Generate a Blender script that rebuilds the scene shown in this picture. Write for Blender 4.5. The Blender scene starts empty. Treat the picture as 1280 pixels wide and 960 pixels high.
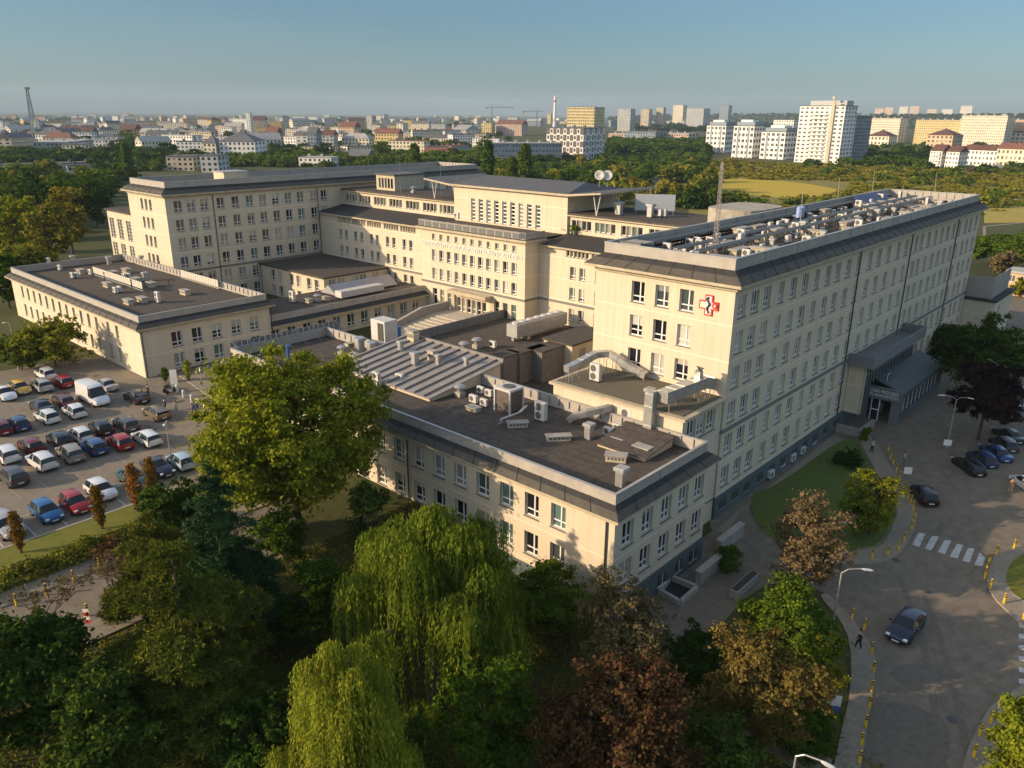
import bpy, bmesh, math, random
import numpy as np
from mathutils import Vector, Matrix
R = math.radians
rng = random.Random(7)
nrg = np.random.default_rng(11)
scene = bpy.context.scene
COL = scene.collection

# ------------------------------------------------------------------ camera
FPX, CW, CH, CAMZ = 982.0, 1280.0, 960.0, 38.0
YAW, PITCH, ROLL = R(42.129), R(19.0), R(0.4214)
_fw = Vector((math.cos(YAW)*math.cos(PITCH), math.sin(YAW)*math.cos(PITCH), -math.sin(PITCH)))
_rt = Vector((math.sin(YAW), -math.cos(YAW), 0)); _up = _rt.cross(_fw)
RT = _rt*math.cos(ROLL)+_up*math.sin(ROLL); UP = -_rt*math.sin(ROLL)+_up*math.cos(ROLL)
cam_d = bpy.data.cameras.new('camera'); cam = bpy.data.objects.new('camera', cam_d); COL.objects.link(cam)
cam_d.sensor_width = 36.0; cam_d.lens = 36.0*FPX/CW; cam_d.clip_end = 40000; cam_d.clip_start = 0.5
cam.matrix_world = Matrix(((RT.x, UP.x, -_fw.x, 0), (RT.y, UP.y, -_fw.y, 0), (RT.z, UP.z, -_fw.z, CAMZ), (0, 0, 0, 1)))
scene.camera = cam

def sstep(a, b, x):
    t = min(1, max(0, (x-a)/(b-a))); return t*t*(3-2*t)
def gz(x, y):
    """ground height: the car-park side lies three metres above the street side"""
    return 3.0*sstep(33, 52, y)
def ray(px, py):
    return RT*((px-CW/2)/FPX) - UP*((py-CH/2)/FPX) + _fw
def at(px, py, z=None, dz=0.0):
    """surveyed spot: where the sight line to a mark meets the level z (or the ground)"""
    d = ray(px, py); zz = z if z is not None else 1.5
    for _ in range(1 if z is not None else 12):
        t = (zz+dz-CAMZ)/d.z; p = Vector((d.x*t, d.y*t, zz+dz))
        if z is None: zz = gz(p.x, p.y)
    return p
def px_size(p, px):   # metres covered by px photo pixels at point p
    dep = (Vector(p)-Vector((0, 0, CAMZ))).dot(_fw)
    return px*dep/FPX

# ------------------------------------------------------------------ materials
MATS = {}
def mat(name, col, rough=.7, metal=0.0, noise=None, spec=None, bump=None, coat=0, alpha=1):
    """noise=(scale, amount[, second colour]) breaks the colour up with object-space noise"""
    if name in MATS: return MATS[name]
    m = bpy.data.materials.new(name); m.use_nodes = True; nt = m.node_tree; b = nt.nodes['Principled BSDF']
    b.inputs['Base Color'].default_value = (*col, 1); b.inputs['Roughness'].default_value = rough; b.inputs['Metallic'].default_value = metal
    if spec is not None: b.inputs['Specular IOR Level'].default_value = spec
    if coat: b.inputs['Coat Weight'].default_value = coat; b.inputs['Coat Roughness'].default_value = .05
    if noise:
        geo = nt.nodes.new('ShaderNodeNewGeometry')
        n = nt.nodes.new('ShaderNodeTexNoise'); n.inputs['Scale'].default_value = noise[0]; n.inputs['Detail'].default_value = 6; n.inputs['Roughness'].default_value = .65
        nt.links.new(geo.outputs['Position'], n.inputs['Vector'])
        mp = nt.nodes.new('ShaderNodeMapRange'); mp.inputs[1].default_value = .3; mp.inputs[2].default_value = .7; mp.inputs[3].default_value = 0; mp.inputs[4].default_value = 1
        nt.links.new(n.outputs['Fac'], mp.inputs[0])
        mx = nt.nodes.new('ShaderNodeMix'); mx.data_type = 'RGBA'
        c2 = noise[2] if len(noise) > 2 else tuple(c*(1-noise[1]) for c in col)
        mx.inputs[6].default_value = (*col, 1); mx.inputs[7].default_value = (*c2, 1)
        nt.links.new(mp.outputs[0], mx.inputs[0]); nt.links.new(mx.outputs[2], b.inputs['Base Color'])
        if bump:
            bp = nt.nodes.new('ShaderNodeBump'); bp.inputs['Strength'].default_value = bump; bp.inputs['Distance'].default_value = .05
            nt.links.new(n.outputs['Fac'], bp.inputs['Height']); nt.links.new(bp.outputs[0], b.inputs['Normal'])
    MATS[name] = m; return m

def mat_ground(name, c1, c2, c3, s1, s2, rough=.95, seam=0):
    """two noise scales mixed: big patches and fine grain"""
    if name in MATS: return MATS[name]
    m = bpy.data.materials.new(name); m.use_nodes = True; nt = m.node_tree; b = nt.nodes['Principled BSDF']; b.inputs['Roughness'].default_value = rough
    b.inputs['Specular IOR Level'].default_value = .25
    geo = nt.nodes.new('ShaderNodeNewGeometry'); out = None
    cols = [c1, c2, c3]; prev = None
    for i, s in enumerate((s1, s2)):
        n = nt.nodes.new('ShaderNodeTexNoise'); n.inputs['Scale'].default_value = s; n.inputs['Detail'].default_value = 8; n.inputs['Roughness'].default_value = .7
        nt.links.new(geo.outputs['Position'], n.inputs['Vector'])
        mp = nt.nodes.new('ShaderNodeMapRange'); mp.inputs[1].default_value = .36; mp.inputs[2].default_value = .66
        nt.links.new(n.outputs['Fac'], mp.inputs[0])
        mx = nt.nodes.new('ShaderNodeMix'); mx.data_type = 'RGBA'
        if prev is None: mx.inputs[6].default_value = (*c1, 1)
        else: nt.links.new(prev, mx.inputs[6])
        mx.inputs[7].default_value = (*cols[i+1], 1); nt.links.new(mp.outputs[0], mx.inputs[0]); prev = mx.outputs[2]
    if seam:
        sx = nt.nodes.new('ShaderNodeSeparateXYZ'); nt.links.new(geo.outputs['Position'], sx.inputs[0]); fl = None
        for i, (ax_, st) in enumerate(((0, seam), (1, seam*6.3))):
            p = nt.nodes.new('ShaderNodeMath'); p.operation = 'PINGPONG'; nt.links.new(sx.outputs[ax_], p.inputs[0]); p.inputs[1].default_value = st/2
            lt = nt.nodes.new('ShaderNodeMath'); lt.operation = 'LESS_THAN'; nt.links.new(p.outputs[0], lt.inputs[0]); lt.inputs[1].default_value = .035
            if fl is None: fl = lt.outputs[0]
            else: mxx = nt.nodes.new('ShaderNodeMath'); mxx.operation = 'MAXIMUM'; nt.links.new(fl, mxx.inputs[0]); nt.links.new(lt.outputs[0], mxx.inputs[1]); fl = mxx.outputs[0]
        sm_ = nt.nodes.new('ShaderNodeMix'); sm_.data_type = 'RGBA'; nt.links.new(fl, sm_.inputs[0]); nt.links.new(prev, sm_.inputs[6]); sm_.inputs[7].default_value = (*[c*.55 for c in c1], 1); prev = sm_.outputs[2]
    nt.links.new(prev, b.inputs['Base Color']); MATS[name] = m; return m

def mat_leaf(name, cols, trans=.35, rough=.6):
    """leaf material: each leaf island takes its own shade from the ramp"""
    if name in MATS: return MATS[name]
    m = bpy.data.materials.new(name); m.use_nodes = True; nt = m.node_tree; nt.nodes.clear()
    o = nt.nodes.new('ShaderNodeOutputMaterial'); geo = nt.nodes.new('ShaderNodeNewGeometry')
    rp = nt.nodes.new('ShaderNodeValToRGB'); nt.links.new(geo.outputs['Random Per Island'], rp.inputs[0])
    el = rp.color_ramp.elements
    while len(el) < len(cols): el.new(.5)
    for i, c in enumerate(cols): el[i].position = i/(len(cols)-1); el[i].color = (*c, 1)
    n = nt.nodes.new('ShaderNodeTexNoise'); n.inputs['Scale'].default_value = .45; n.inputs['Detail'].default_value = 3
    nt.links.new(geo.outputs['Position'], n.inputs['Vector'])
    oi = nt.nodes.new('ShaderNodeObjectInfo')
    ma = nt.nodes.new('ShaderNodeMath'); ma.operation = 'MULTIPLY_ADD'; nt.links.new(n.outputs['Fac'], ma.inputs[0]); ma.inputs[1].default_value = 1.1; ma.inputs[2].default_value = .22
    mb_ = nt.nodes.new('ShaderNodeMath'); mb_.operation = 'MULTIPLY_ADD'; nt.links.new(oi.outputs['Random'], mb_.inputs[0]); mb_.inputs[1].default_value = .5; nt.links.new(ma.outputs[0], mb_.inputs[2])
    hs = nt.nodes.new('ShaderNodeHueSaturation'); nt.links.new(rp.outputs[0], hs.inputs['Color']); nt.links.new(mb_.outputs[0], hs.inputs['Value'])
    mh = nt.nodes.new('ShaderNodeMath'); mh.operation = 'MULTIPLY_ADD'; nt.links.new(oi.outputs['Random'], mh.inputs[0]); mh.inputs[1].default_value = -.035; mh.inputs[2].default_value = .515
    nt.links.new(mh.outputs[0], hs.inputs['Hue'])
    d = nt.nodes.new('ShaderNodeBsdfDiffuse'); t = nt.nodes.new('ShaderNodeBsdfTranslucent'); mx = nt.nodes.new('ShaderNodeMixShader'); mx.inputs[0].default_value = trans
    nt.links.new(hs.outputs[0], d.inputs[0]); nt.links.new(hs.outputs[0], t.inputs[0])
    nt.links.new(d.outputs[0], mx.inputs[1]); nt.links.new(t.outputs[0], mx.inputs[2]); nt.links.new(mx.outputs[0], o.inputs[0])
    MATS[name] = m; return m

def mat_pane(name, dark, lights, thr=.6):
    """window glass: every pane its own tone (dark rooms, some blinds and curtains), glossy like glass"""
    m = bpy.data.materials.new(name); m.use_nodes = True; nt = m.node_tree; b = nt.nodes['Principled BSDF']
    b.inputs['Roughness'].default_value = .08; b.inputs['Specular IOR Level'].default_value = .5
    oi = nt.nodes.new('ShaderNodeNewGeometry'); oj = nt.nodes.new('ShaderNodeObjectInfo')
    ad = nt.nodes.new('ShaderNodeMath'); ad.operation = 'ADD'; nt.links.new(oi.outputs['Random Per Island'], ad.inputs[0]); nt.links.new(oj.outputs['Random'], ad.inputs[1])
    fr = nt.nodes.new('ShaderNodeMath'); fr.operation = 'FRACT'; nt.links.new(ad.outputs[0], fr.inputs[0])
    rp = nt.nodes.new('ShaderNodeValToRGB'); rp.color_ramp.interpolation = 'CONSTANT'; el = rp.color_ramp.elements
    el[0].color = (*dark, 1)
    el[1].position = thr; el[1].color = (*lights[0], 1)
    for i, c in enumerate(lights[1:]):
        e = el.new(thr+(1-thr)*(i+1)/len(lights)); e.color = (*c, 1)
    nt.links.new(fr.outputs[0], rp.inputs[0]); nt.links.new(rp.outputs[0], b.inputs['Base Color']); MATS[name] = m; return m

def mat_wall(name, c, c2, course=3.43, zoff=0.0):
    """rendered wall: soft patches, faint vertical runs, thin pale joint lines at storey height"""
    m = bpy.data.materials.new(name); m.use_nodes = True; nt = m.node_tree; b = nt.nodes['Principled BSDF']; b.inputs['Roughness'].default_value = .9
    b.inputs['Specular IOR Level'].default_value = .2
    geo = nt.nodes.new('ShaderNodeNewGeometry')
    n = nt.nodes.new('ShaderNodeTexNoise'); n.inputs['Scale'].default_value = .25; n.inputs['Detail'].default_value = 8; n.inputs['Roughness'].default_value = .7
    nt.links.new(geo.outputs['Position'], n.inputs['Vector'])
    mp = nt.nodes.new('ShaderNodeMapping'); mp.inputs['Scale'].default_value = (2.4, 2.4, .10); nt.links.new(geo.outputs['Position'], mp.inputs[0])
    n2 = nt.nodes.new('ShaderNodeTexNoise'); n2.inputs['Scale'].default_value = 1.0; n2.inputs['Detail'].default_value = 5; nt.links.new(mp.outputs[0], n2.inputs['Vector'])
    ad = nt.nodes.new('ShaderNodeMath'); ad.operation = 'ADD'; nt.links.new(n.outputs['Fac'], ad.inputs[0]); nt.links.new(n2.outputs['Fac'], ad.inputs[1])
    mr = nt.nodes.new('ShaderNodeMapRange'); mr.inputs[1].default_value = .80; mr.inputs[2].default_value = 1.35; nt.links.new(ad.outputs[0], mr.inputs[0])
    mx = nt.nodes.new('ShaderNodeMix'); mx.data_type = 'RGBA'; mx.inputs[6].default_value = (*c, 1); mx.inputs[7].default_value = (*c2, 1); nt.links.new(mr.outputs[0], mx.inputs[0])
    sx = nt.nodes.new('ShaderNodeSeparateXYZ'); nt.links.new(geo.outputs['Position'], sx.inputs[0])
    a = nt.nodes.new('ShaderNodeMath'); a.operation = 'SUBTRACT'; nt.links.new(sx.outputs[2], a.inputs[0]); a.inputs[1].default_value = zoff
    p = nt.nodes.new('ShaderNodeMath'); p.operation = 'PINGPONG'; nt.links.new(a.outputs[0], p.inputs[0]); p.inputs[1].default_value = course/2
    lt = nt.nodes.new('ShaderNodeMath'); lt.operation = 'LESS_THAN'; nt.links.new(p.outputs[0], lt.inputs[0]); lt.inputs[1].default_value = .045
    m2 = nt.nodes.new('ShaderNodeMix'); m2.data_type = 'RGBA'; nt.links.new(lt.outputs[0], m2.inputs[0]); nt.links.new(mx.outputs[2], m2.inputs[6]); m2.inputs[7].default_value = (min(1, c[0]*1.22), min(1, c[1]*1.22), min(1, c[2]*1.25), 1)
    nt.links.new(m2.outputs[2], b.inputs['Base Color']); MATS[name] = m; return m

# ------------------------------------------------------------------ mesh builder
class MB:
    def __init__(s): s.v = []; s.f = []; s.mi = []
    def add(s, vs, fs, mi=0):
        o = len(s.v); s.v += [tuple(p) for p in vs]; s.f += [tuple(i+o for i in f) for f in fs]; s.mi += [mi]*len(fs); return s
    def quad(s, a, b, c, d, mi=0): return s.add([a, b, c, d], [(0, 1, 2, 3)], mi)
    def box(s, x0, y0, z0, x1, y1, z1, mi=0):
        return s.add([(x0, y0, z0), (x1, y0, z0), (x1, y1, z0), (x0, y1, z0), (x0, y0, z1), (x1, y0, z1), (x1, y1, z1), (x0, y1, z1)],
                     [(3, 2, 1, 0), (4, 5, 6, 7), (0, 1, 5, 4), (1, 2, 6, 5), (2, 3, 7, 6), (3, 0, 4, 7)], mi)
    def cbox(s, x0, y0, z0, x1, y1, z1, c=.03, mi=0):
        """box with chamfered vertical and top edges"""
        def ring(k, z): return [(x0+k+c, y0+k, z), (x1-k-c, y0+k, z), (x1-k, y0+k+c, z), (x1-k, y1-k-c, z), (x1-k-c, y1-k, z), (x0+k+c, y1-k, z), (x0+k, y1-k-c, z), (x0+k, y0+k+c, z)]
        r = ring(0, z0)+ring(0, z1-c)+ring(c, z1)
        f = [tuple(range(7, -1, -1)), tuple(range(16, 24))]
        for k in (0, 8):
            for i in range(8): j = (i+1) % 8; f.append((k+i, k+j, k+8+j, k+8+i))
        return s.add(r, f, mi)
    def cyl(s, p0, p1, r0, r1=None, n=8, mi=0, cap=True):
        p0 = Vector(p0); p1 = Vector(p1); r1 = r0 if r1 is None else r1; d = (p1-p0)
        if d.length < 1e-6: return s
        d.normalize(); a = d.orthogonal().normalized(); b = d.cross(a); vs = []
        for p, r in ((p0, r0), (p1, r1)):
            for i in range(n):
                t = 2*math.pi*i/n; vs.append(p+a*(r*math.cos(t))+b*(r*math.sin(t)))
        fs = [(i, (i+1) % n, n+(i+1) % n, n+i) for i in range(n)]
        if cap: fs += [tuple(range(n-1, -1, -1)), tuple(range(n, 2*n))]
        return s.add(vs, fs, mi)
    def tube(s, pts, r, n=6, mi=0):
        for i in range(len(pts)-1):
            ra = r[i] if isinstance(r, (list, tuple)) else r; rb = r[i+1] if isinstance(r, (list, tuple)) else r
            s.cyl(pts[i], pts[i+1], ra, rb, n, mi)
        return s
    def lathe(s, prof, n=12, o=(0, 0, 0), mi=0):
        vs = []
        for r, z in prof:
            for i in range(n):
                t = 2*math.pi*i/n; vs.append((o[0]+r*math.cos(t), o[1]+r*math.sin(t), o[2]+z))
        fs = [(k*n+i, k*n+(i+1) % n, (k+1)*n+(i+1) % n, (k+1)*n+i) for k in range(len(prof)-1) for i in range(n)]
        fs += [tuple(range(n-1, -1, -1)), tuple(range((len(prof)-1)*n, len(prof)*n))]
        return s.add(vs, fs, mi)
    def prism(s, poly, z0, z1, mi=0):
        n = len(poly); vs = [(p[0], p[1], z0) for p in poly]+[(p[0], p[1], z1) for p in poly]
        return s.add(vs, [tuple(range(n-1, -1, -1)), tuple(range(n, 2*n))]+[(i, (i+1) % n, n+(i+1) % n, n+i) for i in range(n)], mi)
    def mesh(s, name, mats, smooth=False):
        me = bpy.data.meshes.new(name); me.from_pydata(s.v, [], s.f)
        for m in (mats if isinstance(mats, (list, tuple)) else [mats]): me.materials.append(m)
        if any(s.mi): me.polygons.foreach_set('material_index', s.mi)
        if smooth: me.polygons.foreach_set('use_smooth', [True]*len(s.f))
        me.update(); return me
    def build(s, name, mats, parent=None, smooth=False):
        return link(name, s.mesh(name, mats, smooth), parent)

def link(name, data, parent=None, loc=None, rz=None, scale=None):
    o = bpy.data.objects.new(name, data); COL.objects.link(o)
    if parent is not None: o.parent = parent
    if loc is not None: o.location = loc
    if rz is not None: o.rotation_euler = (0, 0, rz)
    if scale is not None: o.scale = scale if isinstance(scale, (tuple, list)) else (scale,)*3
    return o
def tag(o, label=None, cat=None, group=None, kind=None):
    if label: o['label'] = label
    if cat: o['category'] = cat
    if group: o['group'] = group
    if kind: o['kind'] = kind
    return o
def thing(name, label, cat, loc=(0, 0, 0), rz=0, group=None):
    return tag(link(name, None, None, loc, rz), label, cat, group)
def struct(o): o['kind'] = 'structure'; return o
def kids(o): return [c for c in KID.get(o.name, [])]
KID = {}
def dup(root, loc, rz=0, label=None, cat=None, group=None, scale=None, objmat=None):
    """a copy of a thing with copies of its parts and sub-parts"""
    def cp(o, par):
        c = o.copy(); COL.objects.link(c)
        if par is not None: c.parent = par
        for ch in CH_.get(o, ()): cp(ch, c)
        return c
    r = cp(root, None); r.location = loc; r.rotation_euler = (0, 0, rz)
    if scale is not None: r.scale = scale if isinstance(scale, (tuple, list)) else (scale,)*3
    if label: r['label'] = label
    if cat: r['category'] = cat
    if group: r['group'] = group
    return r
CH_ = {}
def index_children():
    CH_.clear()
    for o in bpy.data.objects:
        if o.parent: CH_.setdefault(o.parent, []).append(o)

# ------------------------------------------------------------------ light
LDIR = Vector((1, -.65, -.40)).normalized()
SUN_EL = math.asin(-LDIR.z)
w = bpy.data.worlds.new('World'); scene.world = w; w.use_nodes = True
nt = w.node_tree; bg = nt.nodes['Background']
sky = nt.nodes.new('ShaderNodeTexSky'); sky.sky_type = 'NISHITA'; sky.sun_disc = False
sky.sun_elevation = SUN_EL; sky.sun_rotation = math.atan2(-LDIR.x, -LDIR.y)
sky.air_density = 1.0; sky.dust_density = 1.1; sky.ozone_density = 1.5; sky.altitude = 50
hsv = nt.nodes.new('ShaderNodeHueSaturation'); hsv.inputs['Saturation'].default_value = .90
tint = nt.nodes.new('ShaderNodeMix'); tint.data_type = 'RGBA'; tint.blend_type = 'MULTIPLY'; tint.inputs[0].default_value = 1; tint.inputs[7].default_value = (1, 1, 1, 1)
# low haze band blue and dull, unseen sky overhead brightened to lift shaded walls
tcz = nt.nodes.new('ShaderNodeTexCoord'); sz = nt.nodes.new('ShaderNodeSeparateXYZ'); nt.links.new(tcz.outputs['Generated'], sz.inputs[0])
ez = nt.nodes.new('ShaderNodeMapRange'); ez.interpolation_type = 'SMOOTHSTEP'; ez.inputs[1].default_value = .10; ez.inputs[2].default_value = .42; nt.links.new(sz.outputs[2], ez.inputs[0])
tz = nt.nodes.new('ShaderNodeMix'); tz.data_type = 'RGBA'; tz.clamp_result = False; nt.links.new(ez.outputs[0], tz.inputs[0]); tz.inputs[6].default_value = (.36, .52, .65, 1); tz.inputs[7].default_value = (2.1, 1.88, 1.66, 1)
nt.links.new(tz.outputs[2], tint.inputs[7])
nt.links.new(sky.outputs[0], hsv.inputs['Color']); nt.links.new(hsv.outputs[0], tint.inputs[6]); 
tc = nt.nodes.new('ShaderNodeTexCoord'); mpg = nt.nodes.new('ShaderNodeMapping'); mpg.inputs['Scale'].default_value = (1.2, 1.2, 7)
cn = nt.nodes.new('ShaderNodeTexNoise'); cn.inputs['Scale'].default_value = 1.6; cn.inputs['Detail'].default_value = 7; cn.inputs['Roughness'].default_value = .62
nt.links.new(tc.outputs['Generated'], mpg.inputs[0]); nt.links.new(mpg.outputs[0], cn.inputs['Vector'])
cm = nt.nodes.new('ShaderNodeMapRange'); cm.inputs[1].default_value = .42; cm.inputs[2].default_value = .85; cm.inputs[3].default_value = 0; cm.inputs[4].default_value = .22; nt.links.new(cn.outputs['Fac'], cm.inputs[0])
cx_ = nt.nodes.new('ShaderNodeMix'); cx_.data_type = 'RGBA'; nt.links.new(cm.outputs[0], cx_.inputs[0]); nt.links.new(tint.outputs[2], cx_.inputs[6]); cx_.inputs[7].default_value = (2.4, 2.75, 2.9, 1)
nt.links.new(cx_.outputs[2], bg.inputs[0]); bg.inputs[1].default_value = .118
sl = bpy.data.lights.new('sun', 'SUN'); sl.energy = 4.5; sl.angle = R(.5); sl.color = (1, .76, .50)
so = bpy.data.objects.new('sun', sl); COL.objects.link(so); so.rotation_euler = LDIR.to_track_quat('-Z', 'Y').to_euler()
vs = scene.view_settings; vs.view_transform = 'Standard'; vs.look = 'None'; vs.gamma = 1; vs.exposure = 0.46; vs.use_curve_mapping = False
# ------------------------------------------------------------------ shared materials
WALL = mat_wall('cream_render', (.61, .525, .39), (.52, .44, .32), 3.43, 9.45)
WALL2 = mat_wall('beige_render', (.50, .43, .31), (.42, .36, .26), 3.43, 9.45)
PLINTH = mat('teal_plinth', (.10, .128, .132), .85, noise=(.8, .35))
CORN = mat('cornice_plaster', (.50, .42, .29), .9, noise=(.9, .3))
SKIRT = mat('dark_roof_tile', (.040, .037, .035), .85, noise=(2.2, .45))
SKIRT2 = mat('olive_roof_sheet', (.095, .082, .062), .8, noise=(1.8, .35))
PARA = mat('parapet_sheet', (.40, .36, .31), .65, noise=(.7, .22))
DECK = mat_ground('bitumen_roof', (.072, .060, .050), (.046, .040, .035), (.104, .086, .070), .12, 1.6, .95, 1.05)
FRAME = mat('white_frame', (.72, .71, .69), .5)
FRAMED = mat('grey_frame', (.10, .11, .12), .5)
PANE = mat_pane('window_glass', (.012, .013, .016), [(.03, .035, .04), (.05, .06, .06), (.12, .12, .11), (.26, .25, .21), (.06, .075, .07), (.10, .16, .14)], .42)
BLUE = mat('blue_panel', (.035, .06, .16), .5)
METAL = mat('zinc_sheet', (.42, .42, .41), .45, .35, noise=(1.5, .25))
GALV = mat('galvanised_duct', (.50, .50, .48), .38, .6, noise=(2, .3))
WHITE = mat('white_enamel', (.56, .54, .50), .5, noise=(2.5, .15))
DARKM = mat('dark_metal', (.04, .042, .045), .5)
GREYM = mat('grey_metal', (.26, .27, .27), .5, .2)
CONC = mat('concrete', (.36, .33, .29), .9, noise=(1.3, .3))
BAND = mat('string_course', (.17, .165, .15), .9)
BLACK = mat('black_rubber', (.015, .015, .016), .8)
LOUV = mat('louvre_dark', (.05, .048, .046), .6)
SILL = mat('sill_sheet', (.09, .10, .125), .5)

# ------------------------------------------------------------------ windows
WDEP = .34
WSTY = {}
def win_style(key, w, h, mull=(.60,), trans=(.28,), fr=.085, low='none'):
    """frame mesh + glass mesh, origin at the bottom centre of the opening's outer edge; +y goes into the wall"""
    if key in WSTY: return WSTY[key]
    f = MB(); y0, y1 = WDEP-.10, WDEP
    x0, x1 = -w/2, w/2
    f.box(x0, y0, 0, x0+fr, y1, h); f.box(x1-fr, y0, 0, x1, y1, h)
    f.box(x0+fr, y0, 0, x1-fr, y1, fr); f.box(x0+fr, y0, h-fr, x1-fr, y1, h)
    for m in mull: f.box(x0+w*m-fr*.7, y0-.01, fr, x0+w*m+fr*.7, y1-.005, h-fr)
    for t in trans: f.box(x0+fr, y0+.01, h*t-fr*.6, x1-fr, y1-.01, h*t+fr*.6)
    f.box(x0-.08, -.10, -.07, x1+.08, WDEP-.01, -.012, 1)
    p = MB(); p.quad((x0, y1-.03, 0), (x1, y1-.03, 0), (x1, y1-.03, h), (x0, y1-.03, h))
    WSTY[key] = (w, h, f.mesh('window', [FRAME, SILL]), p.mesh('pane', [PANE]), f, p)
    return WSTY[key]
win_style('std', 1.5, 2.1)
win_style('slim', 1.3, 2.1, (.62,), (.28,))
win_style('tall', 1.4, 2.5, (.55,), (.22,))
win_style('narrow', 1.0, 2.0, (), (.28,))
win_style('pair', 1.15, 1.95, (.6,), (.26,))
win_style('attic', .62, .95, (), (), .07)
win_style('gnd', 1.15, 3.2, (), (.62,), .09)
win_style('low', 1.3, 1.0, (.5,), (), .08)
win_style('strip', .92, 1.55, (), (), .09)
win_style('louvre', 1.1, 4.0, (), (.17, .34, .5, .67, .84), .16)
win_style('door', 1.05, 2.5, (), (.35,), .09)
win_style('top', .85, 1.0, (.5,), (), .07)

def facade(mb, o, u, L, z0, z1, ops, mi=0, dep=WDEP):
    """wall sheet with real openings and reveals; o = left end seen from outside, u = direction to the right"""
    n = (u[1], -u[0]); us = sorted({0.0, L, *[round(a, 3) for q in ops for a in (q[0], q[2])]}); zs = sorted({z0, z1, *[round(a, 3) for q in ops for a in (q[1], q[3])]})
    def P(a, z, d=0): return (o[0]+u[0]*a-n[0]*d, o[1]+u[1]*a-n[1]*d, z)
    for k in range(len(zs)-1):
        zc = (zs[k]+zs[k+1])/2; row = [q for q in ops if q[1] < zc < q[3]]
        start = None
        for i in range(len(us)-1):
            uc = (us[i]+us[i+1])/2; hole = any(q[0] < uc < q[2] for q in row)
            if not hole and start is None: start = us[i]
            if start is not None and (hole or i == len(us)-2):
                end = us[i] if hole else us[i+1]
                mb.quad(P(start, zs[k]), P(end, zs[k]), P(end, zs[k+1]), P(start, zs[k+1]), mi); start = None
    for a, b, c, d in ops:
        mb.quad(P(a, b), P(c, b), P(c, b, dep), P(a, b, dep), mi); mb.quad(P(a, d, dep), P(c, d, dep), P(c, d), P(a, d), mi)
        mb.quad(P(a, b, dep), P(a, d, dep), P(a, d), P(a, b), mi); mb.quad(P(c, b), P(c, d), P(c, d, dep), P(c, b, dep), mi)

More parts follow.
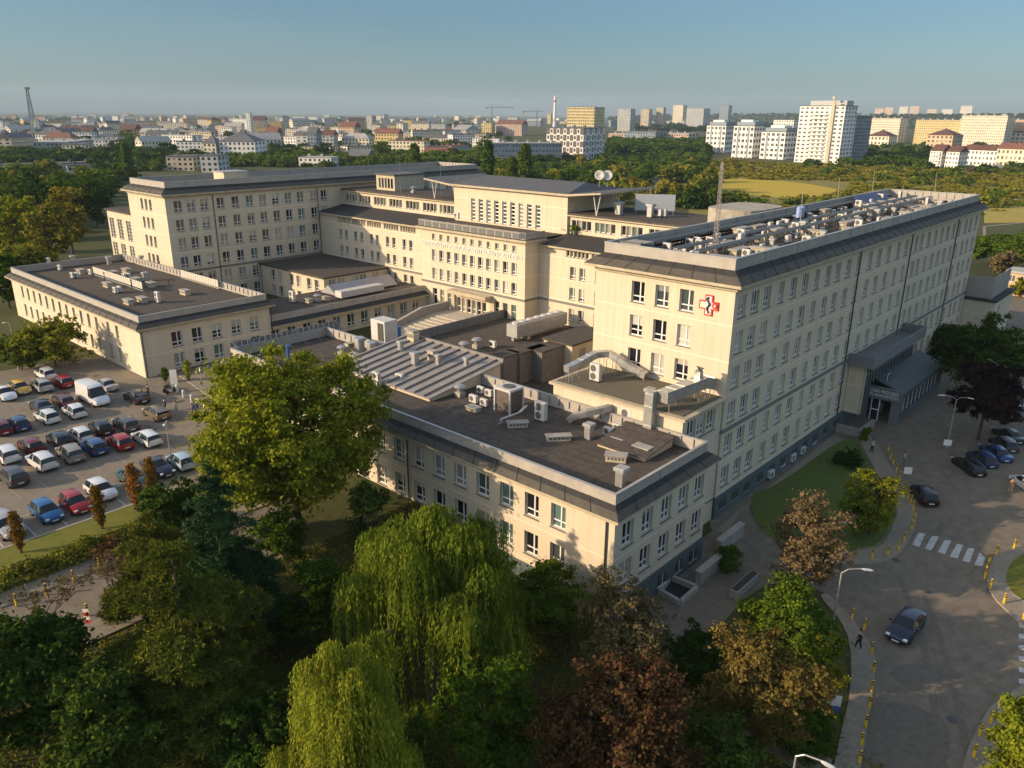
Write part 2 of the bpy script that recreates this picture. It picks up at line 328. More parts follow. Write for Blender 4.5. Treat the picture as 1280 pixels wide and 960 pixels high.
BLINDS = {}; BLIND = mat_pane('window_blind', (.40, .37, .30), [(.30, .27, .21), (.48, .46, .40), (.22, .24, .22)], .35)
class Bld:
    def __init__(s, name, label, cat, loc, group=None, wall=None):
        s.root = thing(name, label, cat, loc, 0, group); s.o = Vector(loc); s.w = MB(); s.wins = []; s.wall = wall or WALL
    def part(s, mb, name, mats, smooth=False):
        o = mb.build(name, mats, s.root, smooth); o.matrix_parent_inverse = Matrix.Translation(-s.o); return o
    def face(s, side, c, a, b, z0, z1, wins):
        """side '-y' (u=+x), '-x' (u=-y), '+x', '+y'; c = plane; a..b = extent; wins = (pos, z bottom, style)"""
        o, u, pos = {'-y': ((a, c), (1, 0), lambda q: q-a), '-x': ((c, b), (0, -1), lambda q: b-q), '+x': ((c, a), (0, 1), lambda q: q-a), '+y': ((b, c), (-1, 0), lambda q: b-q)}[side]
        ops = []
        for q, zb, st in wins:
            W, H = WSTY[st][:2]; k = pos(q); ops.append((k-W/2, zb, k+W/2, zb+H))
            s.wins.append((Vector((o[0]+u[0]*k, o[1]+u[1]*k, zb)), math.atan2(u[1], u[0]), st))
        facade(s.w, o, u, b-a, z0, z1, ops)
    def blank(s, side, c, a, b, z0, z1): s.face(side, c, a, b, z0, z1, [])
    def finish(s):
        s.part(s.w, 'wall', s.wall)
        s.wins.sort(key=lambda q: (q[0]-Vector((0, 0, CAMZ))).length)
        rest = MB()
        for i, (p, a, st) in enumerate(s.wins):
            W, H, fm, pm, f, pp = WSTY[st]
            if i < 100:
                o = link('window', fm, s.root, p-s.o, a); link('pane', pm, o)
                if st in ('std', 'slim', 'pair', 'tall') and rng.random() < .34:
                    k = rng.choice((.3, .5, .5, .75, .97)); key = (st, k)
                    if key not in BLINDS: bm_ = MB(); bm_.quad((-W/2+.09, WDEP-.04, H*(1-k)), (W/2-.09, WDEP-.04, H*(1-k)), (W/2-.09, WDEP-.04, H-.06), (-W/2+.09, WDEP-.04, H-.06)); BLINDS[key] = bm_.mesh('blind', [BLIND])
                    link('blind', BLINDS[key], o)
            else:
                M_ = Matrix.Translation(p) @ Matrix.Rotation(a, 4, 'Z')
                rest.add([M_ @ Vector(v) for v in f.v], f.f, 0); rest.mi[-len(f.f):] = f.mi
                rest.add([M_ @ Vector(v) for v in pp.v], pp.f, 2)
        if rest.f: s.part(rest, 'window', [FRAME, SILL, PANE])['kind'] = 'stuff'
        return s.root
    def ring(s, x0, x1, y0, y1, zc, name_pre='', over=.9, skirt=(.55, 1.05), par=(2.05, .22), parm=None, deck=True, corn_t=.38):
        """cornice, tiled roof edge, parapet and deck on a rectangular block; zc = top of the cornice"""
        c = MB(); e = over
        c.box(x0-e, y0-e, zc-corn_t+.1, x1+e, y0+.05, zc); c.box(x0-e, y1-.05, zc-corn_t+.1, x1+e, y1+e, zc)
        c.box(x0-e, y0+.05, zc-corn_t+.1, x0+.05, y1-.05, zc); c.box(x1-.05, y0+.05, zc-corn_t+.1, x1+e, y1-.05, zc)
        k = .3
        c.box(x0-k, y0-k, zc-corn_t-.28, x1+k, y0+.03, zc-corn_t+.1); c.box(x0-k, y0+.03, zc-corn_t-.28, x0+.03, y1-.03, zc-corn_t+.1)
        s.part(c, 'cornice', CORN)
        i, h = skirt; z0 = zc+.01; z1 = zc+h
        A = [(x0-e-.04, y0-e-.04, z0), (x1+e+.04, y0-e-.04, z0), (x1+e+.04, y1+e+.04, z0), (x0-e-.04, y1+e+.04, z0)]
        B_ = [(x0+i, y0+i, z1), (x1-i, y0+i, z1), (x1-i, y1-i, z1), (x0+i, y1-i, z1)]
        m = MB()
        C_ = [tuple(Vector(A[q]).lerp(Vector(B_[q]), .55)+Vector((0, 0, .03))) for q in range(4)]
        for q in range(4): r = (q+1) % 4; m.quad(A[q], A[r], C_[r], C_[q], 1); m.quad(C_[q], C_[r], B_[r], B_[q])
        # standing laths across the tiles and a gutter along the edge
        for q in range(4):
            r = (q+1) % 4; a, b = Vector(A[q]), Vector(A[r]); c1, d1 = Vector(B_[q]), Vector(B_[r]); n = int((b-a).length/2.4)
            for t in range(1, n):
                m.cyl(a.lerp(b, t/n)+Vector((0, 0, .03)), c1.lerp(d1, t/n)+Vector((0, 0, .03)), .035, n=4)
        s.part(m, 'roof_edge', [SKIRT, SKIRT2])
        p = MB(); th = par[1]; zt = zc+par[0]; a0, a1, b0, b1 = x0+i, x1-i, y0+i, y1-i; zb = zc+h-.25
        p.box(a0, b0, zb, a1, b0+th, zt); p.box(a0, b1-th, zb, a1, b1, zt); p.box(a0, b0+th, zb, a0+th, b1-th, zt); p.box(a1-th, b0+th, zb, a1, b1-th, zt)
        cp = .05
        p.box(a0-cp, b0-cp, zt, a1+cp, b0+th+cp, zt+.07, 1); p.box(a0-cp, b1-th-cp, zt, a1+cp, b1+cp, zt+.07, 1)
        p.box(a0-cp, b0+th+cp, zt, a0+th+cp, b1-th-cp, zt+.07, 1); p.box(a1-th-cp, b0+th+cp, zt, a1+cp, b1-th-cp, zt+.07, 1)
        for xx in np.arange(a0+6, a1-2, 7.3):
            for yy in (b0+th+.02, b1-th-.10): p.box(xx, yy, zb+.3, xx+.12, yy+.08, zt-.05, 1)
            p.box(xx, b0-.07, zb+.35, xx+.1, b0-.005, zt-.02, 1)
        for yy in np.arange(b0+1.2, b1-1, 1.25):
            p.box(a1-th-.12, yy, zb+.3, a1-th-.01, yy+.1, zt-.05, 1)
        s.part(p, 'parapet', [parm or PARA, METAL])
        if deck:
            d = MB(); d.box(a0+th, b0+th, zc-.2, a1-th, b1-th, zc+.42); s.part(d, 'roof_deck', DECK)
    def pipes(s, pts, z0, z1):
        for x, y in pts:
            m = MB(); m.cyl((x, y, z0), (x, y, z1-.25), .075, n=6); m.lathe([(.08, -.3), (.2, -.1), (.2, .1)], 6, (x, y, z1)); s.part(m, 'downpipe', DARKM)
    def band(s, segs, name='string_course', m=None):
        b = MB()
        for q in segs: b.box(*q)
        s.part(b, name, m or BAND)

ROWS = [20.35, 16.92, 13.49, 10.02, 6.63, 3.2]       # window sill heights, six storeys
# ------------------------------------------------------------------ long right wing
RX = [66.6, 69.2, 71.8, 74.9, 77.8, 80.7, 83.7, 86.8, 89.6, 92.8, 96.1, 99.8, 103.1, 106.6, 110.3, 113.6, 117.8, 120.3, 123.6, 126.9, 130.0, 133.2, 136.5, 139.6, 143.4, 146.2, 149.7]
b = Bld('hospital_wing', 'long six storey cream hospital wing with red cross emblem on its sunlit end wall', 'hospital', (65, 31.75, 0))
x0, x1, y0, y1, zc = 65, 151.8, 31.75, 47.3, 23.7
b.face('-y', y0, x0, x1, -.5, zc-.2, [(x, z, 'slim' if x in (74.9, 83.7, 110.3) else 'std') for x in RX for z in ROWS if not (98 < x < 118 and z < 7)])
b.face('-x', x0, y0, y1, -.5, zc-.2, [(y, z, 'std') for y in (42.1, 39.35, 36.65) for z in ROWS])
b.blank('+x', x1, y0, y1, -.5, zc-.2)
b.face('+y', y1, x0, x1, -.5, zc-.2, [(x, z, 'std') for x in RX[9:20:2] for z in ROWS[:3]])
b.ring(x0, x1, y0, y1, zc)
b.band([(x0-.14, y0-.14, 9.2, x1+.1, y0-.003, 9.55), (x0-.14, y0-.003, 9.2, x0-.003, y1, 9.55)])
b.pipes([(x, y0-.12) for x in (87.9+8.2, 115.5, 138.2)], 2.4, 23.2)
m = MB(); m.box(x0-.1, y0-.1, -.6, x1+.1, y0-.003, 2.35); m.box(x0-.1, y0-.003, -.6, x0-.003, y1, 2.35)
for x in RX: 
    if not 97 < x < 119: m.box(x-.7, y0-.13, .7, x+.7, y0-.101, 1.7, 1); m.box(x-.78, y0-.14, .62, x+.78, y0-.101, .70, 2)
b.part(m, 'plinth', [PLINTH, LOUV, METAL])
b.finish(); RW = b
# ------------------------------------------------------------------ left wing
LX = [67.7, 70.2, 72.8, 76.1, 79.2, 82.2, 85.1, 88.0, 90.9, 93.8, 97.0, 99.6]
b = Bld('hospital_wing', 'shaded six storey hospital wing with sunlit narrow end beside the wooded slope', 'hospital', (65.4, 144.4, 0), None, WALL)
x0, x1, y0, y1 = 65.4, 147, 144.4, 160.0
b.face('-y', y0, x0, x1, 1, zc-.2, [(x, z, 'std') for x in LX for z in ROWS]+[(x, 20.35, 'std') for x in np.arange(118, 146, 3.6)])
b.face('-x', x0, y0, y1, 1, zc-.2, [(y, z, 'narrow') for y in (154.2, 152.4, 150.6) for z in ROWS])
b.blank('+x', x1, y0, y1, 1, zc-.2); b.blank('+y', y1, x0, x1, 1, zc-.2)
b.ring(x0, x1, y0, y1, zc)
b.band([(x0-.14, y0-.14, 9.2, 98.2, y0-.003, 9.55), (x0-.14, y0-.003, 9.2, x0-.003, y1, 9.55)])
b.pipes([(74.6, y0-.12), (98.0, y0-.12)], 3, 23.2)
m = MB(); m.box(79, y0+3, zc+.4, 84, y0+7, zc+3.0); m.box(78.8, y0+2.8, zc+3.0, 84.2, y0+7.2, zc+3.2, 1)
b.part(m, 'stair_head', [WALL, METAL])
b.finish(); LW = b
# stair tower with louvred glazing on the left wing's flank
b = Bld('stair_tower', 'cream stair tower with three tall louvred windows beside the left wing end', 'building', (66, 166, 3))
b.face('-x', 66, 160.3, 173.0, 2, 18.6, [(y+d, z, 'louvre') for y in (171.2, 167.3, 163.2) for d in (-.6, .6) for z in (8.2, 13.2)])
b.blank('-y', 160.3, 66, 78, 2, 18.6); b.blank('+y', 173, 66, 78, 2, 18.6); b.blank('+x', 78, 160.3, 173, 2, 18.6)
m = MB(); m.box(65.6, 160.95, 18.6, 78.3, 173.4, 18.95); b.part(m, 'roof', DECK)
b.finish()
# ------------------------------------------------------------------ central block
b = Bld('central_block', 'central hospital block with lettered entrance front and set back top storey', 'hospital', (98, 95.5, 3))
cx, ya, yb, zt = 98.2, 47.3, 144.4, 17.75
L_c = [137.2, 135.3, 132.2, 130.1, 127.0, 125.1, 121.9, 120.0, 116.9, 115.0]
R_c = [191-q for q in L_c]
W_ = []
for y in L_c+R_c: W_ += [(y, 13.1, 'pair'), (y, 9.75, 'pair'), (y, 6.3, 'pair')]
for q in (135.9, 131.0, 126.0, 120.8, 115.8):
    for yy in (q, 191-q): W_ += [(yy+d, 16.35+.25, 'attic') for d in (-1.9, -1.14, -.38, .38, 1.14, 1.9)]
b.face('-x', cx, 108.0, yb, 1, zt, [q for q in W_ if q[0] > 108]); b.face('-x', cx, ya, 83.0, 1, zt, [q for q in W_ if q[0] < 83])
# avant-corps
ax, y0, y1 = 94.7, 83.0, 108.0
RY = [104.7-1.93*i for i in range(11)]
W_ = [(y, z, 'pair') for y in RY for z in (13.0, 9.7)]+[(y, 16.75, 'top') for y in RY]+[(y, 4.75, 'gnd') for y in RY[:3]+RY[8:]]
W_ += [(98.55-1.25*k, 4.75, 'door') for k in range(6)]
b.face('-x', ax, y0, y1, 2, 18.5, W_)
b.blank('-y', y0, ax, cx, 2, 18.5); b.blank('+y', y1, ax, cx, 2, 18.5); b.w.quad((ax, y0, 18.45), (cx+7, y0, 18.45), (cx+7, y1, 18.45), (ax, y1, 18.45))
b.blank('-y', y0, cx, cx+7, 17.6, 18.45); b.blank('+y', y1, cx, cx+7, 17.6, 18.45)
b.band([(ax-.14, y0-.14, 8.85, ax-.003, y1+.14, 9.2), (ax-.003, y0-.14, 8.85, cx-.14, y0-.003, 9.2), (cx-.14, y1+.15, 8.85, cx-.003, yb, 9.2), (cx-.14, ya, 8.85, cx-.003, y0-.15, 9.2)])
m = MB()
m.box(ax-.75, y0-.75, 18.5, cx+1, y1+.75, 18.85); m.box(ax-.2, y0-.2, 18.2, ax-.003, y1+.2, 18.5)
for q in ((y1+.8, yb), (ya, y0-.8)): m.box(cx-.7, q[0], 17.75, cx+.5, q[1], 18.02); m.box(cx-.2, q[0], 17.55, cx-.003, q[1], 17.75)
m.box(ax-1.9, 90.2, 8.15, ax-.145, 99.6, 8.75); m.box(ax-.35, 89.6, 4, ax-.003, 90.5, 8.15); m.box(ax-.35, 99.3, 4, ax-.003, 100.1, 8.15)
b.part(m, 'cornice', CORN)
for q in ((y1+.8, yb), (ya, y0-.8)):
    m = MB(); m.quad((cx-.72, q[1], 18.03), (cx-.72, q[0], 18.03), (104.5, q[0], 19.15), (104.5, q[1], 19.15)); b.part(m, 'roof_edge', SKIRT)
m = MB(); m.box(ax-.3, y0-.3, 18.85, cx+6.3, y1+.3, 18.95); b.part(m, 'roof_deck', DECK)
# balustrade of the avant-corps
m = MB(); zb_ = 18.85
m.box(ax-.3, y0-.3, zb_, ax-.12, y1+.3, 20.0); m.box(ax-.12, y0-.3, zb_, cx+1.0, y0-.12, 20.0); m.box(ax-.12, y1+.12, zb_, cx+1, y1+.3, 20.0)
for yy in np.arange(y0+1, y1, 1.9): m.box(ax-.36, yy, zb_+.1, ax-.301, yy+1.5, 19.85, 1)
m.box(ax-.36, y0-.36, 20.0, ax-.06, y1+.36, 20.08); b.part(m, 'balustrade', [CONC, mat('balustrade_infill', (.12, .125, .12), .7)])
# set-back storey
sx = 104.5
W_ = []
for q in (141.5, 136.9, 131.7, 126.7, 121.5, 116.4, 111.6):
    for yy in (q, 191-q): W_ += [(yy+d, 19.85, 'strip') for d in (-1.55, -.52, .52, 1.55)]
b.face('-x', sx, 109.0, yb, 18.4, 22.2, [q for q in W_ if q[0] > 109.9]); b.face('-x', sx, ya, 82.0, 18.4, 22.2, [q for q in W_ if q[0] < 81.5])
b.blank('+x', 118, ya, yb, 1, 22.2)
for q in ((109.05, yb), (ya, 81.95)):
    m = MB(); m.box(sx-.5, q[0], 22.2, 118.3, q[1], 22.5); b.part(m, 'roof', DECK)
    m = MB(); m.box(sx-.55, q[0], 22.02, sx-.003, q[1], 22.2); b.part(m, 'eaves_board', CORN)
b.face('-x', 104.0, 82.0, 109.0, 18.4, 25.2, [(104.0-1.95*i, 19.3, 'louvre') for i in range(9)])
b.blank('-y', 82.0, 104.0, 118, 18.4, 25.2); b.blank('+y', 109.0, 104.0, 118, 18.4, 25.2)
# flared roof of the tall hall
m = MB()
hx0, hx1, h0, h1 = 103.2, 119.5, 74.8, 116.5
m.add([(hx0, h0, 26.0), (hx1, h0, 26.0), (hx1, h1, 26.0), (hx0, h1, 26.0), (hx0, 81.6, 25.25), (hx1, 81.6, 25.25), (hx1, 109.4, 25.25), (hx0, 109.4, 25.25),
       (hx0, h0, 26.25), (hx1, h0, 26.25), (hx1, h1, 26.25), (hx0, h1, 26.25), (hx0, 81.6, 25.6), (hx1, 81.6, 25.6), (hx1, 109.4, 25.6), (hx0, 109.4, 25.6), (111.5, 84, 26.9), (111.5, 107, 26.9)],
      [(4, 5, 1, 0), (7, 3, 2, 6), (4, 7, 6, 5), (0, 1, 9, 8), (2, 3, 11, 10), (0, 8, 12, 4), (4, 12, 15, 7), (7, 15, 11, 3), (1, 5, 13, 9), (5, 6, 14, 13), (6, 2, 10, 14)], 1)
m.add([m.v[i] for i in range(8, 18)], [(0, 1, 5, 4), (3, 7, 6, 2), (4, 8, 9, 7), (5, 6, 9, 8), (4, 5, 8), (7, 9, 6)], 0)
b.part(m, 'hall_roof', [mat('hall_roof_felt', (.10, .10, .105), .8, noise=(.6, .3)), CORN])
m = MB()
for y in (76.2, 114.6):
    for x in (104.2, 109.5):
        for s_ in (-1, 1): m.cyl((x, y, 22.5), (x+s_*.0, y+s_*.75, 26.05), .10, n=6)
for yy in (75.6, 115.4): m.box(103.6, yy-.1, 25.75, 118, yy+.1, 25.98)
b.part(m, 'roof_strut', WHITE)
b.finish(); CB = b
# name of the hospital: raised metal letters over the third floor
def text(name, s, size, M_, m, parent=None, ext=.03, align='CENTER', bold=0.0):
    c = bpy.data.curves.new(name, 'FONT'); c.body = s; c.size = size; c.extrude = ext; c.align_x = align; c.align_y = 'CENTER'; c.offset = bold
    tmp = bpy.data.objects.new(name, c); COL.objects.link(tmp); bpy.context.view_layer.update()
    me = bpy.data.meshes.new_from_object(tmp.evaluated_get(bpy.context.evaluated_depsgraph_get())); bpy.data.objects.remove(tmp); bpy.data.curves.remove(c)
    me.materials.clear(); me.materials.append(m); me.transform(M_); o = link(name, me, parent); return o
def face_M(side, x, y, z):   # text lying on a wall: x to the right seen from outside, y up
    u = {'-x': Vector((0, -1, 0)), '-y': Vector((1, 0, 0))}[side]; up = Vector((0, 0, 1)); n = u.cross(up)
    return Matrix(((u.x, up.x, n.x, x), (u.y, up.y, n.y, y), (u.z, up.z, n.z, z), (0, 0, 0, 1)))
LET = mat('pale_letters', (.74, .74, .74), .4)
o = text('lettering', 'SAMODZIELNY PUBLICZNY SZPITAL KLINICZNY NR 1', 1.12, face_M('-x', ax-.06, 95.6, 15.95), LET, None, .04)
w_ = max(v.co.y for v in o.data.vertices)-min(v.co.y for v in o.data.vertices)
o.data.transform(Matrix.Translation((0, 95.6, 0)) @ Matrix.Diagonal((1, 24.0/w_, 1, 1)) @ Matrix.Translation((0, -95.6, 0)))
tag(o, 'row of pale raised letters across the central entrance front', 'lettering')
# red cross emblem on the end wall
em = thing('cross_emblem', 'red outlined cross emblem with blue snake staff on the sunlit end wall', 'emblem', (64.9, 34.25, 21.35))
RED = mat('red_sign', (.62, .03, .025), .5); DBLUE = mat('dark_blue_sign', (.02, .025, .12), .5); SIGNW = mat('sign_white', (.78, .74, .66), .5); SIGNC = mat('sign_cream', (.66, .55, .46), .6)
def plan(poly, x0, x1):   # extrude a (y,z) outline along x
    mb = MB(); n = len(poly); mb.add([(x0, p[0], p[1]) for p in poly]+[(x1, p[0], p[1]) for p in poly], [tuple(range(n)), tuple(range(2*n-1, n-1, -1))]+[(i, n+i, n+(i+1) % n, (i+1) % n) for i in range(n)]); return mb
def cross(a, l): return [(-a, l), (a, l), (a, a), (l, a), (l, -a), (a, -a), (a, -l), (-a, -l), (-a, -a), (-l, -a), (-l, a), (-a, a)]
plan(cross(.40, .98), -.03, .10).build('red_outline', RED, em); plan(cross(.28, .86), -.045, -.0305).build('white_field', SIGNC, em)
mb = MB(); mb.tube([(-.055, .22*math.sin(k*.75)*(1-.03*k), .76-k*.104) for k in range(15)], .085, 6); mb.cyl((-.06, 0, -.8), (-.06, 0, .8), .04, n=6); mb.build('snake_staff', DBLUE, em)
mb = MB(); mb.tube([(-.05, -.66+.23*math.cos(t), .04+.23*math.sin(t)) for t in np.linspace(0, 2*math.pi, 15)], .07, 6); mb.box(-.055, -.86, -.24, -.046, -.70, .33); mb.build('red_numeral', RED, em)
# ------------------------------------------------------------------ low front pavilions
def low_block(b, x0, x1, y0, y1, zc, wB, wA, zlo, ring=True):
    b.face('-x', x0, y0, y1, zlo, zc-.2, wB); b.face('-y', y0, x0, x1, zlo, zc-.2, wA)
    b.blank('+x', x1, y0, y1, zlo, zc-.2); b.blank('+y', y1, x0, x1, zlo, zc-.2)
    if ring: b.ring(x0, x1, y0, y1, zc, over=.75, skirt=(.2, .72), par=(1.55, .16), corn_t=.3)
b = Bld('front_pavilion', 'sunlit two storey front pavilion with dark flat roof behind the willow', 'building', (43.6, 29, 0))
ys = [34.4+2.78*i for i in range(18)]
low_block(b, 43.6, 57.6, 29.0, 84.8, 9.9, [(y, z, 'std') for y in ys for z in (6.75, 3.2)], [(x, z, 'std') for x in (45.4, 48.1, 50.9, 53.6, 56.2) for z in (6.65, 3.3)], -.6)
m = MB(); m.box(43.5, 28.9, -.7, 57.7, 28.997, 2.25); m.box(43.5, 28.997, -.7, 43.597, 52, 2.25)
for x in (47.5, 50.9, 53.6, 56.0): m.box(x-.6, 28.86, .6, x+.6, 28.899, 1.7, 1); m.box(x-.66, 28.85, .52, x+.66, 28.899, .6, 2); m.box(x-.03, 28.84, .6, x+.03, 28.86, 1.7, 2)
b.part(m, 'plinth', [PLINTH, LOUV, FRAME]); b.pipes([(43.48, 29.7), (43.48, 52.5)], .2, 9.5)
b.finish()
b = Bld('left_pavilion', 'two storey side pavilion with flat roof of scattered vents beside the car park', 'building', (42.4, 106.6, 3))
yw = [117.3, 114.3]+[121.5+2.9*k for k in range(12)]
low_block(b, 42.4, 62.2, 106.6, 158.5, 10.1, [(y, z, 'narrow') for y in yw for z in (7.1, 3.9)], [(x, z, 'std') for x in (47.4, 50.4, 53.4, 56.5, 59.5) for z in (6.6, 3.5)], 1)
m = MB(); m.box(44, 106.5, 2.5, 62.2, 106.597, 3.15)
for k in range(4): m.box(49+3.1*k, 106.4, 2.55, 50.3+3.1*k, 106.499, 3.1, 1)
b.part(m, 'plinth', [PLINTH, LOUV]); b.pipes([(42.6, 106.48), (62.3, 106.4)], 3, 9.6)
m = MB()
for x0, y0, l, r in ((52, 127, 20, 0), (61.2, 120, 13, 0)):
    for k in range(int(l/.75)): m.box(x0, y0+k*.75, 11.0, x0+.07, y0+k*.75+.62, 12.1)
    m.box(x0+.08, y0, 10.6, x0+.14, y0+l, 10.75, 1); m.box(x0+.08, y0, 11.8, x0+.14, y0+l, 11.9, 1)
    for k in range(int(l/3)+1): m.cyl((x0+.1, y0+k*3, 10.5), (x0+1.5, y0+k*3, 10.5), .03, n=4, mi=1); m.cyl((x0+.1, y0+k*3, 12), (x0+1.5, y0+k*3, 10.5), .03, n=4, mi=1)
b.part(m, 'roof_screen', [mat('screen_panel', (.55, .51, .43), .6), GREYM])
b.finish()
b = Bld('connecting_building', 'single storey shaded connecting range between side pavilion and central front', 'building', (62.3, 106.7, 3))
b.face('-y', 106.9, 62.3, 94.6, 1.5, 6.35, [(63.1+2.88*i, 3.75, 'std') for i in range(11)])
b.blank('+x', 94.55, 106.9, 107.9, 1.5, 6.35); b.blank('+y', 122, 62.3, 94.6, 1.5, 6.35)
m = MB(); m.box(62.3, 106.1, 6.35, 94.65, 107.2, 6.65); b.part(m, 'cornice', CORN)
m = MB(); m.quad((62.3, 106.05, 6.66), (94.65, 106.05, 6.66), (94.65, 107.4, 7.1), (62.3, 107.4, 7.1)); b.part(m, 'roof_edge', SKIRT)
m = MB(); m.box(62.3, 107.4, 6.5, 94.6, 107.55, 8.1)
for k in range(7): m.box(66+4.2*k, 107.32, 7.2, 66.1+4.2*k, 107.4, 8.15)
b.part(m, 'parapet', PARA)
m = MB(); m.box(62.3, 107.55, 6.3, 97.5, 122, 6.9); b.part(m, 'roof_deck', DECK)
b.finish()
b = Bld('courtyard_building', 'small pale two storey block with flat roof tucked in the left courtyard corner', 'building', (83, 124, 3))
b.face('-y', 122.2, 83, 98.0, 2, 8.8, [(x, 6.4, 'std') for x in (84.8, 86.8, 90, 92, 95)]); b.face('-x', 83, 122.2, 143.8, 2, 8.8, [(y, z, 'std') for y in (139.5, 137, 133, 130.5, 127, 124.5) for z in (6.2, 3.2)])
m = MB(); m.box(82.7, 121.9, 8.8, 98.1, 144.2, 9.1); b.part(m, 'roof', DECK); b.finish()

# terrace block between front pavilion and long wing
b = Bld('terrace_block', 'flat roofed terrace block carrying ducts between front pavilion and long wing', 'building', (57.7, 31.75, 0))
b.face('-y', 31.9, 57.7, 64.9, -.5, 12.6, [(x, 10.1, 'std') for x in (59.3, 61.1, 62.9)])
b.blank('-x', 57.7, 31.9, 46.6, 9, 12.6); b.blank('+y', 46.6, 57.7, 64.9, 3, 12.6)
m = MB(); m.box(57.3, 31.5, 12.6, 64.95, 46.9, 12.85); b.part(m, 'roof_edge', CORN)
m = MB(); m.box(57.9, 32.1, 12.85, 64.9, 46.4, 12.93); b.part(m, 'roof_deck', mat_ground('mossy_roof', (.14, .118, .088), (.10, .088, .066), (.12, .112, .075), .3, 2.5))
m = MB(); m.box(57.55, 31.8, 2.3, 64.9, 31.897, 2.35); b.part(m, 'plinth', PLINTH)
b.finish()
# zinc ribbed roof section
b = Bld('zinc_roof_house', 'low roof house with ribbed grey zinc roof standing on the front pavilion', 'building', (50.4, 56, 10))
x0, x1, y0, y1 = 49.8, 60.3, 56.3, 72.2
b.w.add([(x0, y0, 9), (x1, y0, 9), (x1, y0, 12.0), (x0, y0, 10.65)], [(0, 1, 2, 3)]); b.w.add([(x0, y1, 9), (x0, y1, 10.65), (x1, y1, 12.0), (x1, y1, 9)], [(0, 1, 2, 3)])
b.blank('-x', x0, y0, y1, 9, 10.65); b.blank('+x', x1, y0, y1, 2, 12.0)
m = MB(); o_ = .25
m.add([(x0-o_, y0-o_, 10.62), (x1+o_, y0-o_, 12.03), (x1+o_, y1+o_, 12.03), (x0-o_, y1+o_, 10.62), (x0-o_, y0-o_, 10.75), (x1+o_, y0-o_, 12.16), (x1+o_, y1+o_, 12.16), (x0-o_, y1+o_, 10.75)],
      [(3, 2, 1, 0), (4, 5, 6, 7), (0, 1, 5, 4), (1, 2, 6, 5), (2, 3, 7, 6), (3, 0, 4, 7)])
for k in range(11):
    y = y0+.6+k*1.48; m.add([(x0-o_, y, 10.75), (x1+o_, y, 12.16), (x1+o_, y+.14, 12.16), (x0-o_, y+.14, 10.75), (x0-o_, y, 10.95), (x1+o_, y, 12.36), (x1+o_, y+.14, 12.36), (x0-o_, y+.14, 10.95)], [(4, 5, 6, 7), (0, 1, 5, 4), (2, 3, 7, 6), (3, 0, 4, 7), (1, 2, 6, 5)], 1)
m.box(x1+.1, y0-.3, 12.16, x1+.35, y1+.3, 12.5, 1)
b.part(m, 'ribbed_roof', [mat('weathered_zinc', (.33, .30, .275), .6, .15, noise=(1.0, .3)), mat('zinc_rib', (.20, .185, .17), .6)])
b.finish()
# far fence-like parapet screen of the pavilion roof (y = 85)
sc = MB()
for k in range(20): sc.box(44+k*.78*1.0, 85.0, 10.4, 44.7+k*.78, 85.06, 12.0)
for k in range(8): sc.cyl((44.3+k*2.1, 84.95, 12), (44.8+k*2.1, 82.9, 10.4), .035, n=4, mi=1)
tag(sc.build('roof_screen', [mat('grey_screen', (.15, .155, .16), .6), GREYM]), 'grey slatted screen with slanting struts along the rear roof edge of the front pavilion', 'screen')

# inner court: plant building with dark roof and tall cowled boxes
b = Bld('plant_building', 'sunken plant building with dark flat roof in the inner court', 'building', (62, 50, 1), None, WALL2)
b.blank('-x', 60.6, 48, 87.5, 1, 5.2); b.blank('+y', 87.5, 60.6, 97.9, 2, 5.2); b.blank('-y', 48, 60.6, 97.9, 1, 5.2)
m = MB(); m.box(60.5, 47.8, 5.2, 98, 87.6, 5.45); b.part(m, 'roof_deck', DECK)
m = MB()
for k in range(22): m.box(73+k*1.13, 87.45, 5.45, 74.05+k*1.13, 87.52, 6.9)
for k in range(23): m.box(72.95+k*1.13, 87.40, 5.45, 73.03+k*1.13, 87.58, 7.0, 1)
b.part(m, 'roof_rail', [mat('rail_panel', (.16, .165, .165), .6), GREYM])
b.finish()
TK = mat('corrugated_cowl', (.20, .19, .175), .7, .1, noise=(1.2, .3))
def cowl(x, y, w, d, h, lab):
    t = thing('ventilation_shaft', lab, 'ventilation shaft', (x, y, 5.45), 0, 'grey ventilation shafts in the inner court')
    m = MB()
    for k in range(int(w/.3)): m.box(-.02, -w/2+k*.3+.04, .1, .03, -w/2+k*.3+.16, h-.15, 0)
    m.box(.03, -w/2, 0, d, w/2, h); m.build('casing', TK, t)
    m = MB(); m.box(-.1, -w/2-.1, h, d+.1, w/2+.1, h+.15); m.build('cap', DECK, t)
for px, py, wd, dd, lab in ((622, 446, 2.1, 3, 'short grey ventilation shaft next to the zinc roof house'), (642, 441, 2.2, 5, 'second grey ventilation shaft from the zinc roof house'), (668, 439, 2.6, 5, 'wide grey ventilation shaft with scaffold rails')):
    p = at(px, py, 9.4); cowl(p.x, p.y, wd, dd, 3.95, lab)
p = at(690, 425, 9.8)
b = Bld('plant_hut', 'beige plant hut with one window behind the grey ventilation shafts', 'building', (p.x, p.y, 5), None, WALL2)
b.face('-x', p.x, p.y-3.4, p.y+1.4, 5.4, 9.6, [(p.y-1.5, 6.9, 'pair')]); b.face('-y', p.y-3.4, p.x, p.x+9, 5.4, 9.6, [(p.x+2.2, 6.9, 'pair')])
b.blank('+y', p.y+1.4, p.x, p.x+9, 5.4, 9.6)
m = MB(); m.box(p.x-.2, p.y-3.6, 9.6, p.x+9, p.y+1.6, 9.85); b.part(m, 'roof', DECK); b.finish()

